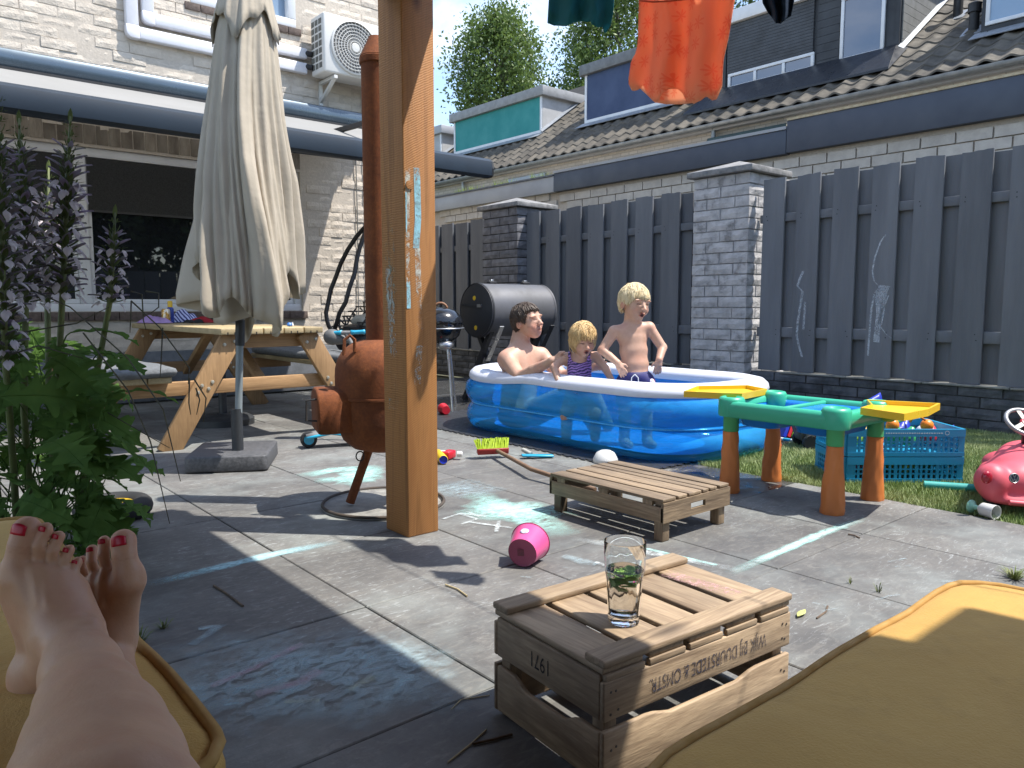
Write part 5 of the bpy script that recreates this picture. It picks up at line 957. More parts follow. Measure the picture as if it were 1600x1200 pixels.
# ---- bare legs resting on the chaise
def skin_mat(name, c, c2, red, ss=.18):
    t = NT(name); at_ = t.node('VertexColor', layer_name='tint'); n1 = t.noise(t.pos(), 16, 4, .6); col = t.ramp(n1, [(.35, c), (.65, c2)]); col = t.mix(t.ramp(t.noise(t.pos(), 7, 3), [(.5, 0.), (.72, .35)]), col, red); col = t.mix(1., col, at_.outputs['Color'], 'MULTIPLY')
    t.link(col, t.p.inputs['Base Color']); t.p.inputs['Roughness'].default_value = .5; t.p.inputs['Subsurface Weight'].default_value = ss; t.p.inputs['Subsurface Radius'].default_value = (.02, .008, .004); t.p.inputs['Subsurface Scale'].default_value = .6
    t.bump(t.math('ADD', t.noise(t.pos(), 230, 3), t.math('MULTIPLY', t.noise(t.pos(), 42, 3), 1.2)), .14, .003); return t.m
m_skL = skin_mat('leg_skin', (.54, .315, .2), (.48, .265, .163), (.5, .205, .145)); m_nailp = M('red_nail_polish', (.5, .008, .03), None, .32, spec=.4)
UP_ = np.array([0, 0, 1.]); norm_ = lambda v: v/np.linalg.norm(v)
def rgbw(V): return np.ones((len(V), 3))
pl_ = thing('person', 'bare crossed legs with red toenails resting on the mustard cushion', 'person', (.2, .9, .42)); lg = SDF(.03)
# right leg: knee near the lens, shin, ankle, foot pointing up and left
P = lambda x, y, d: at(x, y, d)
ank = P(112, 1000, 1.02)
lg.chain([P(165, 1330, .62), P(154, 1220, .735), P(150, 1160, .80), P(140, 1105, .87), P(128, 1052, .95), ank], [.087, .073, .064, .051, .041, .0355], .03)
lg.cone(ank, P(70, 1050, 1.07), .034, .034, .02); lg.ell(P(60, 1056, 1.075), (.038, .036, .044), k=.02); lg.ell(P(138, 988, 1.0), (.017, .017, .02), k=.02); lg.ell(P(84, 1000, 1.05), (.019, .019, .022), k=.02)
def foot(sd, fan, bases, tips, rb, rt_, ballr):
    for f_, b_, r in zip(fan, bases, ballr): e_ = f_[0]+(b_-f_[0])*.80; sd.cone(f_[0], e_, f_[1], r, .014)
    for i, (b_, t_, r0, r1) in enumerate(zip(bases, tips, rb, rt_)):
        up = np.array([0, 0, 1.]); m = b_*.45+t_*.55-FW*(.007 if i else .003)+up*.002; sd.cone(b_+(b_-t_)*.35, b_, r0*.95, r0, .006); sd.cone(b_, m, r0, r0*.9, .003); sd.cone(m, t_, r0*.9, r1, .0022)
rb_ = [P(29, 884, 1.045), P(59, 884, 1.05), P(80, 889, 1.058), P(99, 897, 1.066), P(116, 906, 1.074)]; rt2 = [P(42, 828, 1.05), P(72, 826, 1.052), P(92, 838, 1.06), P(108, 859, 1.068), P(121, 878, 1.076)]
RT_A = [.0188, .0092, .0084, .008, .0076]
foot(lg, [(P(84, 985, 1.055), .034), (P(92, 985, 1.04), .036), (P(100, 985, 1.03), .036), (P(112, 985, 1.035), .034), (P(122, 985, 1.045), .031)], rb_, rt2, [.0192, .0090, .0084, .008, .0078], RT_A, [.0255, .0205, .02, .0195, .018])
lg.cone(P(20, 902, 1.06), P(60, 985, 1.075), .024, .03, .02); lg.cone(P(66, 900, 1.09), P(80, 985, 1.10), .026, .03, .02)
def tendons(sd, fan, bases, d=.006):
    for f_, b_ in zip(fan, bases): n_ = norm_(-FW*.75+UP_*.5); a_ = f_+(b_-f_)*.35+n_*.030; e_ = f_+(b_-f_)*.92+n_*.0165; sd.cone(a_, e_, .0035, .0045, .009)
tendons(lg, [P(84, 985, 1.055), P(92, 985, 1.04), P(102, 985, 1.03), P(112, 985, 1.035)], rb_)
def toe_paint(tips, bases, rs):
    def f_(V):
        c = np.ones((len(V), 3))
        for t_, b_, r in zip(tips, bases, rs):
            for q_, rad_, rgb, am in ((t_, r*2.0, (1., .80, .76), .7), (b_*.5+t_*.5, r*1.1, (.93, .72, .66), .6), (b_, r*1.6, (1., .86, .82), .5)):
                d_ = np.linalg.norm(V-q_, axis=1); w_ = (np.clip(1-d_/rad_, 0, 1)*am)[:, None]; c = c*(1-w_)+c*np.array(rgb)*w_
            ax_ = norm_(t_-b_); s_ = (V-b_)@ax_/np.linalg.norm(t_-b_); near_ = np.linalg.norm((V-b_)-((V-b_)@ax_)[:, None]*ax_, axis=1) < r*1.25
            for k_ in (.42, .50, .58): w_ = (np.clip(1-np.abs(s_-k_)/.022, 0, 1)*near_*.35)[:, None]; c = c*(1-w_)+c*np.array([.72, .55, .5])*w_  # shade of the knuckle creases painted into the tint as darker lines
        return c
    return f_
lg.build('leg', m_skL, pl_, h=.003, smooth=2, paint=toe_paint(rt2, rb_, RT_A))
l2 = SDF(.03); ank2 = P(172, 1005, 1.17)
l2.chain([P(165, 1140, 1.0), P(170, 1075, 1.09), ank2], [.046, .038, .031], .015); l2.cone(ank2, P(160, 1075, 1.22), .031, .03, .02); l2.ell(P(193, 1000, 1.165), (.015, .015, .018), k=.015)
rb3 = [P(199, 893, 1.13), P(168, 893, 1.14), P(150, 899, 1.15), P(137, 907, 1.16), P(129, 916, 1.168)]; tp3 = [P(193, 846, 1.135), P(163, 846, 1.144), P(144, 859, 1.155), P(129, 876, 1.163), P(121, 892, 1.17)]
RT_B = [.0185, .0092, .0086, .0082, .0078]
foot(l2, [(P(184, 985, 1.165), .026), (P(176, 985, 1.15), .03), (P(168, 985, 1.15), .031), (P(160, 985, 1.155), .03), (P(152, 985, 1.165), .028)], rb3, tp3, [.0192, .0092, .0086, .0082, .0078], RT_B, [.0245, .02, .0195, .019, .018])
l2.ell(P(207, 903, 1.14), (.017, .017, .02), k=.015)
tendons(l2, [P(186, 985, 1.165), P(176, 985, 1.15), P(168, 985, 1.15), P(160, 985, 1.155)], rb3)
l2.build('leg', m_skL, pl_, h=.003, smooth=2, paint=toe_paint(tp3, rb3, RT_B))
def toenail(t_, b_, r, w_, shift=(0, 0)):
    up = (t_-b_)/np.linalg.norm(t_-b_); n_ = -(FW*.80)+np.array([0, 0, .55]); n_ -= up*(n_@up); n_ /= np.linalg.norm(n_); s_ = np.cross(up, n_); c = t_+n_*(r*1.0+.0006)+up*(r*.10)
    g = [[c+up*(v*w_*1.15-.3*w_*abs(u)**2.5*(v > 0)*2*v)+s_*(u*w_)+n_*(-(u*w_)**2/(2*r)*1.1-(max(0, v)*w_)**2*26) for u in np.linspace(-.9, .9, 7)] for v in np.linspace(-.55, .6, 6)]; B().sheet(g).build('toenail', m_nailp, pl_, smooth='all', solid=.0016)
for T_, Bb, RR in ((rt2, rb_, RT_A), (tp3, rb3, RT_B)):
    for i, (t_, b_, r) in enumerate(zip(T_, Bb, RR)): toenail(t_, b_, r, r*(.62 if i == 0 else .60))
# ================================================================ POOL and the three bathers
def vinyl(name, tint, base, fac, rough=.12):
    t = NT(name); tr_ = t.node('BsdfTransparent'); tr_.inputs[0].default_value = (*tint, 1); mm = t.node('MixShader'); mm.inputs[0].default_value = fac
    t.link(t.ramp(t.noise(t.pos((1, .5, 2.5)), 3.5, 4, .6, 1.), [(.3, base), (.6, tuple(q*1.5 for q in base)), (.8, tuple(q*.7 for q in base))]), t.p.inputs['Base Color']); t.p.inputs['Roughness'].default_value = rough
    t.link(tr_.outputs[0], mm.inputs[1]); t.link(t.p.outputs[0], mm.inputs[2]); t.link(mm.outputs[0], t.out.inputs[0]); t.bump(t.noise(t.pos((1, 1, .4)), 7, 3, .6, .8), .25, .02); return t.m
m_vo = vinyl('pool_outer_vinyl', (.45, .8, 1.), (.04, .40, .84), .38, .1); m_vi = vinyl('pool_inner_vinyl', (.4, .75, 1.), (.02, .32, .78), .5, .25); m_vw = M('pool_white_vinyl', (.74, .76, .84), (.7, .72, .8), .3, 3, rvar=.05); m_vf = M('pool_floor', (.07, .42, .85), (.05, .34, .75), .3, 4)
PCX, PCY, PW, PL, PR = 4.19, 3.85, 1.14, 2.26, .47
pool = thing('inflatable_pool', 'blue inflatable paddling pool with white rim', 'pool', (PCX, PCY, 0))
pth = []
for sx, sy, a0 in ((1, 1, 0), (-1, 1, 90), (-1, -1, 180), (1, -1, 270)):
    for k in range(13): a = math.radians(a0+90*k/12); pth.append((PCX+sx*(PW/2-PR)+PR*math.cos(a), PCY+sy*(PL/2-PR)+PR*math.sin(a), math.cos(a), math.sin(a)))
pp = []
for i, p in enumerate(pth):
    q = pth[(i+1) % len(pth)]; L = math.hypot(q[0]-p[0], q[1]-p[1]); k = 1 if L < .12 else 12
    pp += [tuple(p[c]+(q[c]-p[c])*j/k for c in range(4)) for j in range(k)]
def sweep(sec, wob=.0):
    g = []
    for n_, z in sec:
        row = []
        for i, (x, y, nx, ny) in enumerate(pp):
            dip = .0 if z < .36 else -.022*math.exp(-((y-4.45)/.35)**2)*(x < PCX)+.012*math.exp(-((y-4.05)/.2)**2)*(x < PCX); w_ = wob*mnoise.noise(Vector((x*6, y*6, z*4))); row.append((x+nx*(n_+w_), y+ny*(n_+w_), max(z+dip, .006)))
        g.append(row)
    return g
cv = lambda c, r, a0, a1, n, sx=1.: [(c[0]+sx*r*math.cos(math.radians(a)), c[1]+r*math.sin(math.radians(a))) for a in np.linspace(a0, a1, n)]
B().sheet(sweep(cv((.005, .105), .10, -80, 72, 9, .8), .006), wrap=True).build('lower_ring', m_vo, pool, smooth='all'); B().sheet(sweep(cv((.012, .305), .108, -72, 60, 9, .75), .006), wrap=True).build('upper_ring', m_vo, pool, smooth='all')
B().sheet(sweep([(.058, .398), (.066, .415), (.058, .445), (.028, .472), (-.02, .482), (-.07, .48), (-.115, .46), (-.13, .43), (-.125, .40)], .003), wrap=True).build('rim', m_vw, pool, smooth='all')
B().sheet(sweep([(-.125, .399), (-.14, .33), (-.13, .26), (-.12, .205), (-.15, .15), (-.165, .09), (-.14, .02)], .006), wrap=True).build('inner_wall', m_vi, pool, smooth='all')
B().sheet(sweep([(.02, .194), (.046, .200), (.046, .208), (.02, .214)]), wrap=True).build('seam_highlight', M('pool_seam_highlight', (.12, .55, .9), (.1, .48, .85), .2), pool, smooth='all')  # light cyan puts the bright highlight of the ring crease into the colour
fl_ = sweep([(-.138, .019)])[0]; b = B(); b.add(fl_, [tuple(range(len(fl_)))]); b.build('floor', m_vf, pool)
tw = NT('pool_water'); tr_ = tw.node('BsdfTransparent'); tr_.inputs[0].default_value = (.72, .93, .98, 1); gl = tw.node('BsdfGlossy', Roughness=.02); mm = tw.node('MixShader'); fr = tw.node('Fresnel', IOR=1.33); bp_ = tw.node('Bump', Strength=.35, Distance=.03); tw.link(tw.noise(tw.pos(), 9, 3, .5, .6), bp_.inputs['Height']); tw.link(bp_.outputs[0], gl.inputs['Normal']); tw.link(bp_.outputs[0], fr.inputs['Normal']); tw.link(fr.outputs[0], mm.inputs[0]); tw.link(tr_.outputs[0], mm.inputs[1]); tw.link(gl.outputs[0], mm.inputs[2]); tw.link(mm.outputs[0], tw.out.inputs[0])
wt_ = sweep([(-.135, .20)])[0]; B().add(wt_, [tuple(range(len(wt_)))]).build('water', tw.m, pool)
for z, n_ in ((.33, .105), (.13, .10)):
    c = None
    for (x, y, nx, ny) in pp:
        if y > 4.7 and x < 3.9 and c is None: c = (x+nx*n_, y+ny*n_, z, nx, ny)
    B().lathe([(.016, 0), (.014, .012), (.008, .02), (0, .021)], c[:3], (c[3], c[4], 0), 12).build('valve', M('valve_pink', (.7, .25, .3), None, .4), pool, smooth=True)
# dark interlocking mats under the pool
m_mat = M('black_foam_mat', (.022, .023, .026), (.03, .031, .035), .5, 30, bump=.3)
def mat_edge(p0, p1, n, amp):
    out = []; p0, p1 = np.array(p0), np.array(p1); d = p1-p0; L = np.hypot(*d); d = d/L; nn = np.array([-d[1], d[0]])
    for k in range(n):
        a = p0+d*L*k/n; s = L/n
        for t_, h_ in ((0, 0), (.18, 0), (.1, 1), (.62, 1), (.5, 0)): out.append(a+d*s*t_+nn*amp*h_)
    return out
mt = 0
for i in range(2):
    for j in range(4):
        x0, y0, w_ = 3.36+.70*i, 2.78+.70*j, .698; C_ = [(x0, y0), (x0+w_, y0), (x0+w_, y0+w_), (x0, y0+w_)]; poly = []
        for k in range(4): poly += mat_edge(C_[k], C_[(k+1) % 4], 10, .0 if not ((k == 3 and i == 0) or (k == 2 and j == 3) or (k == 0 and j == 0)) else .018)
        o = B().prism([(p[0], p[1], .003+.0001*mt) for p in poly], (0, 0, .004)).build('foam_mat', m_mat, None, loc=(x0+w_/2, y0+w_/2, 0)); mt += 1
        props(o, ['black foam mat at the right front corner under the pool', 'black foam mat under the pool front, second from the right', 'black foam mat under the pool front, near the broom', 'black foam mat at the left front corner under the pool', 'black foam mat at the right rear corner under the pool', 'black foam mat under the pool rear, below the boy', 'black foam mat under the pool rear, below the man', 'black foam mat at the left rear corner under the pool'][mt-1], 'mat', 'foam mats under the pool')
# ---------------- bathers
def Rm3(S, Fv, U): return np.stack([S, Fv, U], 1)
def norm(v): return v/np.linalg.norm(v)
class Head:
    def __init__(s, c, size, face, up, child=True):
        s.c, s.s = c, size; s.F = norm(face); s.U = norm(up-s.F*(up@s.F)); s.S = np.cross(s.F, s.U); s.R = Rm3(s.S, s.F, s.U); s.ch = child
    def P(s, x, f_, u): return s.c+(s.S*x+s.F*f_+s.U*u)*s.s
    def add(s, sd):
        z = s.s; ell = lambda x, f_, u, r, k=.012, sub=False: sd.ell(s.P(x, f_, u), np.array(r)*z, s.R, k*z/.25, sub)
        ell(0, -.04, .12, (.335, .40, .365)); ell(0, .10, -.14, (.27 if s.ch else .255, .26, .26)); ell(0, .20, -.33, (.14, .13, .12)); ell(0, .15, .0, (.28, .25, .2))
        for q in (-1, 1): ell(q*.15, .22, -.13, (.125, .13, .12)); ell(q*.335, -.04, -.03, (.045, .09, .12), .006); ell(q*.135, .395, .035, (.07, .045, .035), .012, True); ell(q*.14, .33, .12, (.12, .05, .035), .012)
        sd.cone(s.P(0, .37, .04), s.P(0, .455, -.09), .03*z, .052*z, .010); ell(0, .345, -.215, (.1, .05, .025), .008); ell(0, .335, -.275, (.085, .05, .03), .008)
        for q in (-1, 1): ell(q*.05, .42, -.105, (.035, .035, .03), .008)
    def paint(s, spots):
        def f_(V):
            c = np.ones((len(V), 3)); L = (V-s.c)@s.R/s.s
            for (x, f0, u, r, rgb, hard) in spots:
                d = np.sqrt((((L-np.array([x, f0, u]))/np.array(r))**2).sum(1)); w_ = np.clip((1-d)*hard, 0, 1)[:, None]; c = c*(1-w_)+np.array(rgb)*w_
            return c
        return f_
face_spots = [(.13, .36, .03, (.08, .12, .016), (.18, .12, .1), 4), (-.13, .36, .03, (.08, .12, .016), (.18, .12, .1), 4), (.14, .36, .125, (.11, .1, .018), (.42, .3, .22), 2.5), (-.14, .36, .125, (.11, .1, .018), (.42, .3, .22), 2.5), (.17, .28, -.12, (.13, .2, .12), (1., .84, .79), 1.2), (-.17, .28, -.12, (.13, .2, .12), (1., .84, .79), 1.2), (0, .45, -.09, (.07, .1, .07), (1., .88, .84), 1.2), (.335, -.04, -.03, (.09, .12, .14), (1., .72, .66), 1.2), (-.335, -.04, -.03, (.09, .12, .14), (1., .72, .66), 1.2)]
open_mouth = [(0, .35, -.235, (.10, .14, .075), (.8, .38, .36), 2.5), (0, .36, -.24, (.068, .14, .05), (.12, .03, .03), 4)]
closed_mouth = [(0, .35, -.235, (.12, .14, .035), (.62, .33, .3), 2)]
m_sk = skin_mat('bather_skin', (.57, .355, .255), (.51, .30, .21), (.58, .24, .18), 0.)
def hand(sd, wrist, d, n, sp_, s, curl=.3, thumb=1):
    d, n = norm(d), norm(n); sp_ = norm(sp_-d*(sp_@d)); sd.cone(wrist, wrist+d*s*.35, s*.20, s*.22, .01); sd.ell(wrist+d*s*.38, (s*.26, s*.34, s*.13), Rm3(sp_, d, np.cross(sp_, d)), .012)
    for i, (o_, L) in enumerate(((-.22, .42), (-.075, .5), (.075, .47), (.22, .36))):
        b_ = wrist+d*s*.6+sp_*s*o_; m = b_+(d+sp_*o_*.35-n*curl*.3)*s*L*.55; t_ = m+(d*.8+sp_*o_*.3-n*curl)*s*L*.5; sd.cone(b_, m, s*.085, s*.075, .003); sd.cone(m, t_, s*.075, s*.06, .002)
    b_ = wrist+d*s*.22+sp_*s*(-.2*thumb); m = b_+(d*.5-sp_*thumb*.6)*s*.32; sd.cone(b_, m, s*.1, s*.085, .008); sd.cone(m, m+(d*.75-sp_*thumb*.25-n*curl*.4)*s*.28, s*.08, s*.062, .003)
def hair(H, mat, parent, seed, n, lift, table, hr=.011, drop=0., wild=.05, lean=.0):
    ANG = [0, .4, .8, 1.15, 1.5, 1.9, 2.4, 3.14]      # round the head from the brow to the nape
    r = random.Random(seed); s = H.s; E0 = np.array([0, -.05, .13]); ER = np.array([.345, .41, .375]); lim = lambda q: float(np.interp(math.atan2(abs(q[0]), q[1]), ANG, table))
    hs_ = SDF(.01); hs_.ell(H.P(*E0), ER*.995*s, H.R).grid(s*.03); X, Y, Z = hs_.pts(); L = (np.stack([X, Y, Z], -1)-H.c)@H.R/s; an = np.arctan2(np.abs(L[..., 0]), L[..., 1]); lm_ = np.interp(an, ANG, [q+.045 for q in table])
    hs_.build('hair_cap', mat, parent, D=np.maximum(hs_.D, (lm_-L[..., 2])*s), smooth=2); b = B(); crown = np.array([lean, -.30, .42])
    for i in range(n):
        z = r.uniform(-.25, 1); a = r.uniform(0, 2*math.pi); e = np.array([math.sqrt(max(0, 1-z*z))*math.cos(a), math.sqrt(max(0, 1-z*z))*math.sin(a), z]); p = E0+e*ER
        if p[2] < lim(p)+.03: continue
        k0 = r.uniform(*lift); pts = []; q = p; fl = norm(q-crown+np.array([r.gauss(0, wild)*2, r.gauss(0, wild)*2, 0])); st = .075*r.uniform(.7, 1.2); dead = False
        for k in range(8):
            e = (q-E0)/ER; m = np.linalg.norm(e)
            if q[2] > .0 or drop == 0: q = E0+e/m*ER*(k0+.012*k*r.uniform(.3, 1.))
            pts.append(H.P(*q))
            if q[2] < lim(q)-drop*r.uniform(.2, 1.): break
            nr_ = norm(e/ER); fl = fl-nr_*(fl@nr_); fl = norm(fl+np.array([r.gauss(0, wild), r.gauss(0, wild), -.35])); q = q+fl*st
        if len(pts) < 3: continue
        w_ = hr*s*r.uniform(.7, 1.3); b.tube(pts, [w_*(1 if k < len(pts)-1 else .3) for k in range(len(pts))], 4)
    b.build('hair', mat, parent, smooth='all')
m_blond = M('blond_hair', (.82, .70, .46), (.66, .52, .29), .55, 30, stretch=(1, 1, .3), lo=.35, hi=.65); m_blond2 = M('straw_blond_hair', (.74, .54, .27), (.56, .36, .15), .55, 30, stretch=(1, 1, .3)); m_brown = M('brown_hair', (.08, .052, .035), (.045, .03, .02), .5, 30)
UP = np.array([0, 0, 1.])
# ---- boy standing
bd_ = 5.12; Q = lambda x, y, dd=0.: at(x, y, bd_+dd)
boy = thing('person', 'blond boy standing in the pool in navy swim shorts, mouth open', 'person', tuple(np.array([*Q(990, 590)[:2], .02]))); sdb = SDF(.02)
bh = Head(Q(991, 475), .262, RT*.48-FW*.86-UP*.12, UP+RT*.08, True); bh.add(sdb); bodyF = norm(-FW*.9+RT*.25); bodyS = norm(np.cross(bodyF, UP)); Rb = Rm3(bodyS, bodyF, UP)
sdb.chain([Q(986, 496, .02), Q(986, 514, .02)], [.046, .052], .03); sdb.ell(Q(988, 528, .02), (.108, .07, .07), Rb, .03); sdb.ell(Q(990, 548, .02), (.100, .072, .085), Rb, .03); sdb.ell(Q(992, 570, .02), (.097, .074, .085), Rb, .03); sdb.ell(Q(993, 592, .02), (.108, .08, .075), Rb, .03)
lsh, rsh = Q(960, 518, .0), Q(1014, 512, .03); sdb.cone(lsh, Q(988, 515, .02), .04, .05, .03); sdb.cone(rsh, Q(988, 515, .02), .04, .05, .03)
le, lw = Q(941, 547, -.02), Q(965, 567, -.09); re_, rw = Q(1035, 543, .03), Q(1030, 562, -.04)
sdb.chain([lsh, le], [.038, .031], .012); sdb.chain([le, lw], [.031, .022], .008); sdb.chain([rsh, re_], [.038, .031], .012); sdb.chain([re_, rw], [.031, .023], .008)
hand(sdb, lw, RT*.45-UP*.8-FW*.1, -FW, RT*.8+UP*.5, .095, .15, -1); hand(sdb, rw, -UP*.95-RT*.12, -FW, RT, .092, .25, 1)
hipL, hipR = Q(979, 600, .02), Q(1007, 600, .02)
for hp_, fx in ((hipL, 976), (hipR, 1012)):
    ft = np.array([*Q(fx, 640, .02)[:2], .0]); kn = hp_*.45+ft*.55; kn[2] = .29; sdb.chain([hp_, kn, ft+UP*.06], [.062, .045, .034], .015); sdb.cone(ft+UP*.045, ft+UP*.04-FW*.12+RT*.02, .033, .025, .02)
sdb.grid(.0046); hp0 = bh.paint(face_spots+open_mouth)
def boy_paint(V):
    c = hp0(V)
    for q_, r_, rgb in ((Q(976, 545, -.06), .009, (.8, .5, .45)), (Q(1003, 543, -.05), .009, (.8, .5, .45)), (Q(994, 573, -.065), .008, (.55, .38, .33)), (Q(1000, 560, -.06), .05, (1., .88, .84)), (Q(970, 565, -.07), .03, (1., .82, .78)), (Q(936, 546, -.03), .04, (1., .85, .8))):  # nipples, navel, reddened skin and belly shading painted into the tint
        w_ = np.clip(1.4-np.linalg.norm(V-q_, axis=1)/r_, 0, 1)[:, None]; c = c*(1-w_)+c*np.array(rgb)*w_
    return c
sdb.build('body', m_sk, boy, smooth=2, paint=boy_paint); hair(bh, m_blond, boy, 4, 1700, (.99, 1.07), [.25, .24, .2, .04, .09, -.1, -.17, -.18], .009, .07, .12)
trn = SDF(.02); trn.ell(Q(993, 590, .02), (.112, .084, .07), Rb, .03); m_navy = M('navy_swim_shorts', (.012, .012, .09), (.016, .016, .12), .6, 8)
for hp_, fx in ((hipL, 978), (hipR, 1011)): e_ = np.array([*Q(fx, 628, .02)[:2], .30]); trn.chain([hp_+UP*.005, e_], [.075, .066], .02)
trn.grid(.008); X, Y, Z = trn.pts(); trn.build('swim_shorts', m_navy, boy, D=np.maximum(trn.D, np.maximum(Z-.530, .29-Z)), smooth=2)
for s_ in (-1, 1): B().tube([Q(992, 585, -.095), Q(992+5*s_, 590, -.10), Q(992+6*s_, 600, -.10)], .0035, 6).build('drawstring', m_white, boy, smooth=True)
SDF(.01).ell(Q(1018, 600, -.035), (.03, .014, .04), Rb).build('leg_print', M('shorts_red', (.6, .06, .08), (.75, .7, .75), .6, 40, lo=.45, hi=.55), boy, h=.006)
# ---- girl
gd = 5.28; Q = lambda x, y, dd=0.: at(x, y, gd+dd)
girl = thing('person', 'small blond girl in purple zebra swimsuit held by the man', 'person', tuple(np.array([*Q(906, 590)[:2], .02]))); sdg = SDF(.02)
gh_ = Head(Q(911, 532, -.03), .232, -FW*.85-UP*.26+RT*.2, UP*.95-FW*.2, True); gh_.add(sdg); Fg = norm(-FW+RT*.1); Rg = Rm3(norm(np.cross(Fg, UP)), Fg, UP)
sdg.cone(gh_.P(0, -.05, -.25), Q(905, 556, .03), .042, .048, .02); TG = [((905, 563, .03), (.095, .062, .05)), ((905, 578, .03), (.088, .066, .07)), ((905, 598, .03), (.092, .07, .075)), ((906, 616, .03), (.1, .076, .07))]
for p, r in TG: sdg.ell(Q(*p), r, Rg, .03)
ls, rs = Q(879, 558, .03), Q(931, 557, .03); sdg.cone(ls, Q(905, 558, .03), .034, .04, .02); sdg.cone(rs, Q(905, 558, .03), .034, .04, .02); rel, rwr = Q(946, 576, 0.), Q(957, 596, -.06); sdg.chain([rs, rel, rwr], [.033, .027, .02], .01); hand(sdg, rwr, -UP+RT*.2, -FW, RT, .075, .2, 1)
lel, lwr = Q(866, 574, -.02), Q(872, 594, -.09); sdg.chain([ls, lel, lwr], [.033, .027, .02], .01); hand(sdg, lwr, -UP+RT*.3, -FW, RT, .072, .3, -1)
for s_ in (-1, 1):
    hp_ = Q(906+11*s_, 624, .02); kn = hp_-FW*.14-UP*.07+RT*(.05*s_); ft = np.array([kn[0]+FW[0]*.05, kn[1]+FW[1]*.05, .06]); sdg.chain([hp_, kn, ft], [.062, .045, .034], .02)
sdg.grid(.0045); sdg.build('body', m_sk, girl, smooth=2, paint=gh_.paint(face_spots+open_mouth)); hair(gh_, m_blond2, girl, 9, 2000, (1.0, 1.16), [.33, .3, .14, -.2, -.32, -.38, -.42, -.44], .009, .2, .2)
def zebra():
    t = NT('zebra_swimsuit'); w_ = t.node('TexWave', wave_type='BANDS', bands_direction='Z', Scale=17., Distortion=6., Detail=2.); w_.inputs['Detail Scale'].default_value = 1.4; t.link(t.pos((1, 1, 1), (.2, .1, .4)), w_.inputs['Vector']); t.link(t.ramp(w_.outputs['Fac'], [(.42, (.035, .022, .11)), (.55, (.36, .2, .52))]), t.p.inputs['Base Color']); t.p.inputs['Roughness'].default_value = .5; return t.m
m_z = zebra(); sw = SDF(.02)
for p, r in TG: sw.ell(Q(*p), np.array(r)+.007, Rg, .03)
sw.grid(.006); X, Y, Z = sw.pts(); G_ = np.stack([X, Y, Z], -1)-Q(905, 560, .03); lat_ = G_@RT; top = .003-.030*np.cos(np.clip(lat_/.06, -1.5, 1.5)*1.2); sw.build('swimsuit', m_z, girl, D=np.maximum(np.maximum(sw.D, G_[..., 2]-top), np.abs(lat_)-.083), smooth=2)
for s_ in (-1, 1): B().tube([Q(905+s_*13, 566, -.045), Q(905+s_*15.5, 556, -.03), Q(905+s_*15, 549.5, .01), Q(905+s_*13, 553, .07)], [.011, .010, .010, .010], 6).build('strap', m_z, girl, smooth='all')
# ---- man sitting
md = 5.8; Q = lambda x, y, dd=0.: at(x, y, md+dd)
man = thing('person', 'bare-chested man with short brown hair sitting in the pool', 'person', tuple(np.array([*Q(815, 590)[:2], .02]))); sdm = SDF(.03)
mh = Head(Q(824, 503), .283, RT*.76-FW*.62+UP*.12, UP*.96-RT*.16, False); mh.add(sdm); Fm = norm(RT*.72-FW*.66); Sm = norm(np.cross(Fm, UP)); Rmn = Rm3(Sm, Fm, UP)
sdm.chain([Q(815, 518, .05), Q(811, 546, .05)], [.068, .08], .02); sdm.ell(mh.P(0, .16, -.27), np.array((.2, .2, .16))*.283, mh.R, .02); sdm.ell(Q(813, 566, .04), (.175, .11, .11), Rmn, .05); sdm.ell(Q(813, 590, .04), (.165, .118, .13), Rmn, .05); sdm.ell(Q(811, 615, .04), (.155, .12, .13), Rmn, .05); sdm.ell(Q(810, 640, .04), (.17, .13, .12), Rmn, .05)
nsh, fsh = Q(793, 562, -.08), Q(845, 556, .12); sdm.cone(nsh, Q(813, 552, .03), .068, .066, .05); sdm.cone(fsh, Q(813, 552, .03), .066, .066, .05); sdm.cone(Q(812, 545, .03), nsh, .05, .058, .05)
nel, nwr = Q(812, 590, -.26), Q(863, 564, -.50); sdm.chain([nsh, nel], [.064, .05], .02); sdm.chain([nel, nel*.55+nwr*.45, nwr], [.047, .043, .03], .012); hand(sdm, nwr, RT*.97+UP*.05-FW*.1, -FW*.6+UP*.4, UP*.8-FW*.3, .15, .55, -1)
fel, fwr = Q(880, 588, .05), Q(926, 574, -.28); sdm.chain([fsh, fel], [.062, .048], .02); sdm.chain([fel, fwr], [.045, .03], .012); hand(sdm, fwr, RT*.4-FW*.7+UP*.2, -RT, UP, .13, .5, -1)
for s_, kx, ky in ((0, 905, .02), (1, 945, .12)):
    hp_ = Q(822+14*s_, 648, .02+.1*s_); kn = Q(895+26*s_, 630, -.25+.12*s_); kn[2] = .34; ft = Q(930+20*s_, 660, -.2+.15*s_); ft[2] = .06; sdm.chain([hp_, kn, ft], [.09, .065, .045], .03)
sdm.grid(.006); sdm.build('body', m_sk, man, smooth=2, paint=mh.paint(face_spots+closed_mouth+[(0, .27, -.3, (.26, .25, .14), (.86, .72, .66), .6)])); hair(mh, m_brown, man, 6, 1700, (.99, 1.06), [.31, .34, .33, .03, .12, -.08, -.2, -.24], .009, .05, .2)
sht = SDF(.03); sht.ell(Q(810, 648, .04), (.18, .14, .10), Rmn, .05); sht.grid(.012); sht.build('swim_shorts', m_navy, man, smooth=2)
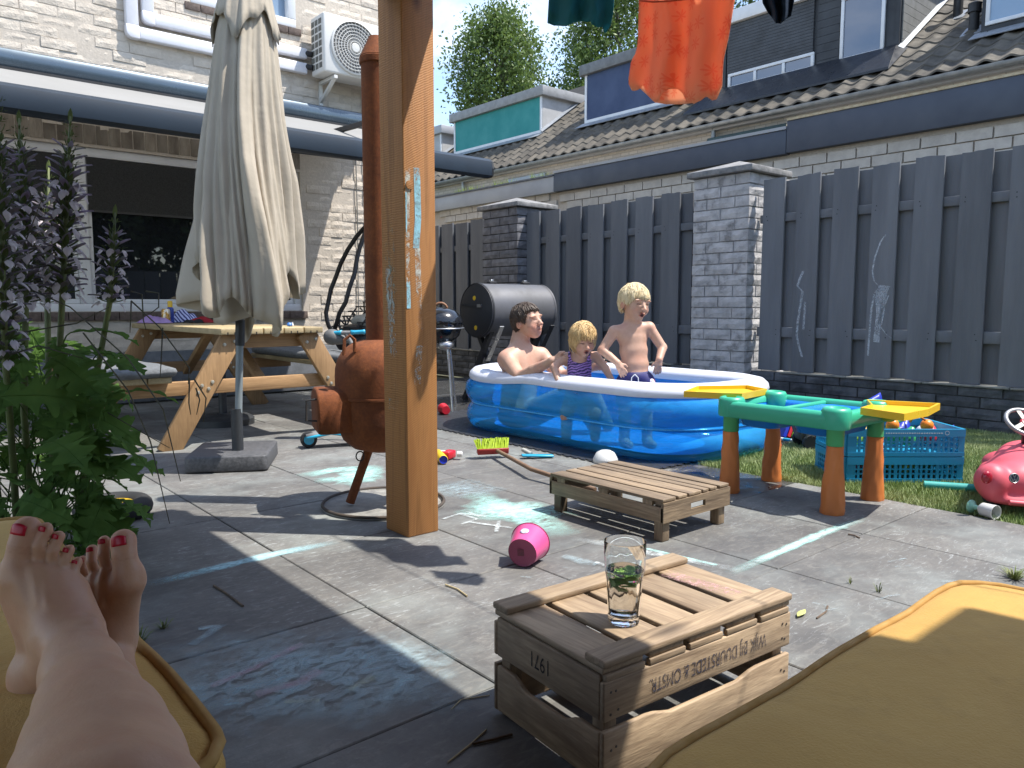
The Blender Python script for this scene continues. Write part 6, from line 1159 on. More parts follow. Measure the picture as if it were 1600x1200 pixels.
# ================================================================ TOYS and small things
def P2(o, r=0., f_=0., z=0.): return np.array(o, float)+RT*r+FW*f_+np.array([0, 0, z])
m_mint = M('mint_green_plastic', (.04, .42, .26), (.035, .37, .23), .38, 3); m_green = M('green_plastic', (.05, .36, .13), (.045, .32, .11), .4, 3); m_orange = M('orange_plastic', (.62, .2, .05), (.54, .165, .04), .5, 4); m_ctb = M('basin_blue', (.01, .2, .62), (.01, .17, .55), .3, 3)
wt = thing('water_table', "children's water play table with orange legs and yellow trays", 'play table', (3.56, 1.94, 0)); wx0, wx1, wy0, wy1 = 3.34, 3.79, 1.66, 2.23
lp = [(.052, 0), (.054, .012), (.051, .02), (.046, .12), (.04, .22), (.035, .315)]
for i, (x, y) in enumerate(((wx0+.02, wy0+.01), (wx1-.03, wy0+.01), (wx1-.03, wy1-.01), (wx0+.02, wy1-.01))):
    b = B(); g = []
    for r, z in [(np.interp(z, [q[1] for q in lp], [q[0] for q in lp]), z) for z in np.linspace(0, .315, 22)]:
        row = []
        for j in range(28):
            a = 2*math.pi*j/28; rr = r+.0035*max(0, mnoise.noise(Vector((3*math.cos(a)+i, 3*math.sin(a), z*9))))*2.2+.002*math.sin(7*a+5*math.sin(z*14+i)); row.append((x+rr*math.cos(a), y+rr*math.sin(a), z))
        g.append(row)
    b.sheet(g, wrap=True); b.build('leg', m_orange, wt, smooth='all'); B().lathe([(.037, .316), (.039, .318), (.039, .39), (.041, .40)], (x, y, 0), n=28).build('leg_socket', m_green, wt, smooth=True)
    B().lathe([(.062, .395), (.066, .405), (.066, .475), (.058, .49), (.045, .494), (.042, .485), (.0, .484)], (x, y, 0), n=32, cap=False).build('corner_cup', m_mint, wt, smooth='all')
ring_o = rpoly(((wx0+wx1)/2, (wy0+wy1)/2), wx1-wx0+.09, wy1-wy0+.09, .10, 6); 
def rr_(ins, z): return [(x, y, z) for x, y in rpoly(((wx0+wx1)/2, (wy0+wy1)/2), wx1-wx0+.09-2*ins, wy1-wy0+.09-2*ins, max(.02, .10-ins), 6)]
B().sheet([rr_(.012, .393), rr_(.0, .402), rr_(.0, .455), rr_(.012, .472), rr_(.035, .475), rr_(.05, .462), rr_(.055, .44)], wrap=True).build('rim', m_mint, wt, smooth='all')
def basin(y0, y1, nm):
    q = lambda i, z: [(x, y, z) for x, y in rpoly(((wx0+wx1)/2, (y0+y1)/2), wx1-wx0-.03-2*i, y1-y0-2*i, .06, 5)]; B().sheet([q(-.012, .447), q(0, .45), q(.012, .43), q(.03, .35), q(.06, .34)], wrap=True).build(nm, m_ctb, wt, smooth='all'); f_ = q(.06, .3402); B().add(f_, [tuple(range(len(f_)))]).build('basin_floor', m_ctb, wt)
basin(wy0, 1.93, 'basin'); basin(1.96, wy1, 'basin')
B().span((wx0+.01, 1.932, .44), (wx1-.01, 1.958, .466)).build('divider', m_mint, wt, bevel=.008)
def tray(pts, z, nm='tray'):
    b = B(); P_ = [np.array((*p, z)) for p in pts]; c = sum(P_)/len(P_); b.hull([p+np.array([0, 0, -.012]) for p in P_], [p+np.array([0, 0, .0]) for p in P_]); n_ = len(P_); inn = [c+(p-c)*.93 for p in P_]; up = np.array([0, 0, .02])
    b.add([p for p in P_]+[p+up for p in P_]+[p+up for p in inn]+inn, [(i, (i+1) % n_, n_+(i+1) % n_, n_+i) for i in range(n_)]+[(n_+i, n_+(i+1) % n_, 2*n_+(i+1) % n_, 2*n_+i) for i in range(n_)]+[(2*n_+i, 2*n_+(i+1) % n_, 3*n_+(i+1) % n_, 3*n_+i) for i in range(n_)]); b.build(nm, m_yel, wt)
tray([(3.34, 1.365), (3.58, 1.36), (3.84, 1.41), (3.72, 1.70), (3.55, 1.60), (3.40, 1.58)], .478); tray([(3.42, 2.20), (3.72, 2.24), (3.82, 2.42), (3.56, 2.58), (3.28, 2.46), (3.36, 2.28)], .486)
SDF(.03).cone((3.74, 1.62, .43), (3.76, 1.46, .465), .035, .012).cone((3.70, 1.58, .43), (3.68, 1.46, .466), .03, .012).build('tray_support', M('lime_plastic', (.33, .45, .03), None, .4), wt, h=.008)
# ---- folding crates with toys
m_fc = M('crate_blue_plastic', (.015, .27, .47), (.012, .23, .41), .4, 3); f0 = gnd(1321, 754); f0[2] = 0; CWd, CDp = .625, .40
def fold_crate(z0, h, lab, top):
    t = thing('folding_crate', lab, 'crate', tuple(f0+np.array([0, 0, z0])), 'blue folding crates'); o = f0+np.array([0, 0, z0+.002])
    def panel(name, a, u, L, nx):
        b = B(); n_ = np.cross(u, UP); th = .008
        def bx(u0, u1, zz0, zz1, t0=0., t1=th): b.hull([a+u*u0+n_*t0+UP*zz0, a+u*u1+n_*t0+UP*zz0, a+u*u1+n_*t1+UP*zz0, a+u*u0+n_*t1+UP*zz0], [a+u*u0+n_*t0+UP*zz1, a+u*u1+n_*t0+UP*zz1, a+u*u1+n_*t1+UP*zz1, a+u*u0+n_*t1+UP*zz1])
        zt0, zt1 = .022, h-.04; rows = 3; bx(0, L, 0, zt0, -.004, th+.002); bx(0, L, zt1, h, -.006, th+.003); bx(0, .03, zt0, zt1); bx(L-.03, L, zt0, zt1); cw = (L-.06)/nx; rh = (zt1-zt0)/rows
        for i in range(nx):
            wbar = cw*.42 if (i % 4) else cw*.62; bx(.03+i*cw, .03+i*cw+wbar, zt0, zt1)
        for k in range(1, rows): bx(.03, L-.03, zt0+k*rh-.004, zt0+k*rh+.004, .0005, th-.0005)
        b.build(name, m_fc, t)
    panel('side_panel', o, RT, CWd, 20); panel('end_panel', o+RT*CWd, FW, CDp, 13); panel('side_panel', o+RT*CWd+FW*CDp, -RT, CWd, 20); panel('end_panel', o+FW*CDp, -FW, CDp, 13)
    B().hull([o, o+RT*CWd, o+RT*CWd+FW*CDp, o+FW*CDp], [q+UP*.006 for q in (o, o+RT*CWd, o+RT*CWd+FW*CDp, o+FW*CDp)]).build('floor', m_fc, t)
    if top:
        mk = M('pale_print', (.45, .6, .65), None, .6); b = B(); x = .20
        while x < .50: w_ = rt.uniform(.006, .012); b.hull([o+RT*x-FW*.0115+UP*(h-.024), o+RT*(x+w_)-FW*.0115+UP*(h-.024), o+RT*(x+w_)-FW*.0105+UP*(h-.024), o+RT*x-FW*.0105+UP*(h-.024)], [o+RT*x-FW*.0115+UP*(h-.018), o+RT*(x+w_)-FW*.0115+UP*(h-.018), o+RT*(x+w_)-FW*.0105+UP*(h-.018), o+RT*x-FW*.0105+UP*(h-.018)]); x += w_+.004
        b.lathe([(.012, 0), (.012, .001), (.009, .001), (.009, 0)], o+RT*.53-FW*.0105+UP*(h-.02), tuple(-FW), 20, cap=False); b.build('print', mk, t)
    return t
fold_crate(0, .138, 'lower blue folding crate of perforated plastic on the turf', False); fold_crate(.143, .148, 'upper blue folding crate heaped with sand toys', True)
m_obal = M('bright_orange', (.85, .25, .02), (.75, .2, .015), .4); m_lime = M('lime_toy', (.36, .6, .05), None, .4); m_red = M('red_plastic', (.55, .02, .04), (.48, .02, .03), .35); m_cob = M('cobalt_plastic', (.015, .04, .42), (.012, .03, .34), .35); m_wp = M('white_plastic', (.7, .7, .68), (.62, .62, .6), .4)
def ball(label, c, r, mat, name='toy_ball', cat='ball', group='toys in the crates'):
    return props(B().lathe([(r*math.sin(a), -r*math.cos(a)) for a in np.linspace(.02, math.pi-.02, 14)], c, n=20).build(name, mat, None, smooth='all', loc=tuple(c)), label, cat, group)
o2 = f0+np.array([0, 0, .15])
ball('orange ball at the left of the upper blue crate', P2(o2, .29, .10, .15), .034, m_obal); ball('orange ball at the right of the upper blue crate', P2(o2, .49, .12, .145), .034, m_obal)
hs2 = [('red', m_red), ('white', m_wp), ('lime', m_lime), ('yellow', m_yel), ('green', m_green), ('cobalt', m_cob)]
lowpos = [(.08, .10), (.18, .2), (.3, .12), (.4, .25), (.5, .12), (.56, .28), (.12, .3), (.25, .31), (.36, .07), (.46, .33)]
for lv, zz in ((0, .05), (1, .20)):
    for i, (a, d_) in enumerate(lowpos):
        cn, m_ = hs2[(i+lv*2) % 6]; t = props(SDF(.01).ell(P2(f0, a, d_, zz+.03), (.05, .045, .045)).ell(P2(f0, a+.03, d_+.02, zz+.05), (.03, .03, .05)).build('sand_mould', m_, None, h=.011, off=P2(f0, a, d_, zz)), '%s sand mould behind the holes of the %s blue crate, %s' % (cn, ('lower', 'upper')[lv], ['leftmost', 'left of centre at back', 'in the middle front', 'right of centre at back', 'near the right front', 'in the right back corner', 'in the left back corner', 'in the middle back', 'just right of centre front', 'right of centre, rear row'][i]), 'toy', 'toys in the crates'); t.location = tuple(P2(f0, a, d_, zz))
def shovel(label, grip, blade, fan, mat, hm):
    t = thing('sand_shovel', label, 'shovel', tuple(np.minimum(grip, blade)), 'sand shovels'); d = norm(blade-grip); s = norm(np.cross(d, FW)); B().tube([grip, blade], .009, 8).build('handle', hm, t, smooth=True)
    pts = [[blade+d*(fan*u)+s*(fan*.55*v*(.5+.6*u))+FW*(.02*v*v) for v in np.linspace(-1, 1, 7)] for u in np.linspace(0, 1, 5)]; B().sheet(pts).build('blade', mat, t, smooth='all', solid=.004)
shovel('cobalt blue shovel sticking out beyond the right end of the blue crate', P2(o2, .55, .25, .06), P2(o2, .64, .26, .06), .10, m_cob, m_cob); shovel('cobalt shovel with pale handle behind the yellow tray', P2(o2, .17, .30, .23), P2(o2, .27, .33, .24), .085, m_cob, M('pale_blue_handle', (.2, .35, .7), None, .4)); shovel('lime green spade standing in the upper blue crate', P2(o2, .32, .15, .13), P2(o2, .35, .16, .20), .05, m_lime, m_lime)
rb_ = thing('toy_rake', 'green toy rake lying across the upper blue crate', 'toy', tuple(P2(o2, .4, .2, .15)), 'toys in the crates'); B().tube([P2(o2, .36, .2, .15), P2(o2, .47, .22, .18)], .008, 8).build('handle', m_green, rb_, smooth=True); B().beam(P2(o2, .46, .18, .185), P2(o2, .48, .26, .185), .01, .02).build('rake_head', m_lime, rb_)
props(B().tube([P2(o2, .47, .1, .175), P2(o2, .44, .11, .195), P2(o2, .41, .12, .185), P2(o2, .40, .13, .16)], .006, 7).build('toy_hook', m_orange, None, smooth='all', loc=tuple(P2(o2, .44, .11, .16))), 'curved orange toy handle beside the right orange ball', 'toy', 'toys in the crates')
props(B().lathe([(.05, 0), (.055, .01), (.07, .07), (.075, .075), (.072, .08), (.055, .02), (0, .018)], P2(o2, .08, .14, .09), n=24, cap=False).build('toy_bucket', m_red, None, smooth=True, loc=tuple(P2(o2, .08, .14, .09))), 'red toy bucket at the left of the upper crate', 'bucket', 'toys in the crates')
# ---- dark toy truck, striped stick, small red ball under the water table
tk = gnd(1280, 700); tr = thing('toy_truck', 'dark grey toy truck lying behind the water table legs', 'toy truck', tuple(tk)); m_tk = M('truck_grey', (.05, .055, .06), (.08, .085, .09), .5, 6)
B().hull([P2(tk, -.13, -.04, .05), P2(tk, .05, -.06, .05), P2(tk, .05, .10, .05), P2(tk, -.13, .1, .05)], [P2(tk, -.16, -.07, .17), P2(tk, .06, -.08, .16), P2(tk, .06, .14, .16), P2(tk, -.16, .14, .17)]).build('tipper', m_tk, tr, bevel=.01); B().box(P2(tk, .12, .02, .10), (.1, .14, .12), rz=YAW).build('cab', m_tk, tr, bevel=.015)
for a, b_ in ((-.09, -.07), (.11, -.07), (-.09, .12), (.11, .12)): B().lathe([(.015, -.02), (.045, -.02), (.05, -.01), (.05, .01), (.045, .02), (.015, .02)], P2(tk, a, b_, .05), tuple(FW), 18).build('wheel', m_rub, tr, smooth=True)
for k in range(5): B().beam(P2(tk, -.12+.035*k, -.085, .075), P2(tk, -.125+.035*k, -.095, .15), .008, .006).build('rib', M('rib_grey', (.16, .17, .18), None, .5) if k == 0 else bpy.data.materials['rib_grey'], tr)
st_ = gnd(1213, 689); st2_ = gnd(1285, 700); sk = thing('striped_stick', 'white and blue striped stick on the turf behind the water table', 'stick', tuple(st_))
for k in range(6): a_ = st_+(st2_-st_)*k/6; b_ = st_+(st2_-st_)*(k+1)/6; B().tube([a_+UP*.02, b_+UP*.02], .012, 10).build('segment', (m_wp, m_aqua)[k % 2], sk, smooth=True)
bk = gnd(1217, 700); ball('small red ball on the turf beside the water table leg', P2(bk, 0, 0, .018), .018, m_red, group='loose balls')
books = gnd(1240, 690); bkt = thing('toy_book', 'colourful flat toy leaning in the shade behind the water table', 'toy', tuple(books))
for k, m_ in enumerate((m_cob, m_red, m_lime, m_wp)): B().beam(P2(books, -.07+.03*k, .05, .02), P2(books, -.01+.03*k, .1, .15), .022, .1, up=FW).build('page', m_, bkt)
# ---- pink ride-on car
m_pink = M('coral_plastic', (.70, .115, .15), (.62, .095, .125), .5, 3); cd_ = 3.52; Cq = lambda x, y, dd=0.: at(x, y, cd_+dd)
car = thing('ride_on_car', 'coral pink ride-on toy car with round badge at the right edge', 'toy car', tuple(gnd(1600, 800))); cs_ = SDF(.03)
for x, y, dd, r in ((1597, 752, .05, (.16, .12, .10)), (1600, 735, .18, (.15, .16, .10)), (1600, 722, .34, (.14, .12, .10))): cs_.ell(Cq(x, y, dd), r, Rm3(RT, FW, UP), .05)
for s in (-1, 1): cs_.ell(Cq(1600+50*s, 752, .02), (.07, .075, .085), Rm3(RT, FW, UP), .02); cs_.cone(Cq(1600+52*s, 750, .05), Cq(1600+52*s, 738, .45), .062, .06, .03)
cs_.ell(Cq(1600, 778, .02), (.17, .1, .035), Rm3(RT, FW, UP), .03); cs_.ell(Cq(1600, 706, .36), (.09, .07, .05), Rm3(RT, FW, UP), .04); cs_.cone(Cq(1575, 712, .30), Cq(1625, 712, .30), .05, .05, .03); cs_.ell(Cq(1600, 735, .7), (.15, .3, .1), Rm3(RT, FW, UP), .04)
cs_.build('shell', m_pink, car, h=.0085); m_hl = M('headlight_red', (.4, .01, .03), (.33, .01, .025), .2, coat=.3)
for s in (-1, 1): SDF(.01).ell(Cq(1600+58*s, 746, -.055), (.026, .016, .032), Rm3(RT, FW, UP)).build('headlight', m_hl, car, h=.005)
B().tube([Cq(1577, 785, -.085), Cq(1600, 787, -.095), Cq(1623, 785, -.085)], .012, 10).build('tow_lip', m_pink, car, smooth=True)
for s in (-1, 1):
    for dd in (.12, .62):
        w_ = Cq(1600+48*s, 770, dd); w_[2] = .065; B().lathe([(.02, -.025), (.055, -.025), (.065, -.014), (.065, .014), (.055, .025), (.02, .025)], w_, tuple(RT), 22).build('wheel', m_rub, car, smooth=True)
em = Cq(1584, 747, -.098); B().lathe([(0, .004), (.021, .004), (.0225, .002), (.0225, 0)], em, tuple(-FW+UP*.15), 28, cap=False).build('badge', M('badge_navy', (.05, .06, .1), None, .3), car, smooth=True)
eb = B(); off = (-FW+UP*.15)/np.linalg.norm(-FW+UP*.15)*.0052; er = norm(UP+FW*.15)
def stroke(pts): 
    for i in range(len(pts)-1): eb.beam(em+off+RT*pts[i][0]+er*pts[i][1], em+off+RT*pts[i+1][0]+er*pts[i+1][1], .0028, .001, up=off)
eb.tube([em+off+RT*(.0205*math.cos(a))+er*(.0205*math.sin(a)) for a in (2*math.pi*j/30 for j in range(30))], .0016, 5, closed=True); stroke([(-.008, .0175), (0, .003), (.008, .0175)]); stroke([(-.0165, .009), (-.007, -.016), (0, -.002), (.007, -.016), (.0165, .009)]); eb.build('badge_emblem', m_alu, car)
sw_ = Cq(1603, 660, .22); nrm = norm(-FW*.6+UP*.8); a1 = RT; a2 = np.cross(nrm, a1); m_blkp = M('black_plastic', (.02, .02, .022), None, .35)
B().tube([sw_+a1*(.088*math.cos(a))+a2*(.088*math.sin(a)) for a in (2*math.pi*j/40 for j in range(40))], .0105, 8, closed=True).build('steering_wheel', M('silver_plastic', (.35, .35, .36), (.28, .28, .29), .3, metal=.3), car, smooth='all'); B().lathe([(.024, -.01), (.026, 0), (.02, .008), (0, .01)], sw_, tuple(nrm), 18).build('wheel_hub', m_red, car, smooth=True)
for k in range(3): a = math.radians(90+120*k); B().beam(sw_, sw_+a1*(.084*math.cos(a))+a2*(.084*math.sin(a)), .022, .008, up=nrm).build('spoke', m_blkp, car)
B().tube([sw_-nrm*.01, Cq(1600, 705, .34)], .014, 10).build('steering_column', m_blkp, car, smooth=True)
# ---- teal tube and mint goblet beside the car
ta, tb = gnd(1443, 764), gnd(1528, 770); props(B().tube([ta+UP*.022, tb+UP*.022], .022, 16).build('pool_tube', M('teal_foam', (.04, .36, .33), (.035, .32, .29), .6, 9), None, smooth=True, loc=tuple(ta)), 'teal foam tube lying on the turf before the blue crate', 'tube')
gA, gB = gnd(1516, 801), gnd(1556, 812); gt2 = thing('toy_goblet', 'white and mint toy cup lying in front of the pink car', 'cup', tuple(gA)); ga = norm(gB-gA); B().lathe([(.03, 0), (.03, .006), (.012, .02), (.011, .04)], gA+UP*.031, tuple(ga), 20).build('foot', M('mint_plastic', (.3, .6, .45), None, .4), gt2, smooth=True); B().lathe([(.012, .041), (.03, .06), (.033, .125), (.031, .125), (.027, .062), (0, .06)], gA+UP*.032, tuple(ga), 22, cap=False).build('bowl', m_wp, gt2, smooth=True)
# ---- broom, squeegee, white bowl, tube, red pack, red cup, pink bucket
bh0 = gnd(770, 716); br = thing('broom', 'broom with lime bristles, red head and long wooden stick on the wet paving', 'broom', tuple(bh0)); hx = norm(RT*.93+FW*.25); hc = bh0+UP*.05
B().beam(hc-hx*.10, hc+hx*.10, .045, .04, up=norm(-FW*.2+UP)).build('head', M('broom_red', (.38, .03, .025), (.3, .025, .02), .5), br, bevel=.006); m_br = M('lime_bristle', (.42, .55, .03), (.32, .44, .02), .6, 40); bb = B()
for i in range(24):
    for j in range(6): 
        p = hc+hx*(-.095+.19*i/23)+FW*(-.02+.04*j/5)+UP*.015; q = p+norm(UP*.8+FW*.55+RT*rt.uniform(-.2, .2)-hx*.25*(i < 4))*rt.uniform(.055, .07); bb.tube([p, q], [.0045, .003], 4)
bb.build('bristles', m_br, br); B().tube([hc+hx*.03-FW*.02, gnd(830, 733, .055), gnd(930, 765, .03)], .0125, 10).build('stick', wood('broom_stick', (.24, .15, .09), (.14, .08, .05), 'y', knots=False), br, smooth=True)
sq = gnd(835, 716); sg = thing('squeegee', 'light blue hand squeegee lying beside the broom stick', 'squeegee', tuple(sq)); B().beam(P2(sq, -.08, -.01, .02), P2(sq, .12, .02, .012), .05, .012).build('blade', m_aqua, sg, bevel=.004); B().tube([P2(sq, -.02, .03, .02), P2(sq, -.07, .10, .035)], .014, 10).build('handle', M('pale_grey_grip', (.5, .5, .45), None, .5), sg, smooth=True)
wb = gnd(946, 722); props(B().lathe([(.0, .075), (.03, .073), (.055, .06), (.075, .025), (.08, .002), (.077, .002), (.07, .025), (.05, .055), (0, .069)], wb, n=32, cap=False).build('bowl', m_wp, None, smooth='all', loc=tuple(wb)), 'upturned white bowl behind the low table', 'bowl')
ya, yb = gnd(684, 716), gnd(706, 741); yt = thing('water_squirter', 'yellow foam water tube with blue end beside the post', 'toy', tuple(yb)); yd = norm(yb-ya); B().lathe([(.0, 0), (.026, 0), (.029, .006), (.029, .20), (.026, .206)], ya+UP*.03, tuple(yd), 24, cap=False).build('tube', m_yel, yt, smooth=True); B().lathe([(.025, .2055), (.022, .2055), (.02, .2), (0, .2)], ya+UP*.03, tuple(yd), 24, cap=False).build('end', m_cob, yt, smooth=True)
ra = gnd(703, 718); rp = thing('red_pack', 'small red and white packet lying right of the post', 'packet', tuple(ra)); B().box(P2(ra, -.01, .01, .03), (.09, .06, .05), rz=.4).build('pack', m_red, rp, bevel=.008); B().lathe([(.018, 0), (.018, .03), (.012, .034)], P2(ra, .045, .0, .035), tuple(RT), 16).build('cap', m_wp, rp, smooth=True); B().box(P2(ra, -.055, .01, .03), (.03, .062, .052), rz=.4).build('label_band', m_wp, rp, bevel=.006)
cu = gnd(692, 647); props(B().lathe([(.045, 0), (.05, .005), (.036, .12), (0, .12), (0, .115), (.032, .113), (.044, .006)], cu+UP*.05, tuple(norm(-FW*.15+RT*.0-RT*.9)), 26, cap=False).build('cup', m_red, None, smooth=True, loc=tuple(cu)), 'red plastic cup lying on its side by the kettle grill', 'cup')
ck = bpy.data.objects['cup']; ck.rotation_euler = (0, 0, math.radians(100))
pb = gnd(817, 887); pk = thing('bucket', 'pink metal bucket lying on its side on the paving', 'bucket', tuple(pb)); m_pk = M('pink_enamel', (.78, .1, .3), (.7, .085, .26), .25, 3, coat=.3); m_pk2 = M('pink_base', (.34, .06, .13), (.28, .05, .11), .4, 20); rB, rT, Lb = .054, .073, .098; axb = norm(FW*.88+RT*.30+UP*.12); nb_ = norm(UP-axb*(UP@axb)); bc = pb+nb_*(rB+.003)+FW*.004
B().lathe([(rB, 0), (rT, Lb), (rT+.003, Lb+.002), (rT+.002, Lb+.006), (rT-.002, Lb+.004), (rB-.003, .004)], bc, tuple(axb), 40, cap=False).build('body', m_pk, pk, smooth=True); B().lathe([(0, .003), (rB-.004, .003), (rB-.0005, .0005), (rB+.0005, .002)], bc, tuple(axb), 40, cap=False).build('base', m_pk2, pk, smooth=True); B().tube([bc+axb*(Lb+.003)+(nb_*math.cos(a)+np.cross(nb_, axb)*math.sin(a))*(rT+.001) for a in (2*math.pi*j/40 for j in range(40))], .0025, 6, closed=True).build('rim', m_pk2, pk, smooth='all')
B().box(bc+axb*.0015, (.036, .001, .026), R=Matrix([RT, axb, nb_]).transposed()).build('stamp', M('stamp_dark', (.12, .03, .05), (.2, .04, .07), .6, 90), pk)
lb_ = bc+axb*.05+nb_*(rB+.0105)-FW*.0; B().lathe([(0, .002), (.014, .0015), (.016, 0)], lb_-RT*.004, tuple(norm(nb_-axb*.18)), 20, cap=False).build('sticker', M('bucket_sticker', (.6, .62, .75), (.35, .35, .55), .4, 70), pk)
# ---- stand under the table, toy wheel by the plants
sb_ = np.array([2.2, 6.2, 0]); sd3 = thing('parasol_stand', 'empty dark parasol stand under the picnic table', 'parasol stand', tuple(sb_)); B().lathe([(.24, 0), (.24, .05), (.2, .075), (.05, .085), (.045, .09)], sb_, n=32).build('foot', m_slv, sd3, smooth=True); B().tube([sb_+UP*.09, sb_+UP*.45], .032, 14).build('tube', m_slv, sd3, smooth=True)
tw_ = gnd(178, 808); tt = thing('toy_disc', 'round black toy with yellow centre lying by the plants', 'toy', tuple(tw_)); B().tube([tw_+np.array([.12*math.cos(a), .12*math.sin(a), .045]) for a in (2*math.pi*j/36 for j in range(36))], .045, 12, closed=True).build('tyre', m_rub, tt, smooth='all'); B().lathe([(0, .07), (.08, .068), (.095, .055)], tw_, n=28, cap=False).build('hub', m_yel, tt, smooth=True)
# ---- twigs, leaf, weeds
m_twig = M('dry_twig', (.16, .11, .07), (.08, .055, .04), .8, 30); m_straw = M('straw', (.5, .4, .22), None, .7)
def twig(label, pts, r, mat): return props(B().tube([gnd(*p)+UP*(r+.001) for p in pts], r, 6).build('twig', mat, None, smooth=True, loc=tuple(gnd(*pts[0]))), label, 'twig', 'twigs on the paving')
twig('dark twig on the shaded paving right of the toes', [(334, 917), (352, 928), (380, 949)], .0035, m_twig); twig('golden straw stalk on the sunlit paving near the shadow edge', [(696, 915), (715, 922), (730, 933)], .0028, m_straw); twig('thin stem before the crate on shaded paving', [(700, 1193), (735, 1165), (760, 1142)], .002, m_straw); twig('curled brown twig right of the crate', [(1276, 968), (1290, 958), (1293, 949)], .003, m_twig); twig('short twig on the paving near the water table', [(1325, 836), (1335, 838), (1343, 842)], .003, m_twig); twig('fine straw across the joint at bottom centre', [(705, 1110), (720, 1095), (765, 1088)], .0015, m_straw); twig('bent stalk in the shade near the crate bottom', [(738, 1165), (770, 1158), (800, 1150)], .003, m_twig)
lf = gnd(1252, 962); g = [[lf+norm(RT*.5+FW*.6)*(.07*(q-.5))+norm(RT*.8-FW*.5)*(.011*s*math.sin(math.pi*q))+UP*(.004+.006*abs(s)) for s in (-1, 0, 1)] for q in np.linspace(0, 1, 8)]; props(B().sheet(g).build('fallen_leaf', M('yellow_leaf', (.5, .52, .2), (.4, .42, .14), .6), None, smooth='all', loc=tuple(lf), solid=.001), 'pale yellow fallen leaf right of the crate', 'leaf')
def weed(label, px, py, n, h, spread, mat):
    c = gnd(px, py); t = thing('weed', label, 'weed', tuple(c), 'weeds in the joints'); b = B(); r = random.Random(px)
    for i in range(n):
        a = r.uniform(0, 6.28); L = h*r.uniform(.5, 1.1); d = np.array([math.cos(a), math.sin(a), 0])*spread*r.uniform(.2, 1); s = np.array([-math.sin(a), math.cos(a), 0])*h*.055; p0 = c+d*.25; b.add([p0-s, p0+s, p0+d*.6+s*.8+UP*L*.7, p0+d+UP*L*.85, p0+d*.6-s*.8+UP*L*.7], [(0, 1, 2, 3, 4)])
    b.build('blades', mat, t); return t
m_weed = M('weed_green', (.1, .15, .03), (.17, .18, .06), .6, 30)
weed('small mossy weed tuft beside the left cushion', 216, 1005, 60, .04, .05, m_weed); weed('tiny weed on the shaded paving above the left cushion', 256, 982, 30, .03, .03, m_weed); weed('grass tuft at the right edge above the big cushion', 1585, 905, 70, .04, .06, m_weed); weed('little grass blades in a paving joint near the right cushion', 1372, 925, 10, .035, .02, m_weed); weed('little grass blades in the joint next to the twig', 1328, 912, 8, .025, .02, m_weed)
# ================================================================ LAUNDRY and PLANTS
def dress_mat():
    t = NT('orange_dress'); sp_ = t.node('SeparateXYZ'); cb_ = t.node('CombineXYZ'); t.link(t.node('NewGeometry').outputs['Position'], sp_.inputs[0]); t.link(sp_.outputs['Y'], cb_.inputs[0]); t.link(sp_.outputs['Z'], cb_.inputs[1]); v = t.node('TexVoronoi', feature='F1', Scale=15., Randomness=.9); v.voronoi_dimensions = '2D'; t.link(cb_.outputs[0], v.inputs['Vector'])
    sc = t.node('VectorMath', operation='SCALE'); sc.inputs['Scale'].default_value = 15.; t.link(cb_.outputs[0], sc.inputs[0]); sb2 = t.node('VectorMath', operation='SUBTRACT'); t.link(sc.outputs[0], sb2.inputs[0]); vp_ = t.node('VectorMath', operation='SCALE'); vp_.inputs['Scale'].default_value = 15.; t.link(v.outputs['Position'], vp_.inputs[0]); t.link(vp_.outputs[0], sb2.inputs[1]); s3 = t.node('SeparateXYZ'); t.link(sb2.outputs[0], s3.inputs[0])
    ang = t.math('ARCTAN2', s3.outputs['Y'], s3.outputs['X']); pet = t.math('MULTIPLY_ADD', t.math('COSINE', t.math('MULTIPLY', ang, 7.)), .16, .2); msk = t.math('LESS_THAN', v.outputs['Distance'], pet); msk2 = t.math('MULTIPLY', msk, t.math('GREATER_THAN', t.node('TexNoise').outputs['Fac'], .0))
    col = t.mix(t.math('MULTIPLY', msk2, .75), (1., .6, .42), (.93, .4, .26)); t.link(col, t.p.inputs['Base Color']); t.p.inputs['Roughness'].default_value = .85; tl = t.node('BsdfTranslucent'); mm = t.node('MixShader'); mm.inputs[0].default_value = .68; t.link(col, tl.inputs[0]); t.link(t.p.outputs[0], mm.inputs[1]); t.link(tl.outputs[0], mm.inputs[2]); t.link(mm.outputs[0], t.out.inputs[0]); t.bump(t.noise(t.pos((1, 1, .4)), 18, 3), .35, .015); return t.m
LX = 2.25
def garment(name, label, cat, tabL, tabR, bot, mat, layers=((-.02, 0), (.02, 4)), ny=26, nx=40, fold=.03, freq=8., X=LX):
    c = onX((tabL[0][1]+tabR[0][1])/2, 0, X); t = thing(name, label, cat, tuple(c), 'washing on the line'); top = -75
    for li, (dx, cut) in enumerate(layers):
        g = []
        for j in range(ny+1):
            row = []
            for i in range(nx+1):
                u = i/nx; yb = float(np.interp(u, [q[0] for q in bot[li]], [q[1] for q in bot[li]])); y = top+(yb-top)*j/ny; xl = float(np.interp(y, [q[0] for q in tabL], [q[1] for q in tabL])); xr = float(np.interp(y, [q[0] for q in tabR], [q[1] for q in tabR])); e = math.sin(math.pi*u)**.5; x = xl+(xr-xl)*u
                row.append(onX(x, y, X+dx*e+fold*(.5+.5*j/ny)*math.sin(freq*u*2+li*1.3+.6*math.sin(j*.22))*e+.004*mnoise.noise(Vector((u*9, j*.3, li)))))
            g.append(row)
        B().sheet(g).build(('front', 'back')[li], mat, t, smooth='all', solid=.0015)
    return t
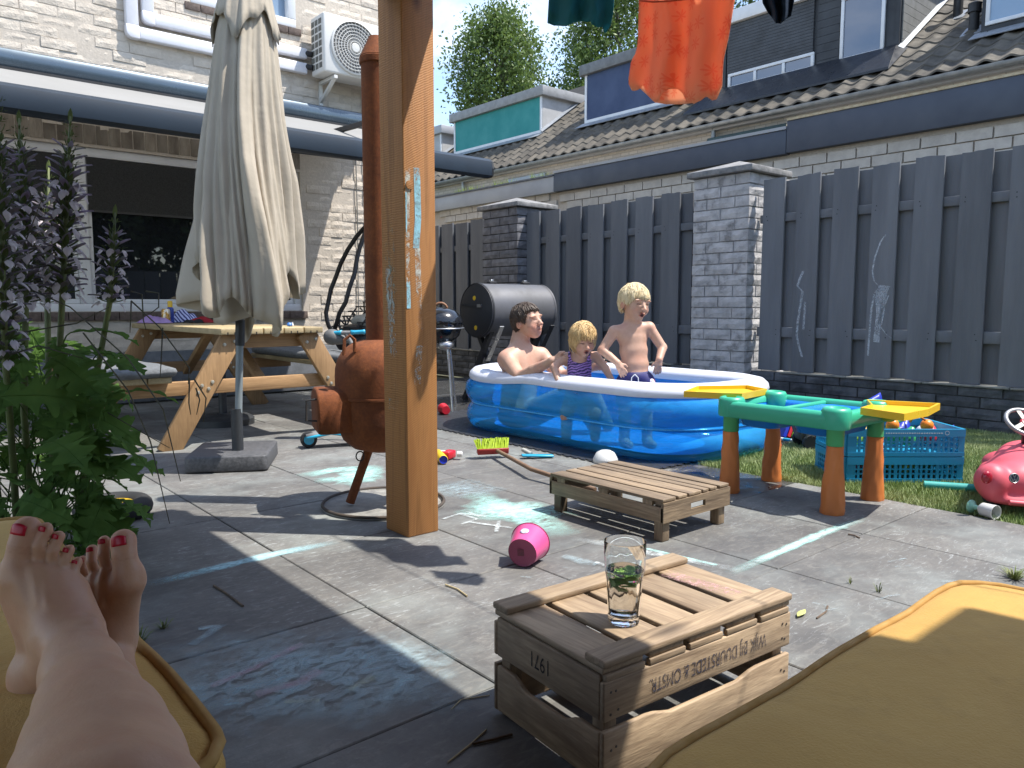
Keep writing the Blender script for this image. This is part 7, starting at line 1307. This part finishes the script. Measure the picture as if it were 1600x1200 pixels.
bf = [(0, 132), (.03, 143), (.10, 140), (.15, 133), (.2, 150), (.27, 161), (.31, 158), (.35, 146), (.43, 139), (.52, 139), (.58, 146), (.62, 159), (.7, 162), (.78, 157), (.83, 150), (.9, 157), (.95, 155), (1, 135)]; bk_ = [(0, 130), (.1, 136), (.2, 150), (.27, 160), (.4, 163), (.55, 163), (.7, 161), (.85, 150), (.95, 148), (1, 132)]
dr = garment('orange_dress', 'orange printed summer dress hanging upside down on the line', 'dress', [(-75, 1000), (60, 997), (82, 994), (96, 986), (125, 982), (165, 986)], [(-75, 1158), (0, 1148), (60, 1138), (95, 1130), (140, 1128), (165, 1126)], [bf, bk_], dress_mat())
seam = [onX(x, y, LX-.034) for x, y in ((1000, 1), (1020, 3), (1040, 2), (1065, 0), (1090, -4))]; B().tube(seam, .003, 5).build('waist_seam', M('dress_seam', (.6, .1, .05), None, .9), dr, smooth='all')
m_teals = cloth_mat('teal_cotton', (.05, .30, .36), (.035, .22, .28), .45); m_navys = cloth_mat('navy_cotton', (.015, .03, .06), (.01, .02, .04), .2)
b1 = [(0, 36), (.1, 40), (.3, 41), (.42, 35), (.55, 33), (.63, 35), (.66, 30), (.7, 38), (.8, 43), (.88, 42), (.92, 52), (.96, 50), (1, 40)]
garment('teal_shorts', 'dark teal shorts hanging on the washing line', 'shorts', [(-75, 862), (60, 854)], [(-75, 966), (20, 958), (60, 950)], [b1, [(0, 34), (.5, 32), (1, 38)]], m_teals); garment('navy_garment', 'edge of a navy garment with pale spots on the line, top right', 'garment', [(-75, 1180), (5, 1192), (20, 1200), (40, 1205)], [(-75, 1245), (0, 1241), (25, 1236), (40, 1228)], [[(0, 20), (.3, 36), (.6, 37), (1, 25)], [(0, 15), (.5, 34), (1, 20)]], m_navys)
cl = thing('washing_line', 'white washing line strung along the pergola edge', 'line', (LX, 1.5, 2.24)); B().tube([(LX, -1.4, 2.28), (LX, .6, 2.25), (LX, 1.6, 2.245), (LX, 2.6, 2.27), (1.9, 2.69, 2.33)], .003, 6).build('cord', m_white, cl); B().beam((1.80, -1.4, 2.30), (2.3, -1.4, 2.30), .04, .04).build('bracket', m_post, cl)
# ---------------- acanthus clump on the left
m_acl = cloth_mat('acanthus_leaf', (.13, .23, .05), (.08, .155, .038), .45, .3, 6.); m_stalk = M('acanthus_stalk', (.16, .19, .06), (.1, .12, .05), .6, 12); m_hood = cloth_mat('acanthus_hood', (.30, .23, .34), (.17, .18, .14), .3, 0, 20.); m_pet = cloth_mat('acanthus_petal', (.84, .78, .8), (.7, .62, .68), .4, 0, 14.); m_brt = cloth_mat('acanthus_bract', (.13, .17, .06), (.08, .11, .045), .25, 0, 14.)
AB = gnd(70, 880); ac_ = thing('acanthus_plant', 'clump of acanthus with pale flower spikes and lobed leaves, left foreground', 'plant', tuple(AB)); rp_ = random.Random(21)
def leafq(b, c, d, up, L, w, curl=0., n=5, mi=0):
    d, up = norm(d), norm(up-d*(up@d)/(d@d)); s = np.cross(d, up); b.sheet([[c+d*(L*q)+up*(curl*q*q*L)+s*(w*v*math.sin(math.pi*min(.999, .08+.92*q))**.8)-up*(w*.5*abs(v)*(1 if curl < 0 else -1)) for v in (-1, 0, 1)] for q in np.linspace(0, 1, n)], mi=mi)
def spike(top, neck, base, width, seed):
    r = random.Random(seed); pts = [np.array(base), np.array(base)*.4+np.array(neck)*.6+np.array([r.uniform(-.02, .02), r.uniform(-.02, .02), 0]), np.array(neck), np.array(neck)*.4+np.array(top)*.6, np.array(top)]; B().tube(pts, [.013, .011, .010, .008, .003], 8).build('flower_stalk', m_stalk, ac_, smooth='all'); hood, pet, brt = B(), B(), B(); ax = norm(np.array(top)-np.array(neck)); L = np.linalg.norm(np.array(top)-np.array(neck)); nw = max(5, int(L/.031)); x_, y_, _ = frame(ax); x_, y_ = np.array(x_), np.array(y_)
    for k in range(nw):
        q = k/nw; c = np.array(neck)+ax*(L*q); sz = width*(1.0 if q < .6 else max(.25, 1-(q-.6)*1.9))
        for j in range(4):
            a = 2*math.pi*j/4+k*.62+r.uniform(-.15, .15); o = x_*math.cos(a)+y_*math.sin(a); d = norm(o+ax*r.uniform(.35, .75)*(1+q)); cc = c+o*.008
            leafq(brt, cc-ax*.006, norm(o+ax*(.1+q*1.6)), ax, sz*.7*r.uniform(.8, 1.1), sz*.12, .25)
            for s in (-1, 1): brt.tube([cc+o*sz*.3, cc+o*sz*.62+np.cross(ax, o)*s*sz*.22+ax*sz*.12], [.0016, .0004], 3)
            if q < .80: leafq(hood, cc+ax*.012, d, ax, sz*r.uniform(.8, 1.02), sz*.17, -.3, 6)
            if q < .66 and r.random() < .8:
                b0 = cc+o*sz*.45-ax*.004; leafq(pet, b0, norm(o-ax*r.uniform(.15, .7)), ax, sz*.48, sz*.17, -.55, 5)
                if r.random() < .6: leafq(pet, b0+np.cross(ax, o)*sz*.1, norm(o*.8+np.cross(ax, o)*.5-ax*.4), ax, sz*.3, sz*.11, -.5, 4)
    leafq(brt, np.array(top)-ax*.02, ax, x_, .05, .008); 
    for b_, nm_, mm_ in ((brt, 'bracts', m_brt), (hood, 'hoods', m_hood), (pet, 'petals', m_pet)): b_.build(nm_, mm_, ac_, smooth='all')['kind'] = 'stuff'
for i, (tx, ty, nx_, ny_, bx, by, d, w) in enumerate(((110, 182, 98, 455, 72, 850, 2.62, .078), (30, 185, 40, 470, 55, 850, 2.55, .076), (180, 332, 172, 470, 120, 820, 2.72, .062), (-4, 140, 8, 560, 30, 850, 2.40, .075), (76, 262, 74, 470, 80, 850, 2.82, .062), (-40, 210, -25, 620, 10, 850, 2.5, .07))): 
    bp2 = gnd(bx, by+25); spike(at(tx, ty, d), at(nx_, ny_, d+.02), bp2, w, 30+i)
def lobed(seed, L=.42, W=.15):
    r = random.Random(seed); b = B(); g = []; n = 44; nl = r.choice((5, 6, 6))
    for k in range(n+1):
        q = k/n; env = W*math.sin(math.pi*min(.995, .03+q*.93))**.75*(1-.25*q); ph_ = (q*nl) % 1; tooth = (.34+.66*(1-abs(ph_-.55)/.55 if ph_ < .55 else max(0, 1-(ph_-.55)/.3)))*(1+.12*math.sin(q*71)); ww = env*tooth+.004; z = .16*math.sin(q*1.5)*L-.34*q*q*L; x = L*(q-.12*q*q); sw = .05*L*tooth*(1 if q < .9 else .3)
        g.append([np.array([x+sw*abs(v)**1.3, v*ww, z+.10*abs(v)*ww*2-.35*ww*max(0, abs(v)-.6)+.012*math.sin(q*22)*abs(v)]) for v in (-1, -.66, -.33, 0, .33, .66, 1)])
    b.sheet(g); pe = [(-.16*L*k, 0, -.30*L*k*k-.02*k) for k in (2.2, 1.5, .8, .3, 0)]; b.tube(pe, [.006, .005, .005, .004, .004], 5); b.tube([tuple(q[3]+np.array([0, 0, .0015])) for q in g[::6]], [.004*(1-.8*k/8) for k in range(len(g[::6]))], 4); me = b.mesh('leaf'); me.materials.append(m_acl); me.shade_smooth(); return me
lm = [lobed(s) for s in range(6)]
def put_leaf(p, yaw, pitch, roll, sc): o = link('leaf', rp_.choice(lm), None, ac_, tuple(np.array(p)-np.array(ac_.location))); o.rotation_euler = Euler((roll, pitch, yaw), 'XYZ'); o.scale = (sc, sc, sc)
spots_ = []
for i in range(190):
    px, py = rp_.uniform(-60, 175), 0; py = rp_.uniform(500+max(0, px-60)*.75, 860); spots_.append((px, py, rp_.uniform(2.5, 3.15)))
for px, py, d in spots_:
    p = at(px, py, d)
    if p[2] < .03: p[2] = rp_.uniform(.05, .2)
    out = np.array([p[0]-AB[0], p[1]-AB[1]]); yaw = math.atan2(out[1], out[0])+rp_.uniform(-.9, .9); put_leaf(p, yaw, rp_.uniform(-.1, .75), rp_.uniform(-.5, .5), rp_.uniform(.26, .55))
for px, py, d, sc in ((185, 552, 2.6, .5), (205, 615, 2.55, .55), (140, 520, 2.7, .6), (185, 690, 2.6, .55), (190, 775, 2.6, .5), (165, 720, 2.6, .6), (110, 560, 2.6, .7), (30, 620, 2.4, .7), (60, 780, 2.5, .7), (20, 740, 2.4, .7), (130, 640, 2.6, .7), (150, 790, 2.6, .6), (100, 690, 2.5, .7), (160, 600, 2.7, .6), (90, 800, 2.5, .6), (165, 840, 2.65, .45)): put_leaf(at(px-30, py, d), -YAW*.0+math.atan2(RT[1], RT[0])+rp_.uniform(-.7, .7), rp_.uniform(.0, .55), rp_.uniform(-.3, .9), sc)
m_dry = M('dry_stem', (.045, .04, .03), (.09, .08, .04), .7, 20); dsx = thing('dry_stems', 'thin dark dried stems arching through the acanthus', 'plant', tuple(gnd(120, 870)))
for L in ([(0, 470, 2.5), (35, 390, 2.5), (70, 300, 2.5)], [(20, 440, 2.5), (110, 480, 2.5), (200, 560, 2.45), (255, 640, 2.45), (282, 752, 2.4)], [(130, 520, 2.5), (200, 610, 2.5), (235, 690, 2.5), (265, 818, 2.45)], [(30, 520, 2.5), (120, 505, 2.5), (170, 480, 2.5)], [(205, 470, 2.6), (204, 500, 2.6), (203, 520, 2.6)], [(205, 455, 2.6), (222, 460, 2.6), (224, 500, 2.6), (228, 515, 2.6)], [(228, 455, 2.6), (248, 458, 2.6), (248, 480, 2.6), (235, 490, 2.6)], [(254, 512, 2.6), (252, 560, 2.6), (250, 590, 2.6)], [(205, 470, 2.6), (250, 512, 2.6), (296, 575, 2.6), (294, 600, 2.6)], [(296, 590, 2.55), (295, 630, 2.55), (298, 648, 2.55)], [(303, 592, 2.55), (322, 622, 2.55), (318, 660, 2.55)], [(306, 606, 2.55), (312, 625, 2.55), (307, 648, 2.55)], [(0, 560, 2.4), (60, 540, 2.4), (130, 560, 2.4)], [(60, 870, 2.7), (100, 700, 2.7), (160, 640, 2.65), (265, 700, 2.6)]):
    P_ = [at(*q) for q in L]; B().tube(P_, [.0028]+[.0024]*(len(P_)-2)+[.0012], 5).build('stem', m_dry, dsx, smooth='all')
# small weeds and ivy on top of the neighbour's shed
sg_ = thing('roof_weeds', 'tufts of green weeds growing on the pale shed roof edge', 'weed', (8.6, 11, 3.02)); b = B()
for i in range(260):
    y = rp_.choice((9.4, 10.4, 11.2, 11.5))+rp_.gauss(0, .16); c = np.array([8.6+rp_.uniform(-.06, .1), y, 3.015]); a = rp_.uniform(0, 6.28); d = np.array([math.cos(a), math.sin(a), 0])*.05; h_ = rp_.uniform(.03, .15); b.add([c-d*.12, c+d*.12, c+d+UP*h_], [(0, 1, 2)])
b.build('blades', M('weed_bright', (.2, .3, .05), (.3, .36, .08), .6), sg_)
# ---------------- the rest of the garden behind the seat (seen only as reflections)
bf_ = thing('back_fence', 'dark timber fence closing the garden behind the seat', 'fence', (1, -6, 0))
for i in range(34): B().span((-7+.42*i, -6.02, 0), (-7+.42*i+.40, -6, 1.9+rt.uniform(-.01, .01))).build('board', m_fence, bf_)
for i, x in enumerate((-4.5, -.5, 3.0, 7.0)): tree('leafy_tree', 'tree behind the back fence, number %s along it from the west' % ('one', 'two', 'three', 'four')[i], (x, -10-i % 2, 0), 6.6, (2.3, 4.6, 2.0), 60, 110, m_leafB, .2, .4, 40+i)
